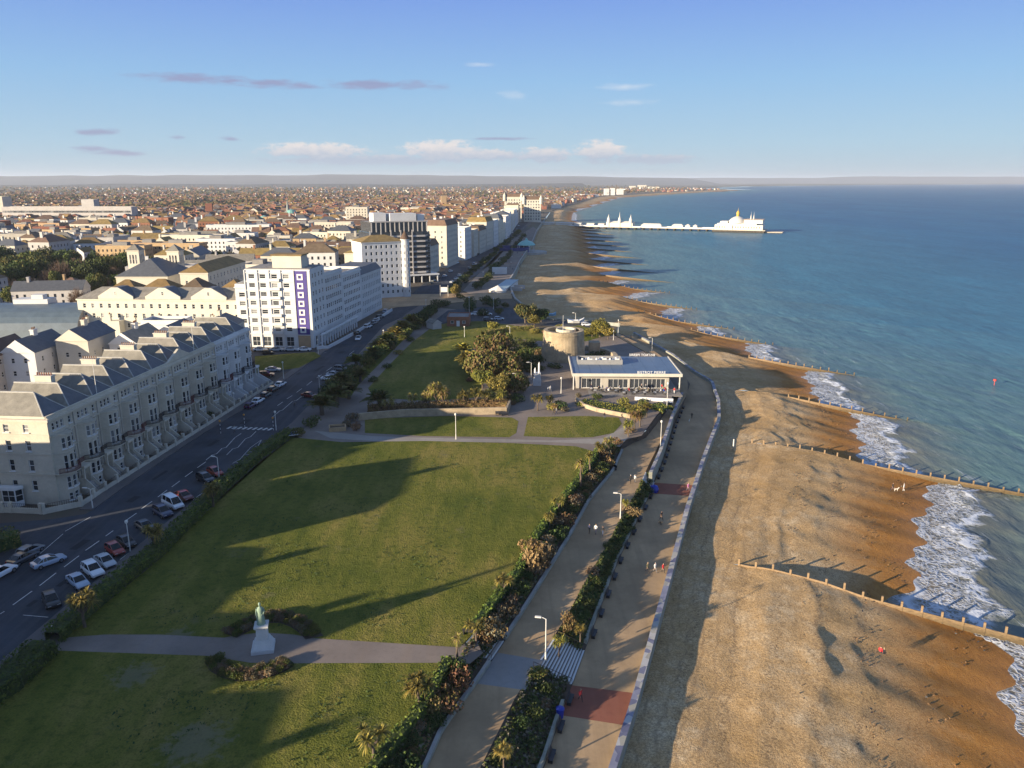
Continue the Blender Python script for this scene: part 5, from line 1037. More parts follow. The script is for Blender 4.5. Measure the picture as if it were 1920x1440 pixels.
# ------------------------------------------------------------------ white corner tower with a small turret, then the dark glazed hotel
def white_tower():
    A = Vector((-71, 372)); ang = math.radians(27); w = 22; D = 17; H = 27.0
    t, _ = block("apartment_tower", "tall white corner block with rounded bays and a little pointed turret", A, (A.x + w * math.cos(ang), A.y + w * math.sin(ang)), D, H, W_WHITE, 'hip', R_OCHRE, {'f': (8, 8, 1.1, 1.5, 2.2, 3.1), 'r': (5, 8, 1.1, 1.5, 2.2, 3.1), 'l': (3, 8, 1.0, 1.3, 2.2, 3.1)}, 2.8, None, "apartment block")
    mb = MB(); mb.lathe([(2.0, 0), (2.0, H + .6), (2.3, H + .6), (2.3, H + 1.0)], 14, 0, (w - .3, .3)); mb.build("corner_bay", [W_WHITE], t, smooth=False); mb = MB(); mb.lathe([(2.5, H + 1.0), (.02, H + 5.0)], 14, 0, (w - .3, .3)); mb.build("turret_roof", [R_BROWN], t)
    for k in range(8):
        for a in (-2.2, -1.2, -.2):
            put("window", win_mesh(.8, 1.4, 'sash'), t, (w - .3 + 2.02 * math.cos(a), .3 + 2.02 * math.sin(a), 2.2 + 3.1 * k), a + PI / 2)
    return t
white_tower()
A, B = front(648, 700, 385); block("apartment_building", "lower sunlit cream block attached to the inland side of the white corner tower", A, B, 14, 21, W_CREAM, 'hip', R_OCHRE, {'f': (3, 5, 1.0, 1.3, 3, 3.2)}, 2.6)
def dark_hotel():
    ang = math.radians(24); A = Vector((-77, 428)); w, D = 34, 26; t = thing("hotel", "big dark glazed hotel with white balcony bands stepping round its corner", "hotel", (A.x, A.y, -.1), ang)
    mb = MB(); mb.box(0, w, 0, D, 0, 27.5); mb.box(1.2, w - 1.0, 1, D - 1, 27.5, 33.2, 0); mb.build("glazed_core", [W_DARK], t)
    for k in range(8):
        z = 5.2 + k * 2.85; b = MB(); P = [(-.2, -.7), (w - 3, -1.2), (w + .9, 1.5), (w + 1.2, D)]; Q = [(-.2, -.01), (w + .01, -.01), (w + .01, D)]
        b.prism([P[0], P[1], P[2], P[3], (w + .01, D), (w + .01, -.01), (-.2, -.01)], z, z + .28); b.prism([P[0], P[1], P[2], P[3], (P[3][0] - .12, D), (P[2][0] - .12, P[2][1] + .1), (P[1][0] - .1, P[1][1] + .12), (P[0][0], P[0][1] + .12)], z + .282, z + .95); b.build("balcony", [W_GREY], t)
    f = MB()
    for x in (0, 6.0, 11.5, 17, 23.5): f.box(x - .3, x + .3, -1.5, -1.22, 4.5, 29)
    for x in np.arange(1.2, w - 1, 2.6): f.box(x, x + .5, .6, .98, 28, 33.2)
    f.box(.6, w - .6, .5, .99, 33.2, 33.8); f.build("mullion", [W_GREY], t); p = MB(); p.box(-1, w + 4, -3.5, D, 3.9, 4.6)
    for x in np.arange(0, w + 3, 4.6): p.box(x, x + .5, -3.2, -2.7, 0, 3.9)
    p.build("podium_canopy", [F_WHITE], t); r = MB(); r.box(4, 11, 6, 15, 33.22, 38); r.box(13, 28, 5, 14, 33.22, 37.6); r.box(29, 33, 6, 12, 33.22, 37); r.build("roof_plant", [W_WHITE], t); r = MB(); r.box(1.1, w - .9, .995, D - .9, 33.2, 33.215); r.build("roof", [R_FLAT], t)
dark_hotel()
# hotels that follow along the sea front
random.seed(77)
SF = [(-32.3, 497), (-15.5, 590), (1.5, 700), (9, 790), (14, 900), (18, 1000), (24, 1130), (36, 1300)]
def sfx(y): return interp_y(SF, y) - 13
W_ = None
specs = [(470, 24, 17, W_CREAM, 'mansard', R_BROWN, 4, "cream hotel with bay windows and a brown attic beside the dark hotel"), (513, 30, 27, W_CREAM, 'mansard', R_BROWN, 7, "large cream hotel with a tall brown mansard roof"), (562, 20, 22, W_WHITE, 'flat', R_FLAT, 6, "white hotel block with a plain flat roof and bright end wall"), (590, 16, 19, W_CREAM, 'flat', R_FLAT, 5, "cream seafront hotel with stacked curved bays")]
ad = ["narrow", "white", "cream", "pale yellow", "grey fronted", "tall white", "low cream", "flat roofed white", "hipped roof cream", "twin bayed white", "plain cream", "slender white"]
y = 612; k = 0
while y < 1120:
    wd = random.uniform(17, 30); h = random.uniform(15, 23); specs.append((y, wd, h, random.choice([W_WHITE, W_CREAM, W_WHITE, W_YELLOW]), random.choice(['flat', 'mansard', 'hip', 'flat']), random.choice([R_BROWN, R_SLATE, R_OCHRE]), max(3, int(h / 3.4) - 1), ORD[k + 4] + " pale hotel in the seafront row, counted from the dark glazed hotel towards the pier")); y += wd + random.uniform(.6, 5); k += 1
for y0, wd, h, wl, rf, rm, fl, lab in specs:
    A = (sfx(y0), y0); B = (sfx(y0 + wd), y0 + wd); fs = (max(4, int(wd / 3)), fl, 1.2, 1.7, 2.4, 3.3)
    if y0 > 800: fs = (max(3, int(wd / 5)), min(fl, 4), 1.6, 2.0, 2.6, 4.2)
    block("seafront_hotel", lab, A, B, random.uniform(15, 20), h, wl, rf, rm, {'f': fs, 'l': (4, fl, 1.1, 1.5, 2.4, 3.3) if y0 < 800 else None}, 3.6, "hotels in the seafront row", "hotel", y0 < 700, 'sash', None, 2 if rf != 'flat' else 0, .9, W_WHITE)
# big domed hotel by the pier and its neighbour
for nm, u0, u1, v, h, lab in [("grand_hotel", 982, 1014, 416, 30, "tall cream hotel with corner turrets beside the pier entrance"), ("grand_hotel", 946, 978, 410, 32, "cream hotel with a stepped tower inland of the pier")]:
    A, B = at(u0, v, 0), at(u1, v, 0); t, w = block(nm, lab, A, B, 26, h, W_YELLOW, 'mansard', R_BROWN, {'f': (6, 7, 1.8, 2.2, 2.8, 3.9)}, 4.5, None, "hotel")
    for x in (0, w):
        mb = MB(); mb.lathe([(2.2, h - 6), (2.2, h + 1), (2.5, h + 1), (1.4, h + 3.5), (.1, h + 6.5)], 8, 0, (x, 0)); mb.build("turret", [W_YELLOW], t)
# ================================================================== sea wall, steps, groynes
random.seed(21)
def wall_mat():
    m, nt, p = new_mat("sea_wall_stone"); v = pos_vec(nt); vo = nt.nodes.new("ShaderNodeTexVoronoi"); vo.inputs["Scale"].default_value = .9; nt.links.new(v, vo.inputs["Vector"])
    n = noise(nt, v, .5, 4, .7); s = nt.nodes.new("ShaderNodeSeparateColor"); nt.links.new(vo.outputs["Color"], s.inputs[0])
    c = ramp(nt, math_n(nt, 'ADD', math_n(nt, 'MULTIPLY', s.outputs[0], .7), math_n(nt, 'MULTIPLY', n, .3)), [(.2, (.11, .115, .18)), (.45, (.22, .225, .29)), (.62, (.32, .30, .24)), (.85, (.42, .41, .40))])
    nt.links.new(c, p.inputs["Base Color"]); p.inputs["Roughness"].default_value = .85; bump(nt, p, n, .08); return m
def wood_mat():
    m, nt, p = new_mat("weathered_timber"); g = nt.nodes.new("ShaderNodeNewGeometry"); sp = nt.nodes.new("ShaderNodeSeparateXYZ"); nt.links.new(g.outputs["Position"], sp.inputs[0]); n = noise(nt, pos_vec(nt, (1, 1, 6)), 1.4, 4, .7)
    dryc = ramp(nt, n, [(.3, (.15, .10, .055)), (.7, (.30, .21, .12))]); wetc = ramp(nt, n, [(.3, (.05, .035, .018)), (.7, (.11, .075, .03))])
    nt.links.new(mixc(nt, mrange(nt, math_n(nt, 'ADD', sp.outputs[2], math_n(nt, 'MULTIPLY', n, 1.2)), -4.6, -6.2), dryc, wetc), p.inputs["Base Color"]); p.inputs["Roughness"].default_value = .85; bump(nt, p, n, .03); return m
M_SEAW = wall_mat(); M_WSIDE = mat("wall_side_stone", (.27, .27, .22), .9, .25, .8, bmp=.05); M_WOOD = wood_mat(); M_LAMP = mat("lamp_post_paint", (.62, .60, .55), .5, .08, 1.0)
def swept(name, label, line, ys, w0, w1, zb, zt, mats, cat):
    """a wall swept along a line: from w0 to w1 metres seaward of it"""
    mb = MB()
    for a, b in zip(ys, ys[1:]):
        xa, xb = interp_y(line, a), interp_y(line, b); za, zb_ = zb(a), zb(b); ta, tb = zt(a), zt(b)
        v = [(xa + w0, a, za), (xa + w1, a, za), (xb + w1, b, zb_), (xb + w0, b, zb_), (xa + w0, a, ta), (xa + w1, a, ta), (xb + w1, b, tb), (xb + w0, b, tb)]
        mb.add(v, [(3, 0, 4, 7), (1, 2, 6, 5)], 1); mb.add(v, [(4, 5, 6, 7)], 0)
        if a == ys[0]: mb.add(v, [(0, 1, 5, 4)], 1)
        if b == ys[-1]: mb.add(v, [(2, 3, 7, 6)], 1)
    return tag(mb.build(name, mats), label, cat)
YW = list(np.arange(-50, 291, 3.))
swept("sea_wall", "long pale blue stone sea wall between the lower promenade and the shingle", L_wall, YW, -.3, .55, lambda y: z_low(y) - 3.6, lambda y: z_low(y) + .85 + .06 * math.sin(y * 1.9), [M_SEAW, M_WSIDE], "sea wall")
YS_ = [L_wall[-1][1]] + [y for y in np.arange(309, 420, 5.)] + list(np.arange(420, 1250, 25.))
swept("sea_wall", "low concrete sea wall along the beach beyond the round tower", L_shore, YS_, -.3, .5, lambda y: -4.5, lambda y: .55, [M_CONC, M_WSIDE], "sea wall")
swept("kerb_wall", "low pale stone kerb wall at the foot of the bank beside the upper promenade", L_upw, list(np.arange(48, 82, 2.)) + [82.5], -.35, .1, lambda y: ZU - .3, lambda y: ZU + .5, [M_CONC, M_WSIDE], "wall")
swept("kerb_wall", "low pale stone kerb wall beside the upper promenade beyond the short steps", L_upw, [87.5] + list(np.arange(89, 160, 2.)), -.35, .1, lambda y: ZU - .3, lambda y: ZU + .5, [M_CONC, M_WSIDE], "wall")
swept("kerb_wall", "rough stone retaining wall along the ramp above the lower promenade", L_low, list(np.arange(144, 207, 3.)), -.9, -.2, lambda y: z_low(y) - .3, lambda y: z_up(y) + .9, [M_SEAW, M_WSIDE], "wall")
swept("kerb_wall", "low wall on the foot of the planted slope beside the lower promenade", L_low, list(np.arange(48, 81, 3.)), -.45, -.05, lambda y: ZL - .3, lambda y: ZL + .7, [M_WSIDE, M_WSIDE], "wall")
swept("kerb_wall", "low wall on the foot of the slope between the wide steps and the far steps", L_low, list(np.arange(90, 143, 3.)), -.45, -.05, lambda y: ZL - .3, lambda y: ZL + .7, [M_WSIDE, M_WSIDE], "wall")
wallrun("stone_wall", "stone retaining wall behind the small lawn on the road side", pl([(672, 788), (760, 780), (860, 778), (950, 776), (956, 762)], 0), 1.7, .5, M_STONE)
wallrun("stone_wall", "curved sunlit stone wall below the restaurant terrace planting", pl([(1080, 752), (1095, 764), (1120, 772), (1150, 778), (1182, 784)], 0), 1.0, .5, M_STONE)
wallrun("low_wall", "white edge wall of the restaurant terrace", pl([(1190, 750), (1262, 754)], 0), .9, .35, F_WHITE)
def steps(name, label, la, lb, za, zb, y0, y1, n, rail):
    mb = MB()
    for k in range(n):
        t0, t1 = k / n, (k + 1) / n; z1 = lerp(za, zb, t0) - .02
        v = [(lerp(interp_y(la, y), interp_y(lb, y), t), y, z) for z in (zb - .5, z1) for y, t in ((y0, t0), (y0, t1), (y1, t1), (y1, t0))]
        mb.add(v, [(0, 1, 5, 4), (1, 2, 6, 5), (2, 3, 7, 6), (3, 0, 4, 7)], 1); mb.add(v, [(4, 5, 6, 7)], 0)
        w = .09; q = [(lerp(interp_y(la, y), interp_y(lb, y), t1) - dx, y, z1 + .006) for y, dx in ((y0, w * 2.4), (y0, 0), (y1, 0), (y1, w * 2.4))]; mb.add(q, [(0, 1, 2, 3)], 2)
    o = thing(name, label, "steps"); mb.build("flight", [M_CONC, mat("step_riser", (.10, .095, .09), .9, .2, 1.), F_WHITE], o)
    if rail:
        for y in (y0, y1):
            r = MB(); A = (interp_y(la, y), y, za + .95); B = (interp_y(lb, y), y, zb + .95); r.tube(A, B, .035, None, 5)
            for k in range(4): t = k / 3; x = lerp(A[0], B[0], t); z = lerp(A[2], B[2], t); r.tube((x, y, z - 1.0), (x, y, z), .03, None, 5)
            r.build("handrail", [M_IRON], o)
steps("steps", "short flight of steps from the end of the statue path to the upper promenade", L_lawn, L_upw, 0, ZU, 83.0, 87.0, 6, True)
steps("steps", "wide flight of white edged steps down to the red paving", L_upe, L_low, ZU, ZL, 81.5, 88.5, 12, True)
steps("steps", "distant flight of steps down to the lower promenade beside the blue cover", L_upe, L_low, ZU, ZL, 142.5, 146.5, 12, False)
# groynes: planked timber walls with standing posts
GX = {134: (36.5, 101), 205: (56.5, 122), 258: (79, 106), 312: (83, 113), 355: (73.5, 102), 385: (58, 96), 436: (60, 92), 494: (52, 90)}
POST = MB(); POST.box(-.15, .15, -.15, .15, -2.4, 1.05); POSTM = mesh_of(POST, "post", [M_WOOD])
names = ["timber groyne running into the sea across the near beach", "timber groyne running out past the two people walking on the wet sand", "timber groyne with bright sunlit posts below the restaurant bend", "dark timber groyne just beyond the restaurant bend", "dark timber groyne level with the round tower", "timber groyne level with the boats on the upper beach", "timber groyne level with the blue boat covers", "timber groyne level with the white roofed beach building"]
for gi, q in enumerate(GQ[2:-2]):
    i = GQ.index(q); xw = x_water(q, i - 1); x0, x1 = GX.get(q, (xw - 16, xw + 30)); xe = x_edge(q)
    lab = names[gi] if gi < 8 else ORD[gi - 8] + " distant groyne finger, counted from the white roofed beach building to the pier"
    t = thing("groyne", lab, "groyne", (0, 0, 0), 0, None if gi < 8 else "distant groynes"); mb = MB(); n = 40; zs = []
    for k in range(n + 1):
        x = lerp(x0, x1, k / n); s = beach_z(x, q - .05, i - 1, xe); z = max(s + .12, lerp(-4.6, -7.15, max(0, (x - x0) / (x1 - x0)) ** .9)); zs.append((x, min(z, -3.1 if q > 330 else -4.15)))
    for (xa, za), (xb, zb_) in zip(zs, zs[1:]):
        a, b = (xa, q - .55 * xa), (xb, q - .55 * xb); w = .08
        v = [(a[0], a[1] - w, -10.5), (b[0], b[1] - w, -10.5), (b[0], b[1] + w, -10.5), (a[0], a[1] + w, -10.5), (a[0], a[1] - w, za), (b[0], b[1] - w, zb_), (b[0], b[1] + w, zb_), (a[0], a[1] + w, za)]
        mb.add(v, [(0, 1, 5, 4), (2, 3, 7, 6), (4, 5, 6, 7)])
    mb.build("plank_wall", [M_WOOD], t)
    if q < 500:
        L = (x1 - x0) * 1.14; m = int(L / 2.6)
        for k in range(m + 1):
            f = k / m; x = lerp(x0, x1, f); j = min(n - 1, int(f * n)); z = lerp(zs[j][1], zs[j + 1][1], f * n - j); put("post", POSTM, t, (x, q - .55 * x + random.uniform(-.05, .05), z - .12 + random.uniform(-.18, .12)), math.atan2(-.55, 1), (1, 1, random.uniform(.85, 1.1)))
def weed():
    rng = np.random.default_rng(3); P = []; N = []; mb = MB()
    for q0, q1 in ((64, 134), (134, 205), (205, 258)):
        for k in range(900):
            q = lerp(q0 + 2, q1 - 1, rng.random()); xe = x_edge(q); xw = x_water(q); w = rng.choice([.22, .45, .68, .85]) + rng.normal(0, .035); x = lerp(xe + 12, xw, min(.95, max(.02, w)))
            if vnoise(np.array([q / 5]), np.array([w * 9]), 4)[0] < .5: continue
            z = beach_z(x, q, None, xe); P.append((x, q - .55 * x, z + .12)); N.append((0, 0, 1))
    leaf_quads(mb, P, N, .13, 2, rng); tag(mb.build("seaweed_litter", [M_IRON, LF_BROWN]), kind="stuff")
weed()
# ================================================================== lamp posts
LAMP = {}
def lamp(u, vb, vt, z=0.0, arm=True, label="", double=False, group="lamp posts"):
    x, y = at(u, vb, z); b = (720 - vt) / FOC; ang = math.atan(b) - PITCH; h = (CAMH + y * math.tan(ang)) - z; h = max(3.5, min(12, h)); key = (round(h * 2) / 2, arm)
    if key not in LAMP:
        k = key[0]; p = MB(); p.path([(0, 0, -.2), (0, 0, 1.2), (0, 0, 1.25), (0, 0, k)], [.11, .10, .075, .06], 7); hd = MB()
        if arm: hd.path([(0, 0, k - .05), (-.35, 0, k + .12), (-.8, 0, k + .16)], [.055, .05, .04], 5); hd.box(-1.35, -.6, -.13, .13, k + .10, k + .26)
        else: hd.lathe([(.02, k), (.2, k + .06), (.26, k + .3), (.2, k + .5), (.02, k + .56)], 8)
        LAMP[key] = (mesh_of(p, "pole", [M_LAMP]), mesh_of(hd, "lamp_head", [M_LAMP]))
    t = thing("street_lamp", label, "lamp post", (x, y, z), random.uniform(-.3, .3), group); a, b_ = LAMP[key]; put("pole", a, t); put("lamp_head", b_, t); return t
for u, vb, vt, z, arm, lab in [(1023, 1236, 1164, ZU, True, "pale lamp post at the top of the wide steps"), (1163, 972, 924, ZU, True, "pale lamp post beside the middle planted slope"), (1238, 842, 792, ZU, False, "pale lamp post by the stone wall at the end of the upper promenade"), (855, 824, 781, 0, False, "slim lamp post on the pale path between the lawns"), (244, 1032, 982, 0, False, "lamp post on the kerb beside the parked black and red cars"), (411, 895, 858, 0, True, "lamp post on the kerb by the dark car near the hatched road marking"), (174, 952, 915, 0, True, "lamp post on the pavement at the corner of the cream terrace"), (518, 806, 776, 0, False, "lamp post beside the zebra crossing"), (440, 765, 738, 0, False, "lamp post by the garden wall of the white terrace houses"), (600, 738, 708, 0, False, "lamp post on the kerb by the first feathery palms"), (532, 710, 680, 0, False, "lamp post on the grass corner below the purple striped block"), (597, 664, 640, 0, False, "lamp post at the corner of the purple striped block"), (720, 645, 620, 0, False, "lamp post poking out of the lit palms by the road"), (969, 735, 702, 0, True, "lamp post at the corner of the thicket by the white sculpture"), (996, 712, 680, 0, True, "lamp post behind the white sculpture"), (1052, 738, 710, 0, False, "white sign post in front of the restaurant yard"), (956, 630, 612, 0, True, "lamp post on the lawn behind the thicket"), (871, 632, 616, 0, False, "lamp post at the lawn edge left of the thicket behind the palms"), (1150, 640, 622, -.4, False, "lamp post seaward of the round tower"), (1222, 664, 634, -1.5, True, "tall lamp post on the promenade bend beyond the restaurant"), (1159, 624, 601, -.4, False, "slim lamp post on the beach edge beyond the golden trees"), (1079, 606, 588, 0, True, "lamp post behind the round tower by the white boat"), (880, 592, 559, 0, False, "tall lamp post beside the brick shelter"), (1250, 768, 720, -.3, False, "flag pole at the corner of the restaurant terrace"), (799, 585, 563, 0, False, "lamp post at the junction before the crossing"), (925, 580, 560, 0, False, "lamp post on the seafront path by the white building"), (906, 528, 512, 0, False, "lamp post between the shrub rows on the seafront path"), (960, 482, 452, 0, False, "tall lamp post near the bandstand"), (943, 460, 432, 0, False, "tall lamp mast on the coast road by the shrub rows")]:
    lamp(u, vb, vt, z, arm, lab.replace("left of", "landward of"))
# ================================================================== benches, bins
def bench_mesh():
    a = MB(); a.box(-.9, .9, -.05, .42, .42, .48); b = MB(); b.add([(-.9, .40, .5), (.9, .40, .5), (.9, .52, .95), (-.9, .52, .95), (-.9, .46, .5), (.9, .46, .5), (.9, .58, .95), (-.9, .58, .95)], [(0, 1, 2, 3), (7, 6, 5, 4), (3, 2, 6, 7), (0, 3, 7, 4), (2, 1, 5, 6)]); c = MB(); c.box(-.05, .05, 0, .5, 0, .42)
    return mesh_of(a, "seat", [M_IRON]), mesh_of(b, "backrest", [M_IRON]), mesh_of(c, "leg", [M_IRON])
BS, BB, BL = bench_mesh(); nb = 0
for y in list(np.arange(60, 79, 4.6)) + list(np.arange(92, 142, 5.2)) + list(np.arange(149, 200, 4.2)):
    x = interp_y(L_low, y) + .75; a = math.atan2(interp_y(L_low, y + 1) - interp_y(L_low, y - 1), 2); t = thing("bench", ORD[nb] + " dark bench along the lower promenade, counted from the near end", "bench", (x, y, z_low(y)), PI / 2 - a, "dark benches along the lower promenade"); nb += 1
    put("seat", BS, t); put("backrest", BB, t)
    for s in (-.75, .75): put("leg", BL, t, (s, 0, 0))
M_BLUE = mat("blue_plastic", (.012, .03, .30), .4, .1, 1.0)
mb = MB(); mb.lathe([(.02, -.02), (.36, 0), (.44, .75), (.47, 1.1), (.50, 1.12), (.50, 1.2), (.3, 1.36), (.02, 1.4)], 12); x, y = at(1050, 1345, ZL); o = mb.build("litter_bin", [M_BLUE], None, (x, y, ZL)); tag(o, "bright blue bin at the foot of the wide steps", "bin")
mb = MB(); mb.lathe([(.02, -.02), (.8, 0), (.95, .6), (.7, 1.2), (.02, 1.5)], 10); x, y = at(1226, 922, ZL); o = mb.build("covered_bin", [M_BLUE], None, (x, y, ZL)); tag(o, "bright blue covered heap at the foot of the distant steps", "cover")
mb = MB(); mb.tube((0, 0, -.5), (0, 0, 1.9), .16, .13, 7); x, y = at(1375, 838, -4.7); o = mb.build("marker_post", [M_LAMP], None, (x, y, -4.7)); tag(o, "pale post standing on the shingle where the sea wall bends", "post")
mb = MB(); mb.box(-.03, .03, -.03, .03, -.4, 2.6); mb.add([(-.4, -.04, 1.9), (.4, -.04, 1.9), (.4, -.04, 2.6), (-.4, -.04, 2.6), (-.4, .04, 1.9), (.4, .04, 1.9), (.4, .04, 2.6), (-.4, .04, 2.6)], [(0, 1, 2, 3), (7, 6, 5, 4), (0, 4, 5, 1), (3, 2, 6, 7), (1, 5, 6, 2), (0, 3, 7, 4)]); x, y = at(566, 808, 0)
ip = thing("information_panel", "slanted pale map board at the end of the road hedge by the path", "sign", (x - 1.2, y - 5, 0), .5); b1 = MB(); b1.add([(-1.6, -.6, .75), (1.6, -.6, .75), (1.6, .6, 1.25), (-1.6, .6, 1.25), (-1.6, -.6, .68), (1.6, -.6, .68), (1.6, .6, 1.18), (-1.6, .6, 1.18)], [(0, 1, 2, 3), (7, 6, 5, 4), (0, 4, 5, 1), (1, 5, 6, 2), (2, 6, 7, 3), (3, 7, 4, 0)]); b1.build("panel", [F_WHITE], ip)
b1 = MB(); b1.box(-1.4, 1.4, -.01, .0, 0, 0); b1 = MB(); b1.add([(-1.4, -.48, .812), (1.4, -.48, .812), (1.4, .48, 1.212), (-1.4, .48, 1.212)], [(0, 1, 2, 3)]); b1.build("map_face", [mat("map_print", (.07, .10, .22), .5, .5, 1.5)], ip)
for s in (-1.3, 1.3): b1 = MB(); b1.box(s - .06, s + .06, -.06, .06, -.2, .92); b1.build("leg", [M_IRON], ip)
# ================================================================== the statue
def statue():
    x, y = at(494, 1216, 0); t = thing("statue", "pale green robed statue on a tall white stone pedestal in the statue path", "statue", (x, y, .02), math.radians(12)); st = mat("pale_granite", (.52, .52, .50), .8, .1, .8); br = mat("verdigris_bronze", (.19, .27, .20), .6, .3, 2.0)
    mb = MB()
    def frust(z0, z1, a0, a1): mb.add([(-a0, -a0, z0), (a0, -a0, z0), (a0, a0, z0), (-a0, a0, z0), (-a1, -a1, z1), (a1, -a1, z1), (a1, a1, z1), (-a1, a1, z1)], [(0, 1, 5, 4), (1, 2, 6, 5), (2, 3, 7, 6), (3, 0, 4, 7), (4, 5, 6, 7)])
    frust(0, .45, 1.32, 1.30); frust(.451, 1.05, 1.2, .98); frust(1.051, 1.45, .92, .80); frust(1.451, 3.0, .68, .60); frust(3.001, 3.15, .7, .8); frust(3.151, 3.35, .82, .82); mb.build("pedestal", [st], t)
    f = MB(); z = 3.36
    f.path([(0, .02, z), (0, .02, z + .15), (.02, .03, z + .9), (.02, 0, z + 1.5), (.02, 0, z + 1.95), (.01, -.02, z + 2.2), (0, -.05, z + 2.32), (0, -.06, z + 2.44), (0, -.07, z + 2.62), (0, -.07, z + 2.8), (0, -.06, z + 2.9)], [(.52, .48), (.50, .46), (.40, .36), (.33, .27), (.40, .26), (.30, .2), (.11, .11), (.10, .11), (.155, .18), (.145, .16), (.05, .06)], 12)
    f.path([(.36, 0, z + 2.08), (.46, -.04, z + 1.65), (.36, -.3, z + 1.35), (.2, -.4, z + 1.4)], [.13, .11, .08, .06], 7); f.path([(-.34, 0, z + 2.08), (-.46, .02, z + 1.6), (-.44, -.12, z + 1.15), (-.42, -.2, z + .95)], [.13, .11, .08, .06], 7)
    f.path([(-.1, .25, z + 2.1), (-.12, .5, z + 1.2), (-.12, .75, z + .1), (-.1, .8, z)], [(.3, .08), (.42, .12), (.5, .2), (.52, .2)], 8); f.build("figure", [br], t, smooth=True)
statue()
# ================================================================== round tower, restaurant, yard sculpture
def martello():
    t = thing("round_tower", "squat round sandstone tower with a flag pole", "tower", (16.4, 243.6, -.3)); S = mat("tower_stone", (.33, .26, .165), .9, .38, .5, bmp=.12); mb = MB(); n = 40
    prof = [(7.15, 0), (6.9, 3.2), (6.55, 7.0), (6.4, 8.3), (6.52, 8.35), (6.52, 8.75), (6.4, 8.8), (6.35, 9.6), (5.1, 9.6), (5.1, 8.5), (.02, 8.5)]
    mb.lathe(prof, n); mb.build("wall", [S], t)
    for a, z, w, h in ((-1.60, 3.6, .6, .95), (-.5, 5.0, .6, .9), (-2.7, 5.0, .6, .9)):
        r = 6.86 - (z - 3.2) * .09; put("window", win_mesh(w, h, 'dark'), t, (r * math.cos(a) * 1.0, r * math.sin(a), z), a + PI / 2)
    f = MB(); f.tube((-.6, -5.6, 8.6), (-.6, -5.6, 15.2), .07, .05, 6); f.build("flag_pole", [M_LAMP], t); g = MB(); g.lathe([(3.2, 8.5), (3.2, 9.7), (2.7, 9.7), (2.7, 9.0), (.02, 9.0)], 20, 0, (.8, 1.2)); g.build("gun_platform", [mat("pale_stone", (.50, .45, .34), .9, .15, .8)], t)
martello()
mb = MB(); n = 26
for k in range(n):
    a0, a1 = lerp(-.75, 1.1, k / n), lerp(-.75, 1.1, (k + 1) / n); P = [(18 + r * math.cos(a), 243 + r * math.sin(a)) for r, a in ((14.2, a0), (15.6, a0), (15.6, a1), (14.2, a1))]; mb.prism(P, -.3, 1.5)
tag(mb.build("ditch_wall", [M_STONE]), "curved sunlit stone wall round the seaward side of the tower ditch", "wall")
mb = MB(); mb.box(25.0, 28.4, 246, 249.6, -.3, 4.6); tag(mb.build("stone_buttress", [M_STONE]), "sunlit square stone block standing beside the round tower", "stone block")
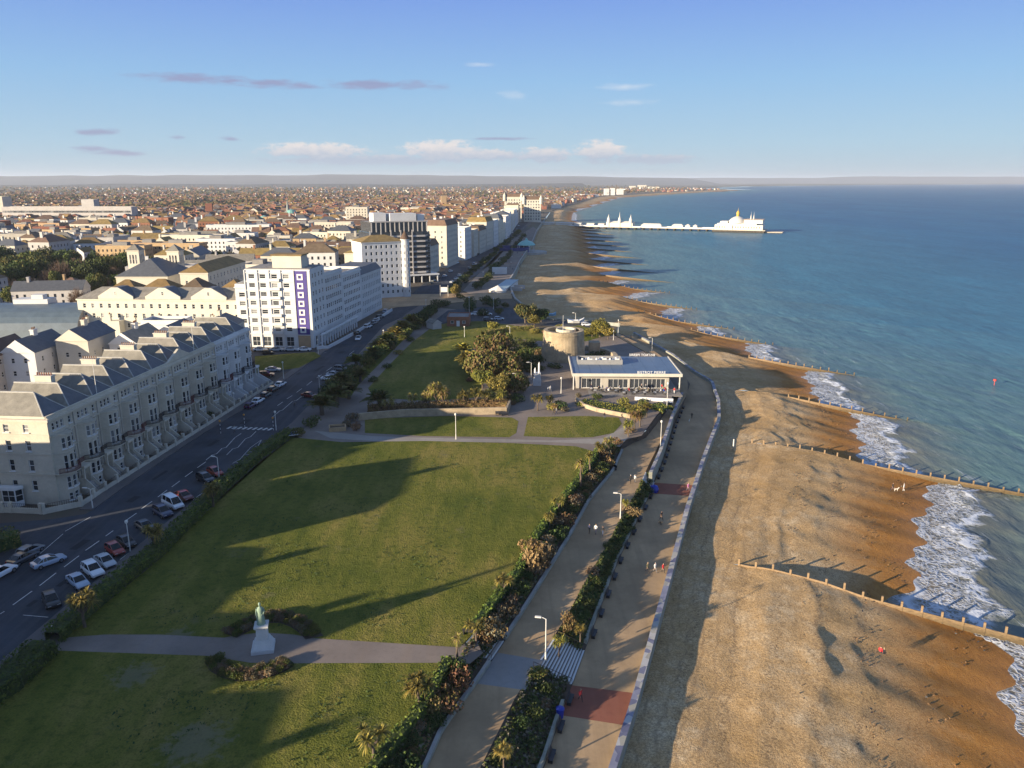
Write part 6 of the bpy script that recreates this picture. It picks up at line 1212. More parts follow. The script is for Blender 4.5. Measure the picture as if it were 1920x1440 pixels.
def restaurant():
    A = Vector((17.6, 206.2)); ang = math.radians(-1.2); w, D = 25.2, 19.0; t = thing("restaurant", "low restaurant with a wide flat blue grey roof and a glazed front", "restaurant", (A.x, A.y, -.1), ang); mb = MB(); fr = Frame2((0, 0), 0)
    ops = [(4.1, .25, 5.2, 2.7), (11.4, .25, 5.4, 2.5)] + [(19.4, .25, 9.6, 2.6)]; wall_plane(mb, fr, w, 0, 3.9, ops, 0, .35); wall_plane(mb, Frame2((w, 0), PI / 2), D, 0, 3.9, [(5, .4, 7, 2.6), (13, .4, 7, 2.6)], 0, .3); wall_plane(mb, Frame2((w, D), PI), w, 0, 3.9, []); wall_plane(mb, Frame2((0, D), -PI / 2), D, 0, 3.9, [(5, .6, 3, 2)]); mb.build("wall", [mat("restaurant_render", (.36, .335, .29), .8, .12, .5)], t)
    for x, z, a, b in ops: put("window", win_mesh(a, b, 'shop'), t, (x, .2, z))
    for y_ in (5, 13): put("window", win_mesh(7, 2.6, 'shop'), t, (w - .15, y_, .4), PI / 2)
    r = MB(); r.box(-1.3, w + 3.2, -1.9, D + 1.2, 3.92, 4.5); r.box(-1.3, w + 3.2, -1.9, -1.6, 4.5, 4.75); r.box(-1.3, -1.0, -1.6, D + 1.2, 4.5, 4.75); r.box(w + 2.9, w + 3.2, -1.6, D + 1.2, 4.5, 4.75); ro = r.build("roof_edge", [mat("pale_fascia", (.50, .47, .40), .6, .1, .6)], t); q = MB(); q.box(-.98, w + 2.88, -1.58, D + 1.18, 4.5, 4.56)
    for k in range(9): x = .6 + k * 3.1; q.box(x, x + .08, -1.5, D + 1.1, 4.56, 4.60)
    q.build("roof", [mat("blue_roof_sheet", (.095, .145, .22), .45, .12, .3)], t); e = MB(); x0, x1, y0, y1 = .9, 13.6, 9.6, 15.2
    for a in ((x0, x1, y0, y0 + .25), (x0, x1, y1 - .25, y1), (x0, x0 + .25, y0 + .25, y1 - .25), (x1 - .25, x1, y0 + .25, y1 - .25)): e.box(*a, 4.57, 5.9)
    pe = e.build("plant_screen", [W_MET], t)
    for k, (x, yy, s) in enumerate([(2.3, 11, .8), (4.2, 12.2, 1.0), (6.4, 11.4, .9), (8.2, 12.8, 1.1), (10.2, 11.2, 1.0), (12, 12.4, .9)]): u = MB(); u.box(x - s, x + s, yy - .6, yy + .6, 4.57, 5.6 + .2 * (k % 2)); u.tube((x, yy, 5.6), (x, yy, 6.1), .3, .3, 8); u.build("roof_plant", [F_WHITE], pe)
    for k, (x, y_, rz) in enumerate([(16.2, -1.75, 0), (24.4, D + 1.05, PI)]):
        c = bpy.data.curves.new("lettering", 'FONT'); c.body = "BISTROT PIERRE"; c.size = 1.0; c.extrude = .06; c.space_character = 1.08; tmp = bpy.data.objects.new("tmp", c); COL.objects.link(tmp); dg = bpy.context.evaluated_depsgraph_get(); me = bpy.data.meshes.new_from_object(tmp.evaluated_get(dg)); bpy.data.objects.remove(tmp)
        me.materials.clear(); me.materials.append(F_WHITE); o = put("lettering", me, t, (x, y_, 4.78)); o.rotation_euler = (PI / 2, 0, rz)
    for x in (w + 2.6, -.9): p = MB(); p.box(x - .12, x + .12, -1.5, -1.26, 0, 3.92); p.build("canopy_post", [M_LAMP], t)
    g = MB()
    g.box(w + .4, w + 2.2, 1, 12, .0, .12); g.build("side_deck", [M_CONC], t)
    b = MB(); b.box(3, w + 2.4, -7.4, -.05, -.02, .12); b.build("terrace_deck", [M_PATHG], t); gl = MB()
    return t
restaurant()
# terrace tables and chairs
def furn():
    T = MB(); T.lathe([(.02, .70), (.42, .70), (.42, .74), (.02, .75)], 12); tt = mesh_of(T, "table_top", [F_WHITE]); L = MB(); L.tube((0, 0, 0), (0, 0, .7), .04, None, 6); L.lathe([(.28, 0), (.25, .03), (.02, .05)], 10); tl = mesh_of(L, "leg", [M_IRON]); S = MB(); S.box(-.22, .22, -.22, .22, .43, .47); sm = mesh_of(S, "seat", [M_IRON]); B = MB(); B.box(-.22, .22, .20, .24, .47, .88); bm_ = mesh_of(B, "backrest", [M_IRON]); G = MB(); G.box(-.02, .02, -.02, .02, 0, .43); gm = mesh_of(G, "leg", [M_IRON]); n = 0
    for r in range(3):
        for c in range(8):
            x = 21.5 + c * 2.75 + (r % 2) * .8; y = 199.6 + r * 2.0; 
            if c < 3 and r == 0: continue
            t = thing("cafe_table", "round white topped table on the restaurant terrace", "table", (x, y, .03), 0, "tables on the restaurant terrace"); put("table_top", tt, t); put("leg", tl, t)
            for k in range(2):
                a = random.uniform(0, 3.1) + k * PI; q = thing("cafe_chair", "dark chair drawn up to a table on the restaurant terrace", "chair", (x + .75 * math.cos(a), y + .75 * math.sin(a), .03), a - PI / 2, "chairs on the restaurant terrace"); put("seat", sm, q); put("backrest", bm_, q)
                for i, j in ((-1, -1), (1, -1), (1, 1), (-1, 1)): put("leg", gm, q, (i * .19, j * .19, 0))
furn()
x, y = at(1007, 722, 0); s = thing("sculpture", "white abstract sculpture of stacked blocks with two tall fins by the restaurant yard", "sculpture", (x, y, 0)); mb = MB(); mb.box(-1.1, 1.1, -.9, .9, 0, 1.6); mb.prism([(-1.0, -.7), (.9, -.8), (1.0, .6), (-.7, .8)], 1.6, 3.6); mb.build("base", [mat("pale_metal", (.5, .49, .48), .35, .1, 1.)], s)
for dx, h in ((-.6, 5.0), (.5, 6.6)): f = MB(); f.path([(dx, 0, 3.2), (dx, 0, h - .6), (dx + .05, 0, h)], [(.26, .2), (.24, .18), (.06, .05)], 8); f.build("fin", [F_WHITE], s)
# ================================================================== vehicles
M_TYRE = mat("tyre_rubber", (.012, .012, .013), .9, .2, 3.0); M_RIM = mat("alloy_rim", (.35, .36, .38), .3, .1, 2.0, metal=.8); M_CGL = mat("car_glass", (.012, .015, .018), .05, .1, 1.0); M_HL = mat("headlight_lens", (.6, .62, .64), .1, .1, 2.0); M_TL = mat("tail_light_lens", (.28, .01, .01), .2, .1, 2.0); M_TRIM = mat("black_trim", (.015, .015, .016), .5, .1, 2.)
def paint(name, c):
    if name in MATS: return MATS[name]
    m, nt, p = new_mat(name); n = noise(nt, pos_vec(nt), 1.5, 3); nt.links.new(ramp(nt, n, [(.3, [x * .93 for x in c]), (.7, c)]), p.inputs["Base Color"]); p.inputs["Roughness"].default_value = .28; p.inputs["Coat Weight"].default_value = .6; p.inputs["Coat Roughness"].default_value = .05; MATS[name] = m; return m
PAINT = {'white': (.72, .73, .74), 'silver': (.42, .44, .46), 'blue silver': (.36, .43, .52), 'black': (.012, .012, .014), 'dark grey': (.05, .055, .06), 'red': (.32, .025, .012), 'dark red': (.12, .012, .012), 'dark blue': (.015, .025, .07), 'grey': (.16, .17, .18), 'purple': (.05, .02, .08)}
SHAPE = {  # stations: x, half width, z bottom, z shoulder ; roof line x, z
    'hatch': dict(L=4.0, W=.86, low=[(-2.0, .42, .72), (-1.9, .30, .92), (-1.0, .24, .95), (.6, .24, .93), (1.55, .26, .80), (1.95, .34, .66), (2.0, .42, .55)], cab=[(-1.92, .95), (-1.62, 1.36), (-.9, 1.47), (.0, 1.45), (1.0, .93)]),
    'saloon': dict(L=4.6, W=.89, low=[(-2.3, .42, .80), (-2.2, .30, .95), (-1.2, .24, .94), (.7, .24, .93), (1.8, .26, .82), (2.25, .34, .66), (2.3, .42, .55)], cab=[(-1.75, .95), (-1.05, 1.36), (-.5, 1.42), (.2, 1.40), (1.1, .93)]),
    'suv': dict(L=4.5, W=.93, low=[(-2.25, .5, .95), (-2.2, .36, 1.06), (-1.1, .3, 1.06), (.8, .3, 1.04), (1.8, .32, .95), (2.2, .40, .80), (2.25, .5, .66)], cab=[(-2.18, 1.06), (-1.95, 1.60), (-1.0, 1.70), (.1, 1.66), (1.0, 1.04)]),
    'van': dict(L=5.0, W=.96, low=[(-2.5, .45, 1.05), (-2.48, .32, 1.15), (-1.2, .28, 1.15), (1.0, .28, 1.14), (2.0, .3, 1.0), (2.42, .38, .85), (2.5, .48, .66)], cab=[(-2.47, 1.15), (-2.35, 1.88), (-1.5, 1.98), (.75, 1.95), (1.75, 1.10)])}
CARM = {}
def car_parts(kind):
    if kind in CARM: return CARM[kind]
    S = SHAPE[kind]; W = S['W']; b = MB(); rings = []
    for i, (x, zb, zt) in enumerate(S['low']):
        e = .82 if i in (0, len(S['low']) - 1) else (.94 if i in (1, len(S['low']) - 2) else 1); w = W * e; rings.append([(x, -w * .9, zb), (x, -w, zb + .12), (x, -w, lerp(zb, zt, .7)), (x, -w * .9, zt), (x, w * .9, zt), (x, w, lerp(zb, zt, .7)), (x, w, zb + .12), (x, w * .9, zb)])
    v = [p for r in rings for p in r]; n = 8; b.add(v, [(i * n + k, i * n + (k + 1) % n, (i + 1) * n + (k + 1) % n, (i + 1) * n + k) for i in range(len(rings) - 1) for k in range(n)]); b.add(v, [tuple(range(n))[::-1], tuple(range(len(v) - n, len(v)))])
    C = S['cab']; g = MB(); base = C[0][1] - .03; rf = [(x, z) for x, z in C]; top = MB()
    wid = [W * .86, W * .74, W * .72, W * .72, W * .84]; V = []
    for (x, z), w in zip(rf, wid): V += [(x, -w, z), (x, w, z)]
    low = [(rf[0][0], base), (lerp(rf[0][0], rf[4][0], .12), base), (lerp(rf[0][0], rf[4][0], .35), base), (lerp(rf[0][0], rf[4][0], .68), base), (rf[4][0], base)]
    for (x, z) in low: V += [(x, -W * .87, z), (x, W * .87, z)]
    g.add(V, [(1, 0, 2, 3)[::-1], (7, 6, 8, 9)[::-1]]); g.add(V, [(10 + 2 * i, 10 + 2 * i + 2, 2 * i + 2, 2 * i) for i in range(4)]); g.add(V, [(11 + 2 * i + 2, 11 + 2 * i, 2 * i + 1, 2 * i + 3) for i in range(4)])
    q = [(x, s * (w + .005), z + .012) for (x, z), w in zip(rf[1:4], wid[1:4]) for s in (-1, 1)]; top.add(q, [(1, 0, 2, 3)[::-1], (3, 2, 4, 5)[::-1]])
    for s in (-1, 1):   # pillars and roof rails
        for i in range(4):
            a, c = rf[i], rf[i + 1]; wa, wc = wid[i], wid[i + 1]; top.path([(a[0], s * wa, a[1] + .01), (c[0], s * wc, c[1] + .01)], [.045, .045], 4)
        mid = lerp(rf[1][0], rf[3][0], .5); top.path([(mid, s * wid[2], rf[2][1]), (mid, s * W * .87, base)], [.045, .05], 4)
        if kind != 'hatch': m2 = lerp(rf[1][0], rf[2][0], .4); top.path([(m2, s * wid[2], rf[2][1]), (m2 - .1, s * W * .87, base)], [.05, .06], 4)
    wh = MB(); wh.tube((0, -.11, 0), (0, .11, 0), .33 if kind != 'suv' else .37, None, 14); rm = MB(); rm.tube((0, -.12, 0), (0, .12, 0), .2, None, 10); hl = MB(); x = S['L'] / 2; zt = S['low'][-2][2]; hl.box(x - .28, x - .02, -.2, .2, zt - .16, zt - .02); tl = MB(); zt2 = S['low'][1][2]; tl.box(-x - .012, -x + .08, -.13, .13, zt2 - .28, zt2 - .06)
    tr = MB(); tr.box(x - .08, x + .015, -W * .6, W * .6, .40, .52); mr = MB(); mr.box(.72, .9, -.1, .1, base + .02, base + .16)
    CARM[kind] = (b, g, top, mesh_of(wh, "tyre", [M_TYRE]), mesh_of(rm, "rim", [M_RIM]), mesh_of(hl, "headlight", [M_HL]), mesh_of(tl, "tail_light", [M_TL]), mesh_of(tr, "bumper_grille", [M_TRIM]), g, {}); return CARM[kind]
def car(x, y, ang, kind, colour, label, group, detail=True, z=-.1):
    P = car_parts(kind); S = SHAPE[kind]; pm = paint(colour.replace(' ', '_') + "_paint", PAINT[colour]); cache = P[9]
    if colour not in cache:
        tp = mesh_of(P[2], "roof", [pm]); bd = mesh_of(P[0], "body", [pm]); cache[colour] = (bd, tp)
        if 'glass' not in cache: cache['glass'] = mesh_of(P[1], "windows", [M_CGL])
    t = thing("parked_car" if kind != 'van' else "parked_van", label, "car" if kind != 'van' else "van", (x, y, z), ang, group); t.scale = (1, 1, 1); bd, tp = cache[colour]
    bo = put("body", bd, t); put("roof", tp, t); go = put("glazing", cache['glass'], t); zr = .33 if kind != 'suv' else .37; wx = S['L'] * .31
    for sx in (-1, 1):
        for sy in (-1, 1):
            w = put("wheel", P[3], t, (sx * wx, sy * (S['W'] - .08), zr))
            if detail: put("rim", P[4], w)
    if detail:
        for s in (-1, 1): put("headlight", P[5], t, (0, s * S['W'] * .62, 0)); put("tail_light", P[6], t, (0, s * S['W'] * .68, 0))
        put("grille", P[7], t)
    return t
def hd(u0, v0, u1, v1): a, b = at(u0, v0), at(u1, v1); return math.atan2(b[1] - a[1], b[0] - a[0])
ECH = hd(160, 1060, 190, 1083); RDA = math.radians(81)
NEAR = [(97, 1132, ECH - .15, 'hatch', 'black', "black hatchback parked by itself near the road end of the statue path"), (147, 1096, ECH, 'saloon', 'blue silver', "pale blue silver car parked at an angle next to a white car"), (175, 1076, ECH, 'suv', 'white', "white off-road car parked at an angle between two silver cars"), (198, 1058, ECH, 'saloon', 'silver', "silver estate parked at an angle next to the red car"), (216, 1036, ECH, 'hatch', 'red', "red hatchback parked at an angle next to a black car"), (238, 1022, ECH, 'hatch', 'black', "black car parked at an angle beside the kerb lamp post"), (272, 992, ECH, 'saloon', 'dark grey', "dark grey car parked alone at an angle before the small palm"), (306, 966, ECH, 'suv', 'dark blue', "dark blue car parked at an angle just before the white van"), (325, 950, ECH, 'van', 'white', "white minibus van parked at an angle by the hedge"), (345, 935, ECH, 'saloon', 'dark red', "dark red car half hidden behind the white van"), (386, 903, ECH, 'suv', 'black', "black car parked at an angle by the small palm beyond the van"), (404, 890, ECH, 'hatch', 'red', "red car tucked behind the black car at the kerb lamp post"), (92, 1058, hd(66, 1063, 115, 1046), 'saloon', 'blue silver', "pale silver saloon driving along the near part of the road"), (44, 1052, RDA - .15, 'saloon', 'dark grey', "dark car parked on the far kerb opposite the silver saloon"), (58, 1038, RDA - .15, 'hatch', 'grey', "grey car parked in front of the dark car on the far kerb"), (2, 1080, RDA - .1, 'suv', 'white', "white car at the edge of the picture on the far kerb"),
    (470, 764, RDA, 'hatch', 'purple', "purple car parked at the start of the row by the terrace steps"), (484, 755, RDA, 'saloon', 'white', "white car parked second in the row by the white terrace houses"), (499, 744, RDA, 'hatch', 'dark grey', "dark car in the middle of the row by the white terrace houses"), (512, 733, RDA, 'hatch', 'black', "black car near the end of the row by the white terrace houses"), (526, 724, RDA, 'saloon', 'white', "white car at the corner end of the row by the white terrace houses"), (500, 706, .1, 'suv', 'dark red', "dark red car parked on the side street by the grass island"), (512, 696, .1, 'saloon', 'silver', "silver car parked on the side street beside the grass island"), (488, 658, .02, 'saloon', 'white', "white car at the inland end of the row under the purple striped block"), (503, 664, .02, 'hatch', 'black', "black car by the grass in front of the purple striped block"), (519, 658, .02, 'saloon', 'silver', "silver car parked in the middle under the purple striped block"), (546, 658, .02, 'saloon', 'silver', "grey silver car under the brick panel side of the purple striped block"), (571, 658, .02, 'saloon', 'white', "white car at the road end of the row under the purple striped block"), (581, 745, ECH + .3, 'saloon', 'dark red', "dark red car parked by the first feathery palm"), (617, 713, ECH + .5, 'saloon', 'white', "white car parked nose in beside the road palms"), (627, 705, ECH + .5, 'saloon', 'silver', "silver car parked nose in next to the white car by the road palms"), (640, 695, ECH + .5, 'suv', 'grey', "grey car parked nose in among the road palms"), (662, 676, ECH + .5, 'hatch', 'black', "black hatchback parked alone by the shrubbery past the grey car"), (672, 637, RDA - PI + .2, 'saloon', 'white', "white car in the middle of the road before the junction"), (669, 627, RDA - .1, 'hatch', 'black', "black car close to the pavement just beyond the white car"), (734, 634, RDA, 'van', 'white', "sunlit white van parked beside the lit palms")]
for u, v, a, k, c, lab in NEAR:
    x, y = at(u, v, -.1); car(x, y, a, k, c, lab, None, v > 690)
FAR = [(690, 615), (701, 608), (706, 603), (712, 597), (725, 586), (808, 533), (813, 528), (820, 522), (834, 519), (848, 530), (856, 524), (862, 518), (845, 510), (838, 498), (857, 494), (875, 480), (893, 591), (905, 590), (914, 591), (916, 602), (936, 600), (870, 602), (1100, 611), (902, 492), (909, 487), (916, 482), (924, 476), (880, 505), (890, 497), (898, 478), (930, 468), (912, 466), (938, 461), (921, 455), (946, 452), (935, 447), (953, 446), (943, 438), (960, 437), (950, 430), (968, 430), (972, 424)]
CW = list(PAINT)
for i, (u, v) in enumerate(FAR):
    x, y = at(u, v, -.1); c = random.choice(['white', 'white', 'silver', 'black', 'dark grey', 'blue silver', 'red', 'grey']); k = random.choice(['hatch', 'saloon', 'suv', 'van' if i % 7 == 0 else 'hatch'])
    where = "in the car park by the brick shelter" if 16 <= i <= 22 else ("along the pavement of the seafront apartments" if i < 5 else "on the coast road beyond the junction")
    car(x, y, 0.1 if 16 <= i <= 22 else RDA - .12, k, c, c + (" van " if k == 'van' else " car ") + where, "cars " + where, False)
# ================================================================== people
SKIN = mat("skin", (.42, .26, .19), .6, .1, 3.); HAIRS = [mat("brown_hair", (.05, .03, .018), .7, .2, 4.), mat("grey_hair", (.32, .31, .30), .7, .2, 4.), mat("fair_hair", (.26, .18, .09), .7, .2, 4.)]
CLOTH = {k: mat(k.replace(' ', '_') + "_cloth", c, .9, .15, 4.) for k, c in {'red': (.45, .03, .035), 'black': (.015, .015, .017), 'navy': (.02, .025, .06), 'white': (.62, .62, .6), 'pink': (.50, .18, .36), 'blue': (.04, .10, .38), 'grey': (.16, .16, .17), 'khaki': (.2, .17, .09), 'green': (.05, .12, .06), 'jeans': (.05, .07, .13), 'yellow': (.5, .4, .08), 'brown': (.1, .06, .04)}.items()}
def skin_tree(V, E, R, name):
    me = bpy.data.meshes.new("tmp"); me.from_pydata(V, E, []); o = bpy.data.objects.new("tmp", me); COL.objects.link(o); m = o.modifiers.new("s", 'SKIN')
    for d, r in zip(me.skin_vertices[0].data, R): d.radius = r if isinstance(r, tuple) else (r, r)
    me.skin_vertices[0].data[0].use_root = True; o.modifiers.new("u", 'SUBSURF').levels = 1; dg = bpy.context.evaluated_depsgraph_get(); out = bpy.data.meshes.new_from_object(o.evaluated_get(dg)); bpy.data.objects.remove(o); out.name = name; return out
def figure(pose):
    """a walking, standing or seated adult about 1.72 m tall facing +x; the skin grows from the pelvis"""
    s = {'walk': .26, 'stand': .05, 'sit': 0}[pose]; V = [(0, 0, .95)]; E = []; R = [(.15, .12)]
    def a(p, r, par): V.append(p); R.append(r); E.append((par, len(V) - 1)); return len(V) - 1
    w = a((.0, 0, 1.12), (.14, .11), 0); c = a((.02, 0, 1.32), (.17, .12), w); n = a((.02, 0, 1.47), (.065, .065), c); h1 = a((.035, 0, 1.56), (.082, .085), n); h2 = a((.04, 0, 1.66), (.085, .1), h1); a((.035, 0, 1.73), (.05, .06), h2)
    for sg in (-1, 1):
        k = s * sg; hip = a((0, sg * .09, .88), .085, 0)
        if pose == 'sit': kn = a((.42, sg * .11, .88), .065, hip); an = a((.46, sg * .11, .48), .045, kn); a((.60, sg * .11, .44), .035, an)
        else: kn = a((k * .55 + .04, sg * .10, .49), .062, hip); an = a((k * 1.1 - (.10 if k < 0 else 0), sg * .10, .08), .042, kn); a((k * 1.1 + .15 - (.1 if k < 0 else 0), sg * .11, .035), .035, an)
        sh = a((.01, sg * .19, 1.38), .062, c); el = a((-k * .35 - .03, sg * .25, 1.12), .048, sh); wr = a((-k * .75 + .1, sg * .23, .88), .034, el); pm = a((-k * .85 + .13, sg * .22, .81), (.03, .02), wr)
        for f in range(4): a((-k * .9 + .12 + .022 * f, sg * (.215), .72 + .012 * abs(f - 1.5)), .0085, pm)
        a((-k * .82 + .19, sg * .2, .78), .0095, pm)
    return skin_tree(V, E, R, "person")
FIG = {}
def person(x, y, z, ang, pose, top, legs, hair, label, h=1.72, group=None):
    if pose not in FIG: FIG[pose] = figure(pose)
    key = (pose, top, legs, hair)
    if key not in FIG:
        me = FIG[pose].copy(); me.materials.clear()
        for m in (CLOTH[top], CLOTH[legs], SKIN, HAIRS[hair], M_TRIM): me.materials.append(m)
        idx = []
        for p in me.polygons:
            cx, cy, cz = p.center; far = abs(cy) > .15
            if cz > 1.66 or (cz > 1.57 and cx < .03): i = 3
            elif cz > 1.47: i = 2
            elif far and cz < .86 and pose != 'sit': i = 2
            elif far and cz < .8: i = 2
            elif cz > .93 or (far and cz > .84): i = 0
            elif cz < .10: i = 4
            else: i = 1
            idx.append(i)
        me.polygons.foreach_set("material_index", idx); me.polygons.foreach_set("use_smooth", [True] * len(idx)); FIG[key] = me
    o = put("person", FIG[key], None, (x, y, z - (.45 if pose == 'sit' else 0) * h / 1.72), ang, (h / 1.72,) * 3)
    return tag(o, label, "person", group)
UP = math.radians(63)
for u, v, z, ang, pose, top, legs, hr, lab in [(1088, 1314, ZL, -UP, 'walk', 'red', 'black', 2, "person in a red jacket and black trousers walking on the near red paving"), (1105, 1000, ZU, UP, 'walk', 'navy', 'black', 0, "person in navy clothes walking on the landward side of three on the upper promenade"), (1117, 1001, ZU, UP, 'walk', 'white', 'navy', 2, "person in a white top walking in the middle of three on the upper promenade"), (1130, 1004, ZU, UP, 'walk', 'black', 'jeans', 0, "person in black walking on the seaward side of three on the upper promenade"), (1182, 906, ZU, UP, 'walk', 'black', 'black', 1, "white haired person in black walking near the top of the distant steps"), (1190, 905, ZU, UP, 'stand', 'white', 'grey', 1, "person in white standing near the top of the distant steps"), (1240, 975, ZL, -UP, 'walk', 'brown', 'black', 0, "person in brown walking alone with a dark dog on the lower promenade"), (1214, 1072, ZL, -UP, 'walk', 'khaki', 'black', 2, "person in khaki walking at the landward end of three on the lower promenade"), (1228, 1073, ZL, -UP, 'walk', 'white', 'grey', 1, "person in a white top walking between two others on the lower promenade"), (1243, 1074, ZL, -UP, 'walk', 'red', 'black', 0, "person in a dark red top walking nearest the sea wall on the lower promenade"), (1290, 921, ZL, -UP, 'walk', 'pink', 'jeans', 2, "person in pink walking by the sea wall at the distant red paving"), (1297, 785, ZL, UP, 'walk', 'black', 'black', 0, "person in black with a pale dog below the ramp wall"), (1673, 920, -6.15, -.4, 'walk', 'black', 'navy', 0, "person in black walking on the wet sand beside a white dog"), (1694, 921, -6.35, 2.4, 'stand', 'white', 'white', 1, "person in white standing on the wet sand near the groyne"), (1650, 1228, -4.6, .6, 'sit', 'red', 'navy', 0, "person in a red top sitting on the shingle crest"), (1656, 1230, -4.6, .6, 'sit', 'black', 'black', 2, "person in black sitting on the shingle crest beside the red top"), (1038, 777, 0, .5, 'walk', 'black', 'black', 0, "person in black walking on the path behind the small seaward lawn"), (1043, 777, 0, .5, 'walk', 'grey', 'navy', 2, "person in grey walking on the path behind the small seaward lawn"), (1133, 782, .9, -1.5, 'sit', 'black', 'jeans', 0, "person in black sitting on the curved sunlit stone wall"), (1215, 776, -1, -1.2, 'walk', 'pink', 'white', 2, "person in a pale pink top in the shade by the rocks below the terrace"), (1206, 770, -.5, -1.2, 'walk', 'blue', 'black', 0, "person in blue in the shade by the rocks below the terrace"), (1183, 637, -1, 2.2, 'walk', 'black', 'black', 0, "person in black on the promenade bend beyond the restaurant"), (1264, 738, .03, -2, 'stand', 'red', 'white', 2, "person in red and white at the seaward corner of the restaurant terrace"), (1000, 712, 0, 1, 'walk', 'black', 'navy', 0, "dark dressed person by the white sculpture"), (1028, 735, 0, 2, 'walk', 'white', 'jeans', 2, "person in white crossing the restaurant yard"), (1032, 735, 0, 2, 'walk', 'white', 'grey', 1, "second person in white crossing the restaurant yard"), (440, 812, -.1, 1, 'walk', 'white', 'black', 2, "person in white waiting at the zebra crossing"), (552, 762, -.05, 1, 'walk', 'grey', 'black', 0, "dark figure walking on the pavement by the first palms"), (100, 1192, .03, .3, 'walk', 'white', 'navy', 1, "person in white at the road end of the statue path")]:
    x, y = at(u, v, z); person(x, y, z + .01, ang, pose, top, legs, hr, lab, random.uniform(1.64, 1.8))
for i in range(22):
    x = 21 + random.random() * 20; y = 199.4 + random.random() * 5.5; c = random.choice(['black', 'navy', 'white', 'red', 'grey', 'khaki', 'blue']); person(x, y, .55, random.random() * 6.28, 'sit', c, random.choice(['black', 'jeans', 'navy']), random.randint(0, 2), "person in a " + c + " top sitting at a table on the restaurant terrace", 1.7, "people sitting on the restaurant terrace")
for i in range(26):
    t = random.random(); v = lerp(575, 425, t); u = lerp(945, 990, t) + random.uniform(-18, 10); x, y = at(u, v, 0); c = random.choice(['black', 'navy', 'white', 'red', 'grey']); person(x, y, .05, random.random() * 6.28, 'walk', c, 'black', 0, "person in " + c + " walking on the seafront walk beyond the junction", 1.72, "walkers on the seafront beyond the junction")
def dog(x, y, z, ang, col, label):
    V = [(-.28, 0, .5), (0, 0, .5), (.26, 0, .5), (.42, 0, .66), (.52, 0, .76), (.66, 0, .72), (-.42, 0, .56), (-.58, 0, .68)]; E = [(0, 1), (1, 2), (2, 3), (3, 4), (4, 5), (0, 6), (6, 7)]; R = [.11, .12, .14, .08, .085, .045, .03, .015]
    for sx, st in ((.24, 2), (-.28, 0)):
        for sg in (-1, 1):
            i = len(V); k = .05 * sg; b = -.08 if sx < 0 else .03
            V += [(sx, sg * .09, .38), (sx + k + (.04 if sx < 0 else 0), sg * .09, .24), (sx + k + b, sg * .09, .12), (sx + k + .03, sg * .09, .03)]; E += [(st, i), (i, i + 1), (i + 1, i + 2), (i + 2, i + 3)]; R += [.06, .04, .028, .03]
    for sg in (-1, 1): V.append((.50, sg * .07, .85)); E.append((4, len(V) - 1)); R.append(.025)
    me = skin_tree(V, E, R, "dog"); me.materials.clear(); me.materials.append(mat(("pale" if col else "dark") + "_fur", (.55, .5, .42) if col else (.03, .025, .02), .9, .2, 5.)); o = put("dog", me, None, (x, y, z), ang); tag(o, label, "dog")
x, y = at(1238, 984, ZL); dog(x, y, ZL, -UP, 0, "dark dog walking in front of the person in brown")
x, y = at(1292, 792, ZL); dog(x, y, ZL, UP, 1, "pale dog beside the person in black below the ramp wall")
x, y = at(1680, 921, -6.2); dog(x, y, -6.2, 0, 1, "white dog on the wet sand beside the person in black")
# ================================================================== brick shelter, beach huts, boats, bandstand, beach buildings
A, B = at(838, 612, 0), at(880, 612, 0); t, w = block("brick_shelter", "low red brick shelter with white door and grey roof at the end of the park", A, B, 11, 3.6, W_BRICK, 'flat', R_FLAT, {'f': (3, 1, 1.3, 1.2, 1.2, 3)}, cornice=False, parapet=.3); d = MB(); d.box(w * .5 - .6, w * .5 + .6, -.06, -.004, 0, 2.3); d.build("door", [F_WHITE], t)
A, B = at(812, 618, 0), at(828, 616, 0); block("garden_shed", "small pale gabled shed beside the brick shelter", A, B, 5, 2.4, W_GREY, 'gable_y', R_SLATEL, None, 1.4, None, "shed", False)
x, y = at(950, 548, 0); t = thing("beach_building", "long low beach building with a white pavilion end and pale blue roof", "building", (x - 5, y - 2, -2.2), math.radians(80)); mb = MB(); mb.box(0, 46, -3.2, 3.2, 0, 3.0); mb.build("wall", [W_WHITE], t); r = MB(); r.box(6, 46.4, -3.5, 3.5, 3.0, 3.4); r.build("roof", [mat("pale_blue_roof", (.24, .33, .37), .5, .1, .3)], t); p = MB(); p.lathe([(4.6, 0), (4.6, 3.2), (5.0, 3.2), (.1, 5.6)], 8, 0, (3, 0)); p.build("pavilion", [mat("white_tent_roof", (.66, .62, .55), .7, .1, .4)], t); r = MB(); r.box(24, 25, -9, -3.21, 0, 2.0); r.box(33, 34, -9, -3.21, 0, 2.0); r.build("pier_arm", [W_GREY], t)
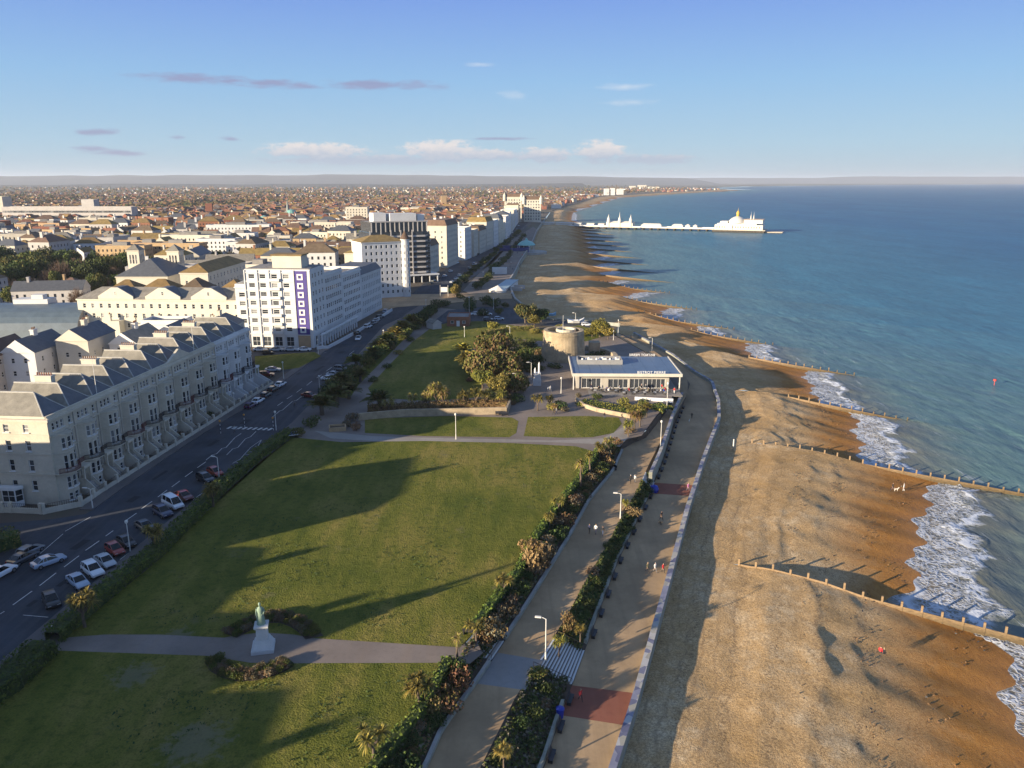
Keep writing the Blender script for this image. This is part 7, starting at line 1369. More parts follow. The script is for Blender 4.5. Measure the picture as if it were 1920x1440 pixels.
def boat(x, y, z, a, L, c, label, cov=None):
    t = thing("beached_boat", label, "boat", (x, y, z), a); mb = MB(); st = [(-.5, .22, .25), (-.2, .30, .18), (.2, .26, .18), (.42, .10, .3), (.5, .01, .4)]; rings = [[(s * L, -w * L * .9, b * L * .9 + .3), (s * L, -w * L * .5, .15 + b), (s * L, w * L * .5, .15 + b), (s * L, w * L * .9, b * L * .9 + .3)] for s, w, b in st]; v = [p for r in rings for p in r]
    mb.add(v, [(i * 4 + k, i * 4 + k + 1, (i + 1) * 4 + k + 1, (i + 1) * 4 + k)[::-1] for i in range(4) for k in range(3)]); mb.add(v, [(0, 1, 2, 3)]); mb.build("hull", [c], t); q = MB()
    q.add([rings[0][0], rings[1][0], rings[2][0], rings[3][0], rings[4][0], rings[3][3], rings[2][3], rings[1][3], rings[0][3]], [(0, 1, 7, 8), (1, 2, 6, 7), (2, 3, 5, 6), (3, 4, 5)]); q.box(-.1 * L, .12 * L, -.07 * L, .07 * L, .3 + .1 * L, .3 + .2 * L); q.build("deck_cabin", [cov or F_WHITE], t)
BT = [(1006, 590, 6, 'blue', "dark blue tarpaulin covered boat on the upper beach"), (1031, 592, 5.5, 'pale', "pale blue covered boat on the upper beach behind the round tower"), (1080, 607, 6.5, 'white', "white motor boat parked on the hard standing behind the round tower"), (972, 578, 6, 'green', "small green and white boat drawn up at the beach edge"), (990, 580, 6, 'rust', "rusty red winch boat on the upper beach")]
for u, v, L, c, lab in BT:
    x, y = at(u, v, -2.6 if c != 'white' else 0); m = {'blue': M_BLUE, 'pale': mat("pale_blue_cover", (.20, .38, .52), .6, .1, 1.), 'white': F_WHITE, 'green': mat("green_hull", (.05, .18, .15), .5, .1, 1.), 'rust': mat("rusty_iron", (.22, .06, .03), .8, .3, 1.5)}[c]; boat(x, y, -2.9 if c != 'white' else .05, random.uniform(-.3, .3), L, m, lab, m if c in ('blue', 'pale', 'rust') else None)
x, y = at(1005, 470, -1); t = thing("bandstand", "round seaside bandstand with a pale turquoise domed roof on a projecting deck", "bandstand", (x - 8, y, -1.5)); mb = MB(); mb.lathe([(17, -4), (17, .0), (.1, .02)], 28); mb.build("deck", [M_CONC], t); d = MB(); d.lathe([(7.5, 5.2), (6.8, 6.2), (4.5, 8), (1.2, 9), (1.0, 10), (.05, 11)], 20); d.build("dome", [mat("turquoise_roof", (.22, .48, .44), .5, .1, .5)], t)
for k in range(10): a = k * .628; c = MB(); c.tube((7 * math.cos(a), 7 * math.sin(a), 0), (7 * math.cos(a), 7 * math.sin(a), 5.2), .22, None, 6); c.build("column", [W_WHITE], t)
b = MB(); b.lathe([(14.5, 0), (14.5, 4), (13.2, 4), (13.2, 0)], 24, 0, (-12, -4)); b.build("colonnade_ring", [mat("deep_blue_shade_cloth", (.03, .04, .16), .7, .2, .5)], t)
x, y = at(932, 514, 0); block("kiosk", "small white flat roofed kiosk among the seafront shrubs", (x - 3, y), (x + 6, y), 5, 3, W_WHITE, 'flat', F_WHITE, None, cornice=False)
x, y = at(833, 556, 0); sg = thing("road_sign", "white road sign on two posts at the junction", "sign", (x, y, 0)); p = MB(); p.box(-1.6, 1.6, -.08, .08, 2.2, 4.6); p.build("panel", [F_WHITE], sg)
for s in (-1.9, 1.9): p = MB(); p.tube((s, 0, 0), (s, 0, 5.6), .09, None, 6); p.build("post", [M_LAMP], sg)
mb = MB(); mb.tube((0, 0, -1), (0, 0, 1.3), .1, .07, 7); mb.lathe([(.02, 1.3), (.45, 1.35), (.45, 1.9), (.02, 2.0)], 10); x, y = at(1864, 722, ZS); tag(mb.build("marker_buoy", [mat("buoy_red", (.5, .05, .04), .5, .1, 1.)], None, (x, y, ZS)), "small red marker buoy floating on the sea", "buoy")
# ================================================================== the pier
def pier():
    P0 = Vector((*at(985, 421, -4), 0)); P1 = Vector((*at(1338, 429, -4), 0)); ang = math.atan2(P1.y - P0.y, P1.x - P0.x); L = (P1 - P0).length; t = thing("pier", "long seaside pier on legs running out from the beach", "pier", (P0.x, P0.y, -4), ang); d = MB(); d.box(0, L, -6, 6, -.6, .25); d.box(110, 165, -9, 9, -.6, .26); d.box(L, L + 64, -15, 15, -.6, .26); d.box(L + 64, L + 84, -10, 10, -2.6, -1.8); d.build("deck", [mat("pier_deck", (.45, .40, .32), .8, .1, .5)], t); dk = mat("dark_pier_iron", (.045, .038, .03), .8, .3, .8); lg = MB(); lg.box(-.9, .9, -5.5, -4.6, -8, -.6); lg.box(-.9, .9, 4.6, 5.5, -8, -.6); lg.box(-.25, .25, -4.6, 4.6, -2.0, -1.4); lm = mesh_of(lg, "leg", [dk])
    for k in range(24): put("leg", lm, t, (12 + k * (L - 20) / 23, 0, 0))
    u = MB()
    for k in range(19): x = L + .5 + k * 3.4; u.box(x, x + 1.1, -14.8, -14.0, -8, -.6); u.box(x, x + 1.1, 14.0, 14.8, -8, -.6)
    u.box(L + .5, L + 63, -14.7, -14.4, -3.6, -1.2); u.box(L + .5, L + 63, -13.5, 13.5, -8, -.61); u.box(L + 64, L + 83, -9, 9, -8, -2.61); u.build("platform_legs", [dk], t); r = MB()
    for s in (-1, 1): r.box(0, L, s * 5.9 - .06, s * 5.9 + .06, .25, 1.3)
    r.build("railing", [F_WHITE], t)
    def onp(name, label, x, z=.26): q = Vector((P0.x + math.cos(ang) * x, P0.y + math.sin(ang) * x)); return thing(name, label, "pier building", (q.x, q.y, -4 + z), ang)
    gd = mat("gilded_dome", (.50, .34, .06), .35, .1, .5); pw = mat("pier_white_paint", (.58, .55, .49), .7, .06, .4)
    b = onp("pier_pavilion", "large white domed pavilion with a golden lantern at the pier head", L + 3); b.scale = (.76, 1, .92); m = MB(); m.box(0, 76, -13, 13, 0, 6.4); m.prism([(4, -12), (66, -12), (66, 12), (4, 12)], 6.4, 8.2); m.box(46, 75, -10.5, 11.5, 8.2, 13.4); m.box(8, 20, -10, 10, 8.2, 10.8)
    for i in range(6): m.box(20 + i * 1.4, 21.4 + i * 1.4, -13.9, -13.02, 0, 6.4 - i * .0)
    m.build("wall", [pw], b); m = MB(); m.lathe([(15, 8.2), (14.4, 10.2), (12, 13), (8.5, 15.2), (4.5, 16.8), (2.6, 17.2)], 20, 0, (34, 0)); m.build("dome", [pw], b, smooth=True); m = MB(); m.lathe([(2.4, 17), (2.4, 20.2), (2.9, 20.3), (2.9, 20.8), (2.6, 22.4), (1.4, 24), (.35, 25), (.1, 28.5)], 10, 0, (34, 0)); m.build("lantern", [gd], b); m = MB(); m.box(45, 76.4, -12, 12, 13.4, 14.0); m.build("roof", [mat("pier_roof", (.30, .25, .22), .8, .15, .4)], b)
    for x in (56, 60.5): m = MB(); m.lathe([(1.3, 13.9), (.8, 17), (.25, 20), (.08, 24)], 8, 0, (x, -8)); m.build("spire", [pw], b)
    for x in np.arange(3, 74, 4.2): m = MB(); m.box(x, x + 1.6, -13.06, -13.005, 2.0, 4.4); m.build("window", [mat("shaded_pane", (.20, .17, .13), .3, .2, 1.)], b)
    b = onp("pier_hall", "white pier hall with three slender spires halfway along the pier", 118); m = MB(); m.box(0, 36, -6, 6, 0, 4.6); m.build("wall", [pw], b); r = gable_roof(0, 36, -6, 6, 4.6, 2.4, 'x'); r.build("roof", [pw, pw], b)
    for x in (3, 18, 33): m = MB(); m.lathe([(2.2, 0), (2.2, 8.5), (1.5, 11), (.5, 13.5), (.1, 16 if x != 18 else 19)], 8, 0, (x, -5)); m.build("spire", [pw], b)
    for k, (x, l) in enumerate([(165, 26), (205, 14), (222, 6), (232, 5), (72, 10), (90, 10), (106, 8)]):
        b = onp("pier_kiosk", ["long white pier shelter with end pavilions next to the spired hall", "white pier kiosk with a pointed roof between the shelter and the domed pavilion", "tiny white pier kiosk close to the domed pavilion", "tiny pale pier kiosk beside the domed pavilion steps", "small white cube kiosk on the shore half of the pier", "second small white cube kiosk on the shore half of the pier", "small white cube kiosk just before the spired hall"][k], x); m = MB(); m.box(0, l, -2.6, 2.6, 0, 2.8); m.build("wall", [pw], b); r = hip_roof(0, l, -2.6, 2.6, 2.8, 2.0, .6) if k in (0, 1, 2, 3) else gable_roof(0, l, -2.6, 2.6, 2.8, 1.0); r.build("roof", [pw, pw], b)
    for k, (x, l) in enumerate([(2, 40), (46, 24)]): b = onp("pier_shelter", ["long low white shelter building at the shore end of the pier", "low cream shelter building on the pier near the beach"][k], x); m = MB(); m.box(0, l, -4, 4, 0, 3.4); m.build("wall", [pw], b); m = MB(); m.box(-.4, l + .4, -4.5, 4.5, 3.4, 3.8); m.build("roof", [F_WHITE], b)
    b = onp("pier_entrance", "white pier entrance building with a little pointed cupola", -28, .3); m = MB(); m.box(-8, 24, -9, 9, 0, 5.5); m.build("wall", [pw], b); m = MB(); m.lathe([(3.2, 5.5), (3.2, 9), (3.8, 9), (1.8, 11), (.1, 15)], 8, 0, (8, -4)); m.build("cupola", [pw], b)
pier()
# ================================================================== the town behind
random.seed(4)
FOOT = []
for o in list(COL.objects):
    if o.parent is None and o.get("category") in ("building", "house", "hotel", "apartment block", "hall", "theatre", "tower") and o.location.y > 150:
        FOOT.append((o.location.x + 10, o.location.y + 8, 26 if o.location.y < 470 else 18))
FOOT += [(-160, 282, 34), (-120, 275, 36), (-77, 300, 26), (-72, 320, 26), (-60, 440, 30), (-78, 385, 22), (-150, 335, 30), (-172, 278, 36), (-60, 395, 20), (-110, 340, 22)]
def clear(x, y, r):
    if any((x - a) ** 2 + (y - b) ** 2 < (r + c) ** 2 for a, b, c in FOOT): return False
    return True
PROTO = {}
def wplane(mb, fr, L, h, n, fl, ww, wh, z0, st, frm=True):
    ops = [(x, z0 + k * st, ww, wh) for k in range(fl) for x in cols(n, L, .8)] if n else []; i0 = len(mb.f); wall_plane(mb, fr, L, 0, h, ops, 0, .25)
    for k in range(len(ops)): mb.m[len(mb.f) - 1 - 5 * k] = 1
def town_proto(kind, wl, rm, s=1):
    key = (kind, wl.name, rm.name, s)
    if key in PROTO: return PROTO[key]
    w, d, h, roof, rh, n, fl = {'terrace': (13, 10, 9.5, 'gable_x', 3.6, 4, 3), 'villa': (12, 12, 8.8, 'hip', 3.8, 3, 3), 'block': (22, 13, 13, 'flat', 0, 7, 4), 'long': (34, 12, 14.5, 'flat', 0, 11, 4), 'hotel': (20, 14, 14.5, 'hip', 4.2, 6, 4), 'gable': (10, 15, 10.5, 'gable_y', 4.2, 3, 3), 'row': (30, 11, 10, 'gable_x', 4.0, 9, 3), 'high': (20, 16, 25, 'flat', 0, 6, 8)}[kind]; w *= s; d *= s ** .4; n = int(n * s)
    mb = MB(); st = (h - 1.2) / fl; a = dict(h=h + (.7 if roof == 'flat' else 0), fl=fl, ww=1.1, wh=1.6, z0=1.0, st=st)
    for fr, L, k in ((Frame2((-w / 2, -d / 2), 0), w, n), (Frame2((w / 2, -d / 2), PI / 2), d, max(2, n // 2)), (Frame2((w / 2, d / 2), PI), w, 0), (Frame2((-w / 2, d / 2), -PI / 2), d, max(2, n // 2))): wplane(mb, fr, L, n=k, **a)
    if roof == 'flat':
        r = MB(); r.box(-w / 2 + .3, w / 2 - .3, -d / 2 + .3, d / 2 - .3, h - .2, h + .25); r.box(-w * .2, w * .1, -d * .2, d * .25, h + .25, h + 2.6)
        for i in range(4):
            P = [(-w / 2, -d / 2), (w / 2, -d / 2), (w / 2, d / 2), (-w / 2, d / 2)]; p, q = P[i], P[(i + 1) % 4]; c = .94; mb.face([(*p, h + .7), (*q, h + .7), (q[0] * c, q[1] * c, h + .7), (p[0] * c, p[1] * c, h + .7)]); mb.face([(q[0] * c, q[1] * c, h), (p[0] * c, p[1] * c, h), (p[0] * c, p[1] * c, h + .7), (q[0] * c, q[1] * c, h + .7)])
    elif roof == 'hip': r = hip_roof(-w / 2, w / 2, -d / 2, d / 2, h, rh)
    else: r = gable_roof(-w / 2, w / 2, -d / 2, d / 2, h, rh, roof[-1])
    c = MB()
    x = -w * .3; c.box(x - .5, x + .5, -.9, .9, h + (rh * .3 if roof != 'flat' else 0), h + rh + 1.5); c.box(x - .62, x + .62, -1.02, 1.02, h + rh + 1.502, h + rh + 1.8)
    PROTO[key] = (mesh_of(mb, "wall", [wl, W_DARK]), mesh_of(r, "roof", [rm, wl]), mesh_of(c, "chimney", [wl]) if roof != 'flat' else None, math.hypot(w, d) / 2); return PROTO[key]
COLW = {W_WHITE.name: "white", W_CREAM.name: "cream", W_YELLOW.name: "pale yellow", W_BRICK.name: "red brick", W_TAN.name: "tan brick", W_GREY.name: "grey"}
COLR = {R_SLATE.name: "slate", R_OCHRE.name: "lichen yellow tile", R_RED.name: "red tile", R_BROWN.name: "brown tile", R_FLAT.name: "flat felt", R_SLATEL.name: "pale slate"}
KW = {'terrace': "terraced house", 'villa': "villa", 'block': "apartment block", 'long': "long apartment block", 'hotel': "town hotel", 'gable': "gabled house", 'row': "terrace row", 'high': "tower block"}
def town_house(x, y, kind, wl, rm, ang, s=1.0, label=None, group=None):
    big = s if s > 1.2 else 1; s = 1.0 if big > 1 else s; w, r, c, rad = town_proto(kind, wl, rm, big)
    zone = "near the theatre towers" if y < 420 else ("behind the seafront hotels" if y < 620 else "far back in town")
    lab = label or f"{COLW[wl.name]} {KW[kind]} with a {COLR[rm.name]} roof {zone}"
    t = thing("town_house" if kind not in ('block', 'long', 'high') else "town_block", lab, "house" if kind not in ('block', 'long', 'high') else "building", (x, y, -.1), ang, group or (None if label else f"{COLW[wl.name]} {KW[kind]}s {zone}")); t.scale = (s, s, s)
    put("wall", w, t); ro = put("roof", r, t)
    if c: put("chimney", c, ro)
    FOOT.append((x, y, rad * s * .8)); return t
# named blocks that stand out
for u0, u1, v, kind, wl, rm, s, lab in [(212, 246, 502, 'long', W_TAN, R_FLAT, .95, "ochre brick apartment block with a flat roof beside the park trees"), (258, 300, 492, 'block', W_TAN, R_FLAT, 1.0, "second ochre brick block behind the flat roofed one by the park trees"), (268, 330, 470, 'row', W_TAN, R_OCHRE, 1.5, "long brick terrace with a bright lichen yellow roof"), (300, 345, 520, 'hotel', W_CREAM, R_OCHRE, .9, "cream hall with a lichen yellow roof by the belfry towers"), (335, 385, 478, 'long', W_CREAM, R_FLAT, 1.4, "long cream flat roofed block in the middle of town"), (385, 430, 482, 'block', W_WHITE, R_FLAT, 1.3, "white flat roofed block next to the long cream block"), (405, 490, 452, 'long', W_WHITE, R_FLAT, 1.7, "bright white stepped block with a row of upper windows"), (440, 470, 490, 'block', W_WHITE, R_SLATE, 1.0, "small white block in front of the white stepped block"), (650, 690, 430, 'high', W_CREAM, R_FLAT, 1.25, "tall cream tower block behind the dark glazed hotel"), (566, 640, 445, 'long', W_CREAM, R_FLAT, 1.8, "cream flat roofed block inland of the tall cream tower"), (480, 545, 508, 'row', W_BRICK, R_OCHRE, 1.4, "brick terrace with an ochre roof behind the purple striped block"), (560, 630, 492, 'row', W_TAN, R_BROWN, 1.5, "long brown roofed terrace behind the white corner tower"), (690, 750, 425, 'block', W_WHITE, R_FLAT, 1.6, "white block rising behind the roof of the dark hotel"), (760, 810, 408, 'long', W_CREAM, R_FLAT, 1.6, "pale long block beyond the dark hotel"), (505, 548, 528, 'hotel', W_CREAM, R_SLATE, 1.0, "cream hotel with a hipped slate roof just behind the purple striped block"), (556, 630, 526, 'hotel', W_WHITE, R_BROWN, 1.1, "white hotel with a brown hipped roof behind the seafront apartments")]:
    x0, y0 = at(u0, v, 0); x1, y1 = at(u1, v, 0); town_house((x0 + x1) / 2, y0 + 6, kind, wl, rm, math.radians(random.uniform(-3, 6)), s, lab)
def sx_lim(y): return interp_y([(-112, 300), (-112, 370), (-105, 440), (-75, 480), (-50, 590), (-25, 800), (-14, 1000), (10, 1300)], y)
n = 0; y = 335.0
while y < 960 and n < 345:
    sp = random.uniform(16.5, 20.5) * (1 + (y - 300) / 1500); x = sx_lim(y) - random.uniform(4, 14); ang0 = math.radians(random.choice([-4, 4, 8, -8, 12]))
    while x > -.66 * y - 45:
        r = random.random(); near = y < 520
        kind = ('block' if r < .10 else 'long' if r < .17 else 'hotel' if r < .34 else 'villa' if r < .52 else 'gable' if r < .68 else 'terrace' if r < .86 else 'row'); wl = random.choice([W_CREAM, W_WHITE, W_CREAM, W_TAN, W_GREY, W_WHITE, W_CREAM, W_GREY] if y < 700 else [W_CREAM, W_TAN, W_BRICK, W_WHITE, W_GREY])
        rm = R_FLAT if kind in ('block', 'long') else random.choice([R_SLATE, R_BROWN, R_OCHRE, R_BROWN, R_SLATEL, R_OCHRE] if y < 700 else [R_BROWN, R_RED, R_OCHRE, R_BROWN, R_SLATE]); rad = {'block': 12, 'long': 18, 'row': 16}.get(kind, 9)
        x -= rad; yy = y + random.uniform(-5, 5); park = (-330 < x < -205 and 385 < yy < 525)
        if clear(x, yy, rad * .68) and not park and random.random() < .95:
            town_house(x, yy, kind, wl, rm, ang0 + random.choice([0, 0, PI / 2]) + random.uniform(-.08, .08), random.uniform(.8, 1.08)); n += 1
        x -= rad + random.uniform(0, 5)
    y += sp
YEND = y
print("town houses", n, YEND)
# hospital like long block, tower, church, spire, domes
A, B = at(8, 424, 0), at(250, 424, 0); block("office_building", "very long pale office building with rows of dark windows on the edge of town", A, B, 16, 23, W_GREY, 'flat', R_FLAT, {'f': (48, 2, 3.6, 2.6, 10.5, 6.0)}, cornice=False); A, B = at(158, 421, 0), at(181, 421, 0); block("office_tower", "grey square tower rising from the long office building", A, B, 14, 31, W_GREY, 'flat', R_FLAT, cornice=False)
A, B = at(-30, 418, 0), at(11, 418, 0); block("tower_block", "pale tower block at the edge of the picture beside the long office building", A, B, 20, 34, W_CREAM, 'flat', R_FLAT, cornice=False); A, B = at(96, 428, 0), at(205, 428, 0); block("school_building", "long low pink building in front of the long office building", A, B, 12, 10, W_TAN, 'flat', R_FLAT, {'f': (20, 2, 1.6, 2.2, 1.6, 4)}, cornice=False)
def church(u, v, tw, th, sp, wl, lab, dome=None):
    x, y = at(u, v, 0); t = thing("church", lab, "church", (x, y, 0), .2); m = MB(); m.box(-tw / 2, tw / 2, -tw / 2, tw / 2, 0, th); m.box(tw / 2, tw / 2 + 34, -7, 7, 0, 9); m.build("wall", [wl], t); gable_roof(tw / 2, tw / 2 + 34, -7, 7, 9, 6).build("nave_roof", [R_RED, wl], t)
    s = MB()
    if dome: s.lathe([(dome, th), (dome * .95, th + dome * .4), (dome * .6, th + dome * .85), (.1, th + dome * 1.05)], 14); s.build("dome", [mat("copper_green", (.16, .34, .30), .5, .15, .3)], t)
    if sp: s = MB(); s.lathe([(tw * .5, th), (.1, th + sp)], 8); s.build("spire", [mat("lead_spire", (.16, .19, .18), .6, .2, .5)], t)
church(395, 416, 9, 25, 0, W_BRICK, "red brick church with a tall square tower among the roofs"); church(541, 412, 6, 12, 17, W_TAN, "church with a thin dark spire among the town roofs"); church(548, 418, 14, 10, 0, W_CREAM, "pale building with a low copper green dome", 8); church(497, 426, 13, 7, 0, W_GREY, "pale building with a glazed green dome before the brick tower", 7); church(832, 389, 11, 24, 0, W_TAN, "stone church with a square tower far behind the seafront hotels")
for k, (u0, u1, v, h, lab) in enumerate([(1133, 1142, 366, 26, "white seaside apartment block at the far end of the bay"), (1145, 1153, 366, 28, "tall white seaside apartment block in the middle of three across the bay"), (1157, 1169, 365, 24, "wide white seaside apartment block across the bay"), (1196, 1212, 352, 22, "sunlit yellow building on the far headland"), (1180, 1192, 353, 18, "pale building inland of the yellow building on the headland"), (1216, 1236, 354, 14, "low pale terrace on the far headland")]):
    A, B = at(u0, v, -4), at(u1, v, -4); t, w = block("seaside_block", lab, A, B, 24, h, W_WHITE if k < 3 else W_YELLOW, 'flat', R_FLAT, None, cornice=False); t.location.z = -4
# trees of the park and town
for i, (u, v, r, h, k) in enumerate([(10, 548, 8, 13, 'oak'), (30, 545, 7, 14, 'oak'), (52, 540, 8, 15, 'olive'), (75, 535, 7.5, 16, 'pine'), (95, 545, 6, 12, 'bare'), (118, 540, 7.5, 15, 'bare'), (140, 535, 7, 13, 'oak'), (160, 540, 6.5, 12, 'oak'), (185, 530, 7, 13, 'oak'), (205, 528, 7, 14, 'olive'), (228, 520, 7, 13, 'oak'), (240, 508, 6, 12, 'oak'), (25, 518, 7, 12, 'olive'), (60, 512, 7, 13, 'olive'), (90, 505, 8, 14, 'pine'), (125, 508, 7, 13, 'oak'), (5, 500, 7, 13, 'oak'), (150, 515, 7, 11, 'bare'), (70, 600, 5.5, 9, 'bare'), (180, 505, 6, 11, 'oak')]):
    x, y = at(u, v, 0); tree(x, y, 0, r, h, k, {'oak': "dark evergreen tree in the park behind the barrel roofed hall", 'olive': "olive green tree in the park behind the barrel roofed hall", 'pine': "tall spreading pine in the park behind the barrel roofed hall", 'bare': "bare winter tree in the park behind the barrel roofed hall"}[k] if v < 590 else "bare winter tree standing in front of the barrel roofed hall", "park trees behind the barrel roofed hall" if v < 590 else None)
k = 0
while k < 190:
    y = random.uniform(330, 900); x = random.uniform(-.62 * y - 20, sx_lim(y) - 6)
    if not clear(x, y, 1.5): continue
    kd = random.choice(['bare', 'oak', 'olive', 'bare', 'bush']); tree(x, y, 0, random.uniform(3, 5.5), random.uniform(7, 11), kd, {'oak': "dark evergreen", 'olive': "olive", 'bare': "bare winter", 'bush': "brown"}[kd] + " tree standing among the town houses", "trees among the town houses"); k += 1
# the rest of the town, too many to count: one mass of small roofs, with dark tree clumps between
def distant():
    rng = np.random.default_rng(12); mats = [W_CREAM, W_BRICK, W_TAN, W_WHITE, R_RED, R_BROWN, R_SLATE, R_OCHRE, R_FLAT]; mb = MB(); cyy = [p[1] for p in L_land]; cxx = [p[0] for p in L_land]
    for i in range(15500):
        u = rng.random(); y = YEND / (1 - u * (1 - YEND / 6800)); xm = np.interp(y, cyy, cxx) - (70 if y < 1400 else 20); x0 = -.69 * y - 20; x = x0 + (xm - x0) * rng.random()
        d = float(vnoise(np.array([x / 330]), np.array([y / 520]), 17)[0])
        if d < .30 + .22 * (y > 3200): continue
        big = rng.random() < .018 and y > 1500; w = rng.uniform(9, 15) if not big else rng.uniform(40, 90); dp = rng.uniform(8, 11) if not big else rng.uniform(25, 50); h = rng.uniform(5, 8.5) if not big else 8; rh = rng.uniform(2.5, 4.5) if not big else .5
        if y < 1300 and rng.random() < .25: h += 4
        a = rng.choice([0, PI / 2]) + rng.normal(0, .35) + x * .0006; ca, sa = math.cos(a), math.sin(a); z0 = -.1 if y < 1250 else lerp(-.15, -4, min(1, (y - 1250) / 900)); T = lambda px, py, pz: (x + ca * px - sa * py, y + sa * px + ca * py, z0 + pz)
        v = [T(-w / 2, -dp / 2, 0), T(w / 2, -dp / 2, 0), T(w / 2, dp / 2, 0), T(-w / 2, dp / 2, 0), T(-w / 2, -dp / 2, h), T(w / 2, -dp / 2, h), T(w / 2, dp / 2, h), T(-w / 2, dp / 2, h), T(-w / 2, 0, h + rh), T(w / 2, 0, h + rh)]
        wm = int(rng.choice([0, 1, 1, 2, 3], p=[.2, .25, .2, .25, .1])); rm = int(rng.choice([4, 5, 6, 7], p=[.27, .37, .14, .22])) if not big else (3 if rng.random() < .6 else 8)
        mb.add(v, [(0, 1, 5, 4), (1, 2, 6, 9, 5), (2, 3, 7, 6), (3, 0, 4, 8, 7)], wm if not big else 3); mb.add(v, [(4, 5, 9, 8), (6, 7, 8, 9)], rm)
    tag(mb.build("distant_houses", mats), kind="stuff"); mb = MB(); P = []; N = []
    for i in range(13000):
        u = rng.random(); y = 700 / (1 - u * (1 - 700 / 9000)); xm = np.interp(y, cyy, cxx) - 60; x0 = -.69 * y - 30; x = x0 + (xm - x0) * rng.random(); d = float(vnoise(np.array([x / 330]), np.array([y / 520]), 17)[0])
        if d > .56 and rng.random() < (.6 if not (y > 2300 and x < -.3 * y) else .1): continue
        s = rng.uniform(3, 6.5) * (1 + y / 9000)
        for k in range(7): P.append((x + rng.normal(0, s * .55), y + rng.normal(0, s * .55), -1 + s * rng.uniform(.2, 1.3))); N.append((0, -.5, 1))
    q = len(P)
    for lo in range(0, q, 7): leaf_quads(mb, P[lo:lo + 7], N[lo:lo + 7], 3.2 + P[lo][1] / 2600, 4, rng)
    tag(mb.build("distant_trees", [LF_DARK, LF_BROWN, LF_OLIVE, LF_BROWN]), kind="stuff")
distant()
# houses up the coast road, beyond the edge of the picture: they shade the near lawns
for x, y0, y1, h, rf, rh, lab in [(-94, 84, 103, 15.5, 'gable_x', 3.0, "tall house up the side street from the end of the terrace"), (-92, 59, 82, 11.0, 'hip', 2.4, "low house up the coast road opposite the large lawn"), (-93, 42, 56, 13.5, 'hip', 3.0, "gabled house up the coast road opposite the statue path"), (-93, 6, 38, 14.0, 'hip', 3.0, "long house up the coast road opposite the near lawn"), (-93, -36, 6, 14.5, 'hip', 3, "big house up the coast road behind the near lawn")]:
    block("coast_house", lab, (x + 10, y0), (x + 10, y1), 14, h, W_CREAM, rf, R_SLATE, None, rh, None, "house", False, chim=1)
block("coast_house", "tall house on the side street facing the sunlit end gable", (-122, 100), (-104, 100), 10, 17.0, W_CREAM, 'hip', R_SLATE, None, 3.0, None, "house", False)
mb = MB(); mb.prism([(-2.6, -2.6), (2.6, -2.6), (2.6, 2.6), (-2.6, 2.6)], 0, 14.5); mb.lathe([(3.6, 14.5), (.5, 19.5), (.25, 22.5)], 8); o = mb.build("corner_turret", [W_CREAM], None, (-86, 47, 0)); tag(o, "pointed corner turret up the coast road whose shadow crosses the large lawn", "turret")
# ================================================================== small things by the road and the park
for u, v, r, h, k, lab in [(453, 738, 1.7, 3.2, 'green', "clipped green bush in the front garden of the end white terrace house"), (437, 752, 1.2, 1.8, 'rust', "dark reddish bush in front of the middle white terrace house"), (404, 780, .9, 1.3, 'dark', "small dark bush behind the front wall near the end of the cream terrace"), (352, 818, .9, 1.2, 'rust', "small reddish bush behind the front wall at the middle of the terrace"), (310, 848, .8, 1.1, 'dark', "small dark bush behind the front wall by the terrace steps")]:
    x, y = at(u, v, 0); shrub(x - 1.6, y, 0, r, h, k, lab, None)
ORG = mat("amber_globe", (.55, .24, .02), .4, .1, 2.0); bp = MB(); wp = MB()
for k in range(6): (bp if k % 2 else wp).tube((0, 0, k * .45), (0, 0, k * .45 + .45), .06, None, 8)
gb = MB(); gb.lathe([(.02, 2.7), (.17, 2.78), (.22, 2.95), (.17, 3.12), (.02, 3.2)], 10)
BM, WM, GM = mesh_of(bp, "black_band", [M_IRON]), mesh_of(wp, "white_band", [F_WHITE]), mesh_of(gb, "globe", [ORG])
for u, v, lab in [(414, 812, "striped crossing beacon on the terrace side of the zebra crossing"), (459, 800, "striped crossing beacon on the island of the zebra crossing"), (513, 806, "striped crossing beacon on the park side of the zebra crossing")]:
    x, y = at(u, v, 0); t = thing("crossing_beacon", lab, "crossing beacon", (x, y, -.08), 0, "zebra crossing beacons"); put("pole", WM, t); put("pole_stripe", BM, t); put("globe", GM, t)
x, y = at(633, 806, 0); t = thing("brick_planter", "square brick planter box by the path at the first feathery palms", "planter", (x, y, 0), .25); m = MB()
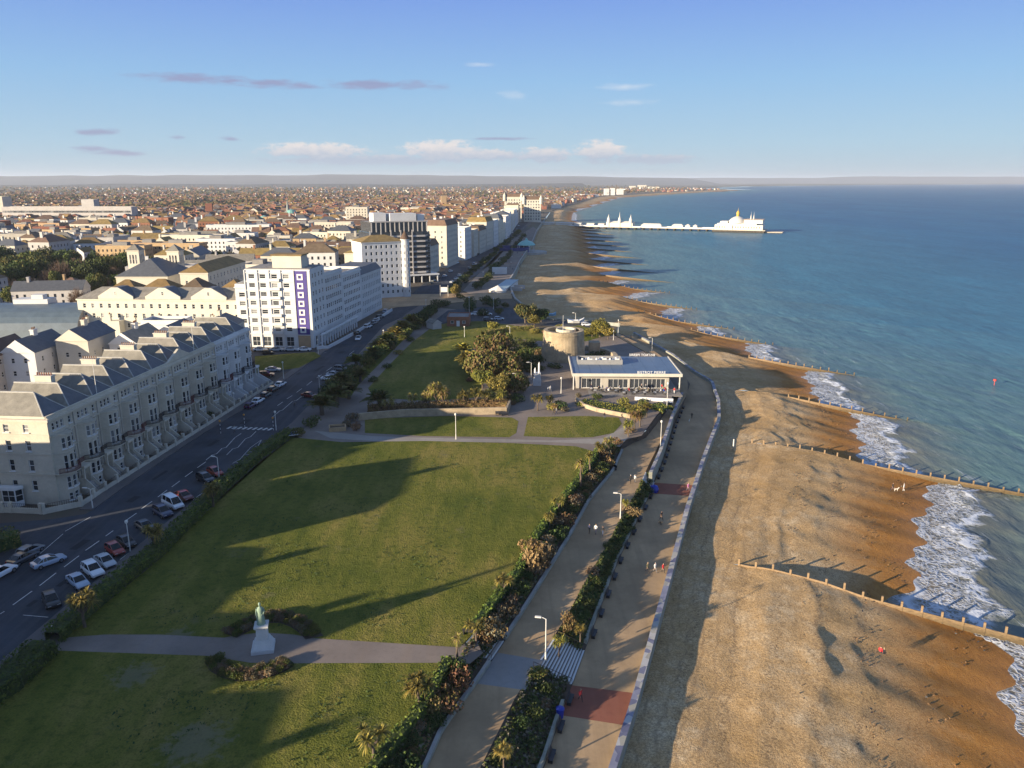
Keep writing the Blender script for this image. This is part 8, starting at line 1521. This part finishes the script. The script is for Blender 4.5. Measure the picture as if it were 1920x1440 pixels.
for a in ((-1.9, 1.9, -1.3, -1.05), (-1.9, 1.9, 1.05, 1.3), (-1.9, -1.65, -1.049, 1.049), (1.65, 1.9, -1.049, 1.049)): m.box(*a, -.1, 1.0)
m.build("wall", [W_TAN], t); m = MB(); m.box(-1.64, 1.64, -1.04, 1.04, 0, .6); m.build("soil", [M_EARTH], t)
for k, (u, v, rz, z, lab) in enumerate([(936, 779, .1, 0, "park bench at the seaward end of the stone wall behind the small lawns"), (947, 780, .1, 0, "second park bench at the end of the stone wall behind the small lawns"), (1148, 880, -1.1, ZU, "bench at the far bend of the upper promenade"), (882, 1188, 2.9, .03, "small bench at the lawn corner by the short steps")]):
    x, y = at(u, v, z); t = thing("bench", lab, "bench", (x, y, z), rz); put("seat", BS, t); put("backrest", BB, t)
    for s in (-.75, .75): put("leg", BL, t, (s, 0, 0))
for k, (u0, dz) in enumerate([(150, 0), (330, 0)]):
    o = F0 + TDIR * (HW * (2.2 + 5.5 * k)); n = Vector((TDIR.y, -TDIR.x)); q = o - n * .6; m = MB(); m.path([(0, 0, 15.0), (0, 0, 18), (0, 0, 22.5)], [.08, .07, .04], 6); tag(m.build("flag_pole", [M_LAMP], None, (q.x, q.y, 0)), ["thin white flag pole on the parapet near the end gable of the terrace", "thin white flag pole on the parapet past the terrace pediment"][k], "flag pole")
# ------------------------------------------------------------------ the hazy air
def build_haze():
    m = bpy.data.materials.new("haze_air"); m.use_nodes = True; nt = m.node_tree; nt.nodes.clear()
    out = nt.nodes.new("ShaderNodeOutputMaterial"); v = nt.nodes.new("ShaderNodeVolumePrincipled")
    v.inputs["Color"].default_value = (.80, .88, 1.0, 1); v.inputs["Density"].default_value = HAZE; v.inputs["Anisotropy"].default_value = .1
    nt.links.new(v.outputs[0], out.inputs["Volume"])
    mb = MB(); mb.box(-40000, 70000, -2500, 70000, -30, 215)
    o = mb.build("haze", m); tag(o, kind="stuff"); o["label"] = "thin pale haze over the far town and bay"; o["category"] = "haze"
HAZE = 4.8e-5
build_haze()
for lab, gs in USED.items():
    if len(gs) > 1 and (len(set(gs)) > 1 or gs[0] is None): print("SHARED LABEL", len(gs), lab)
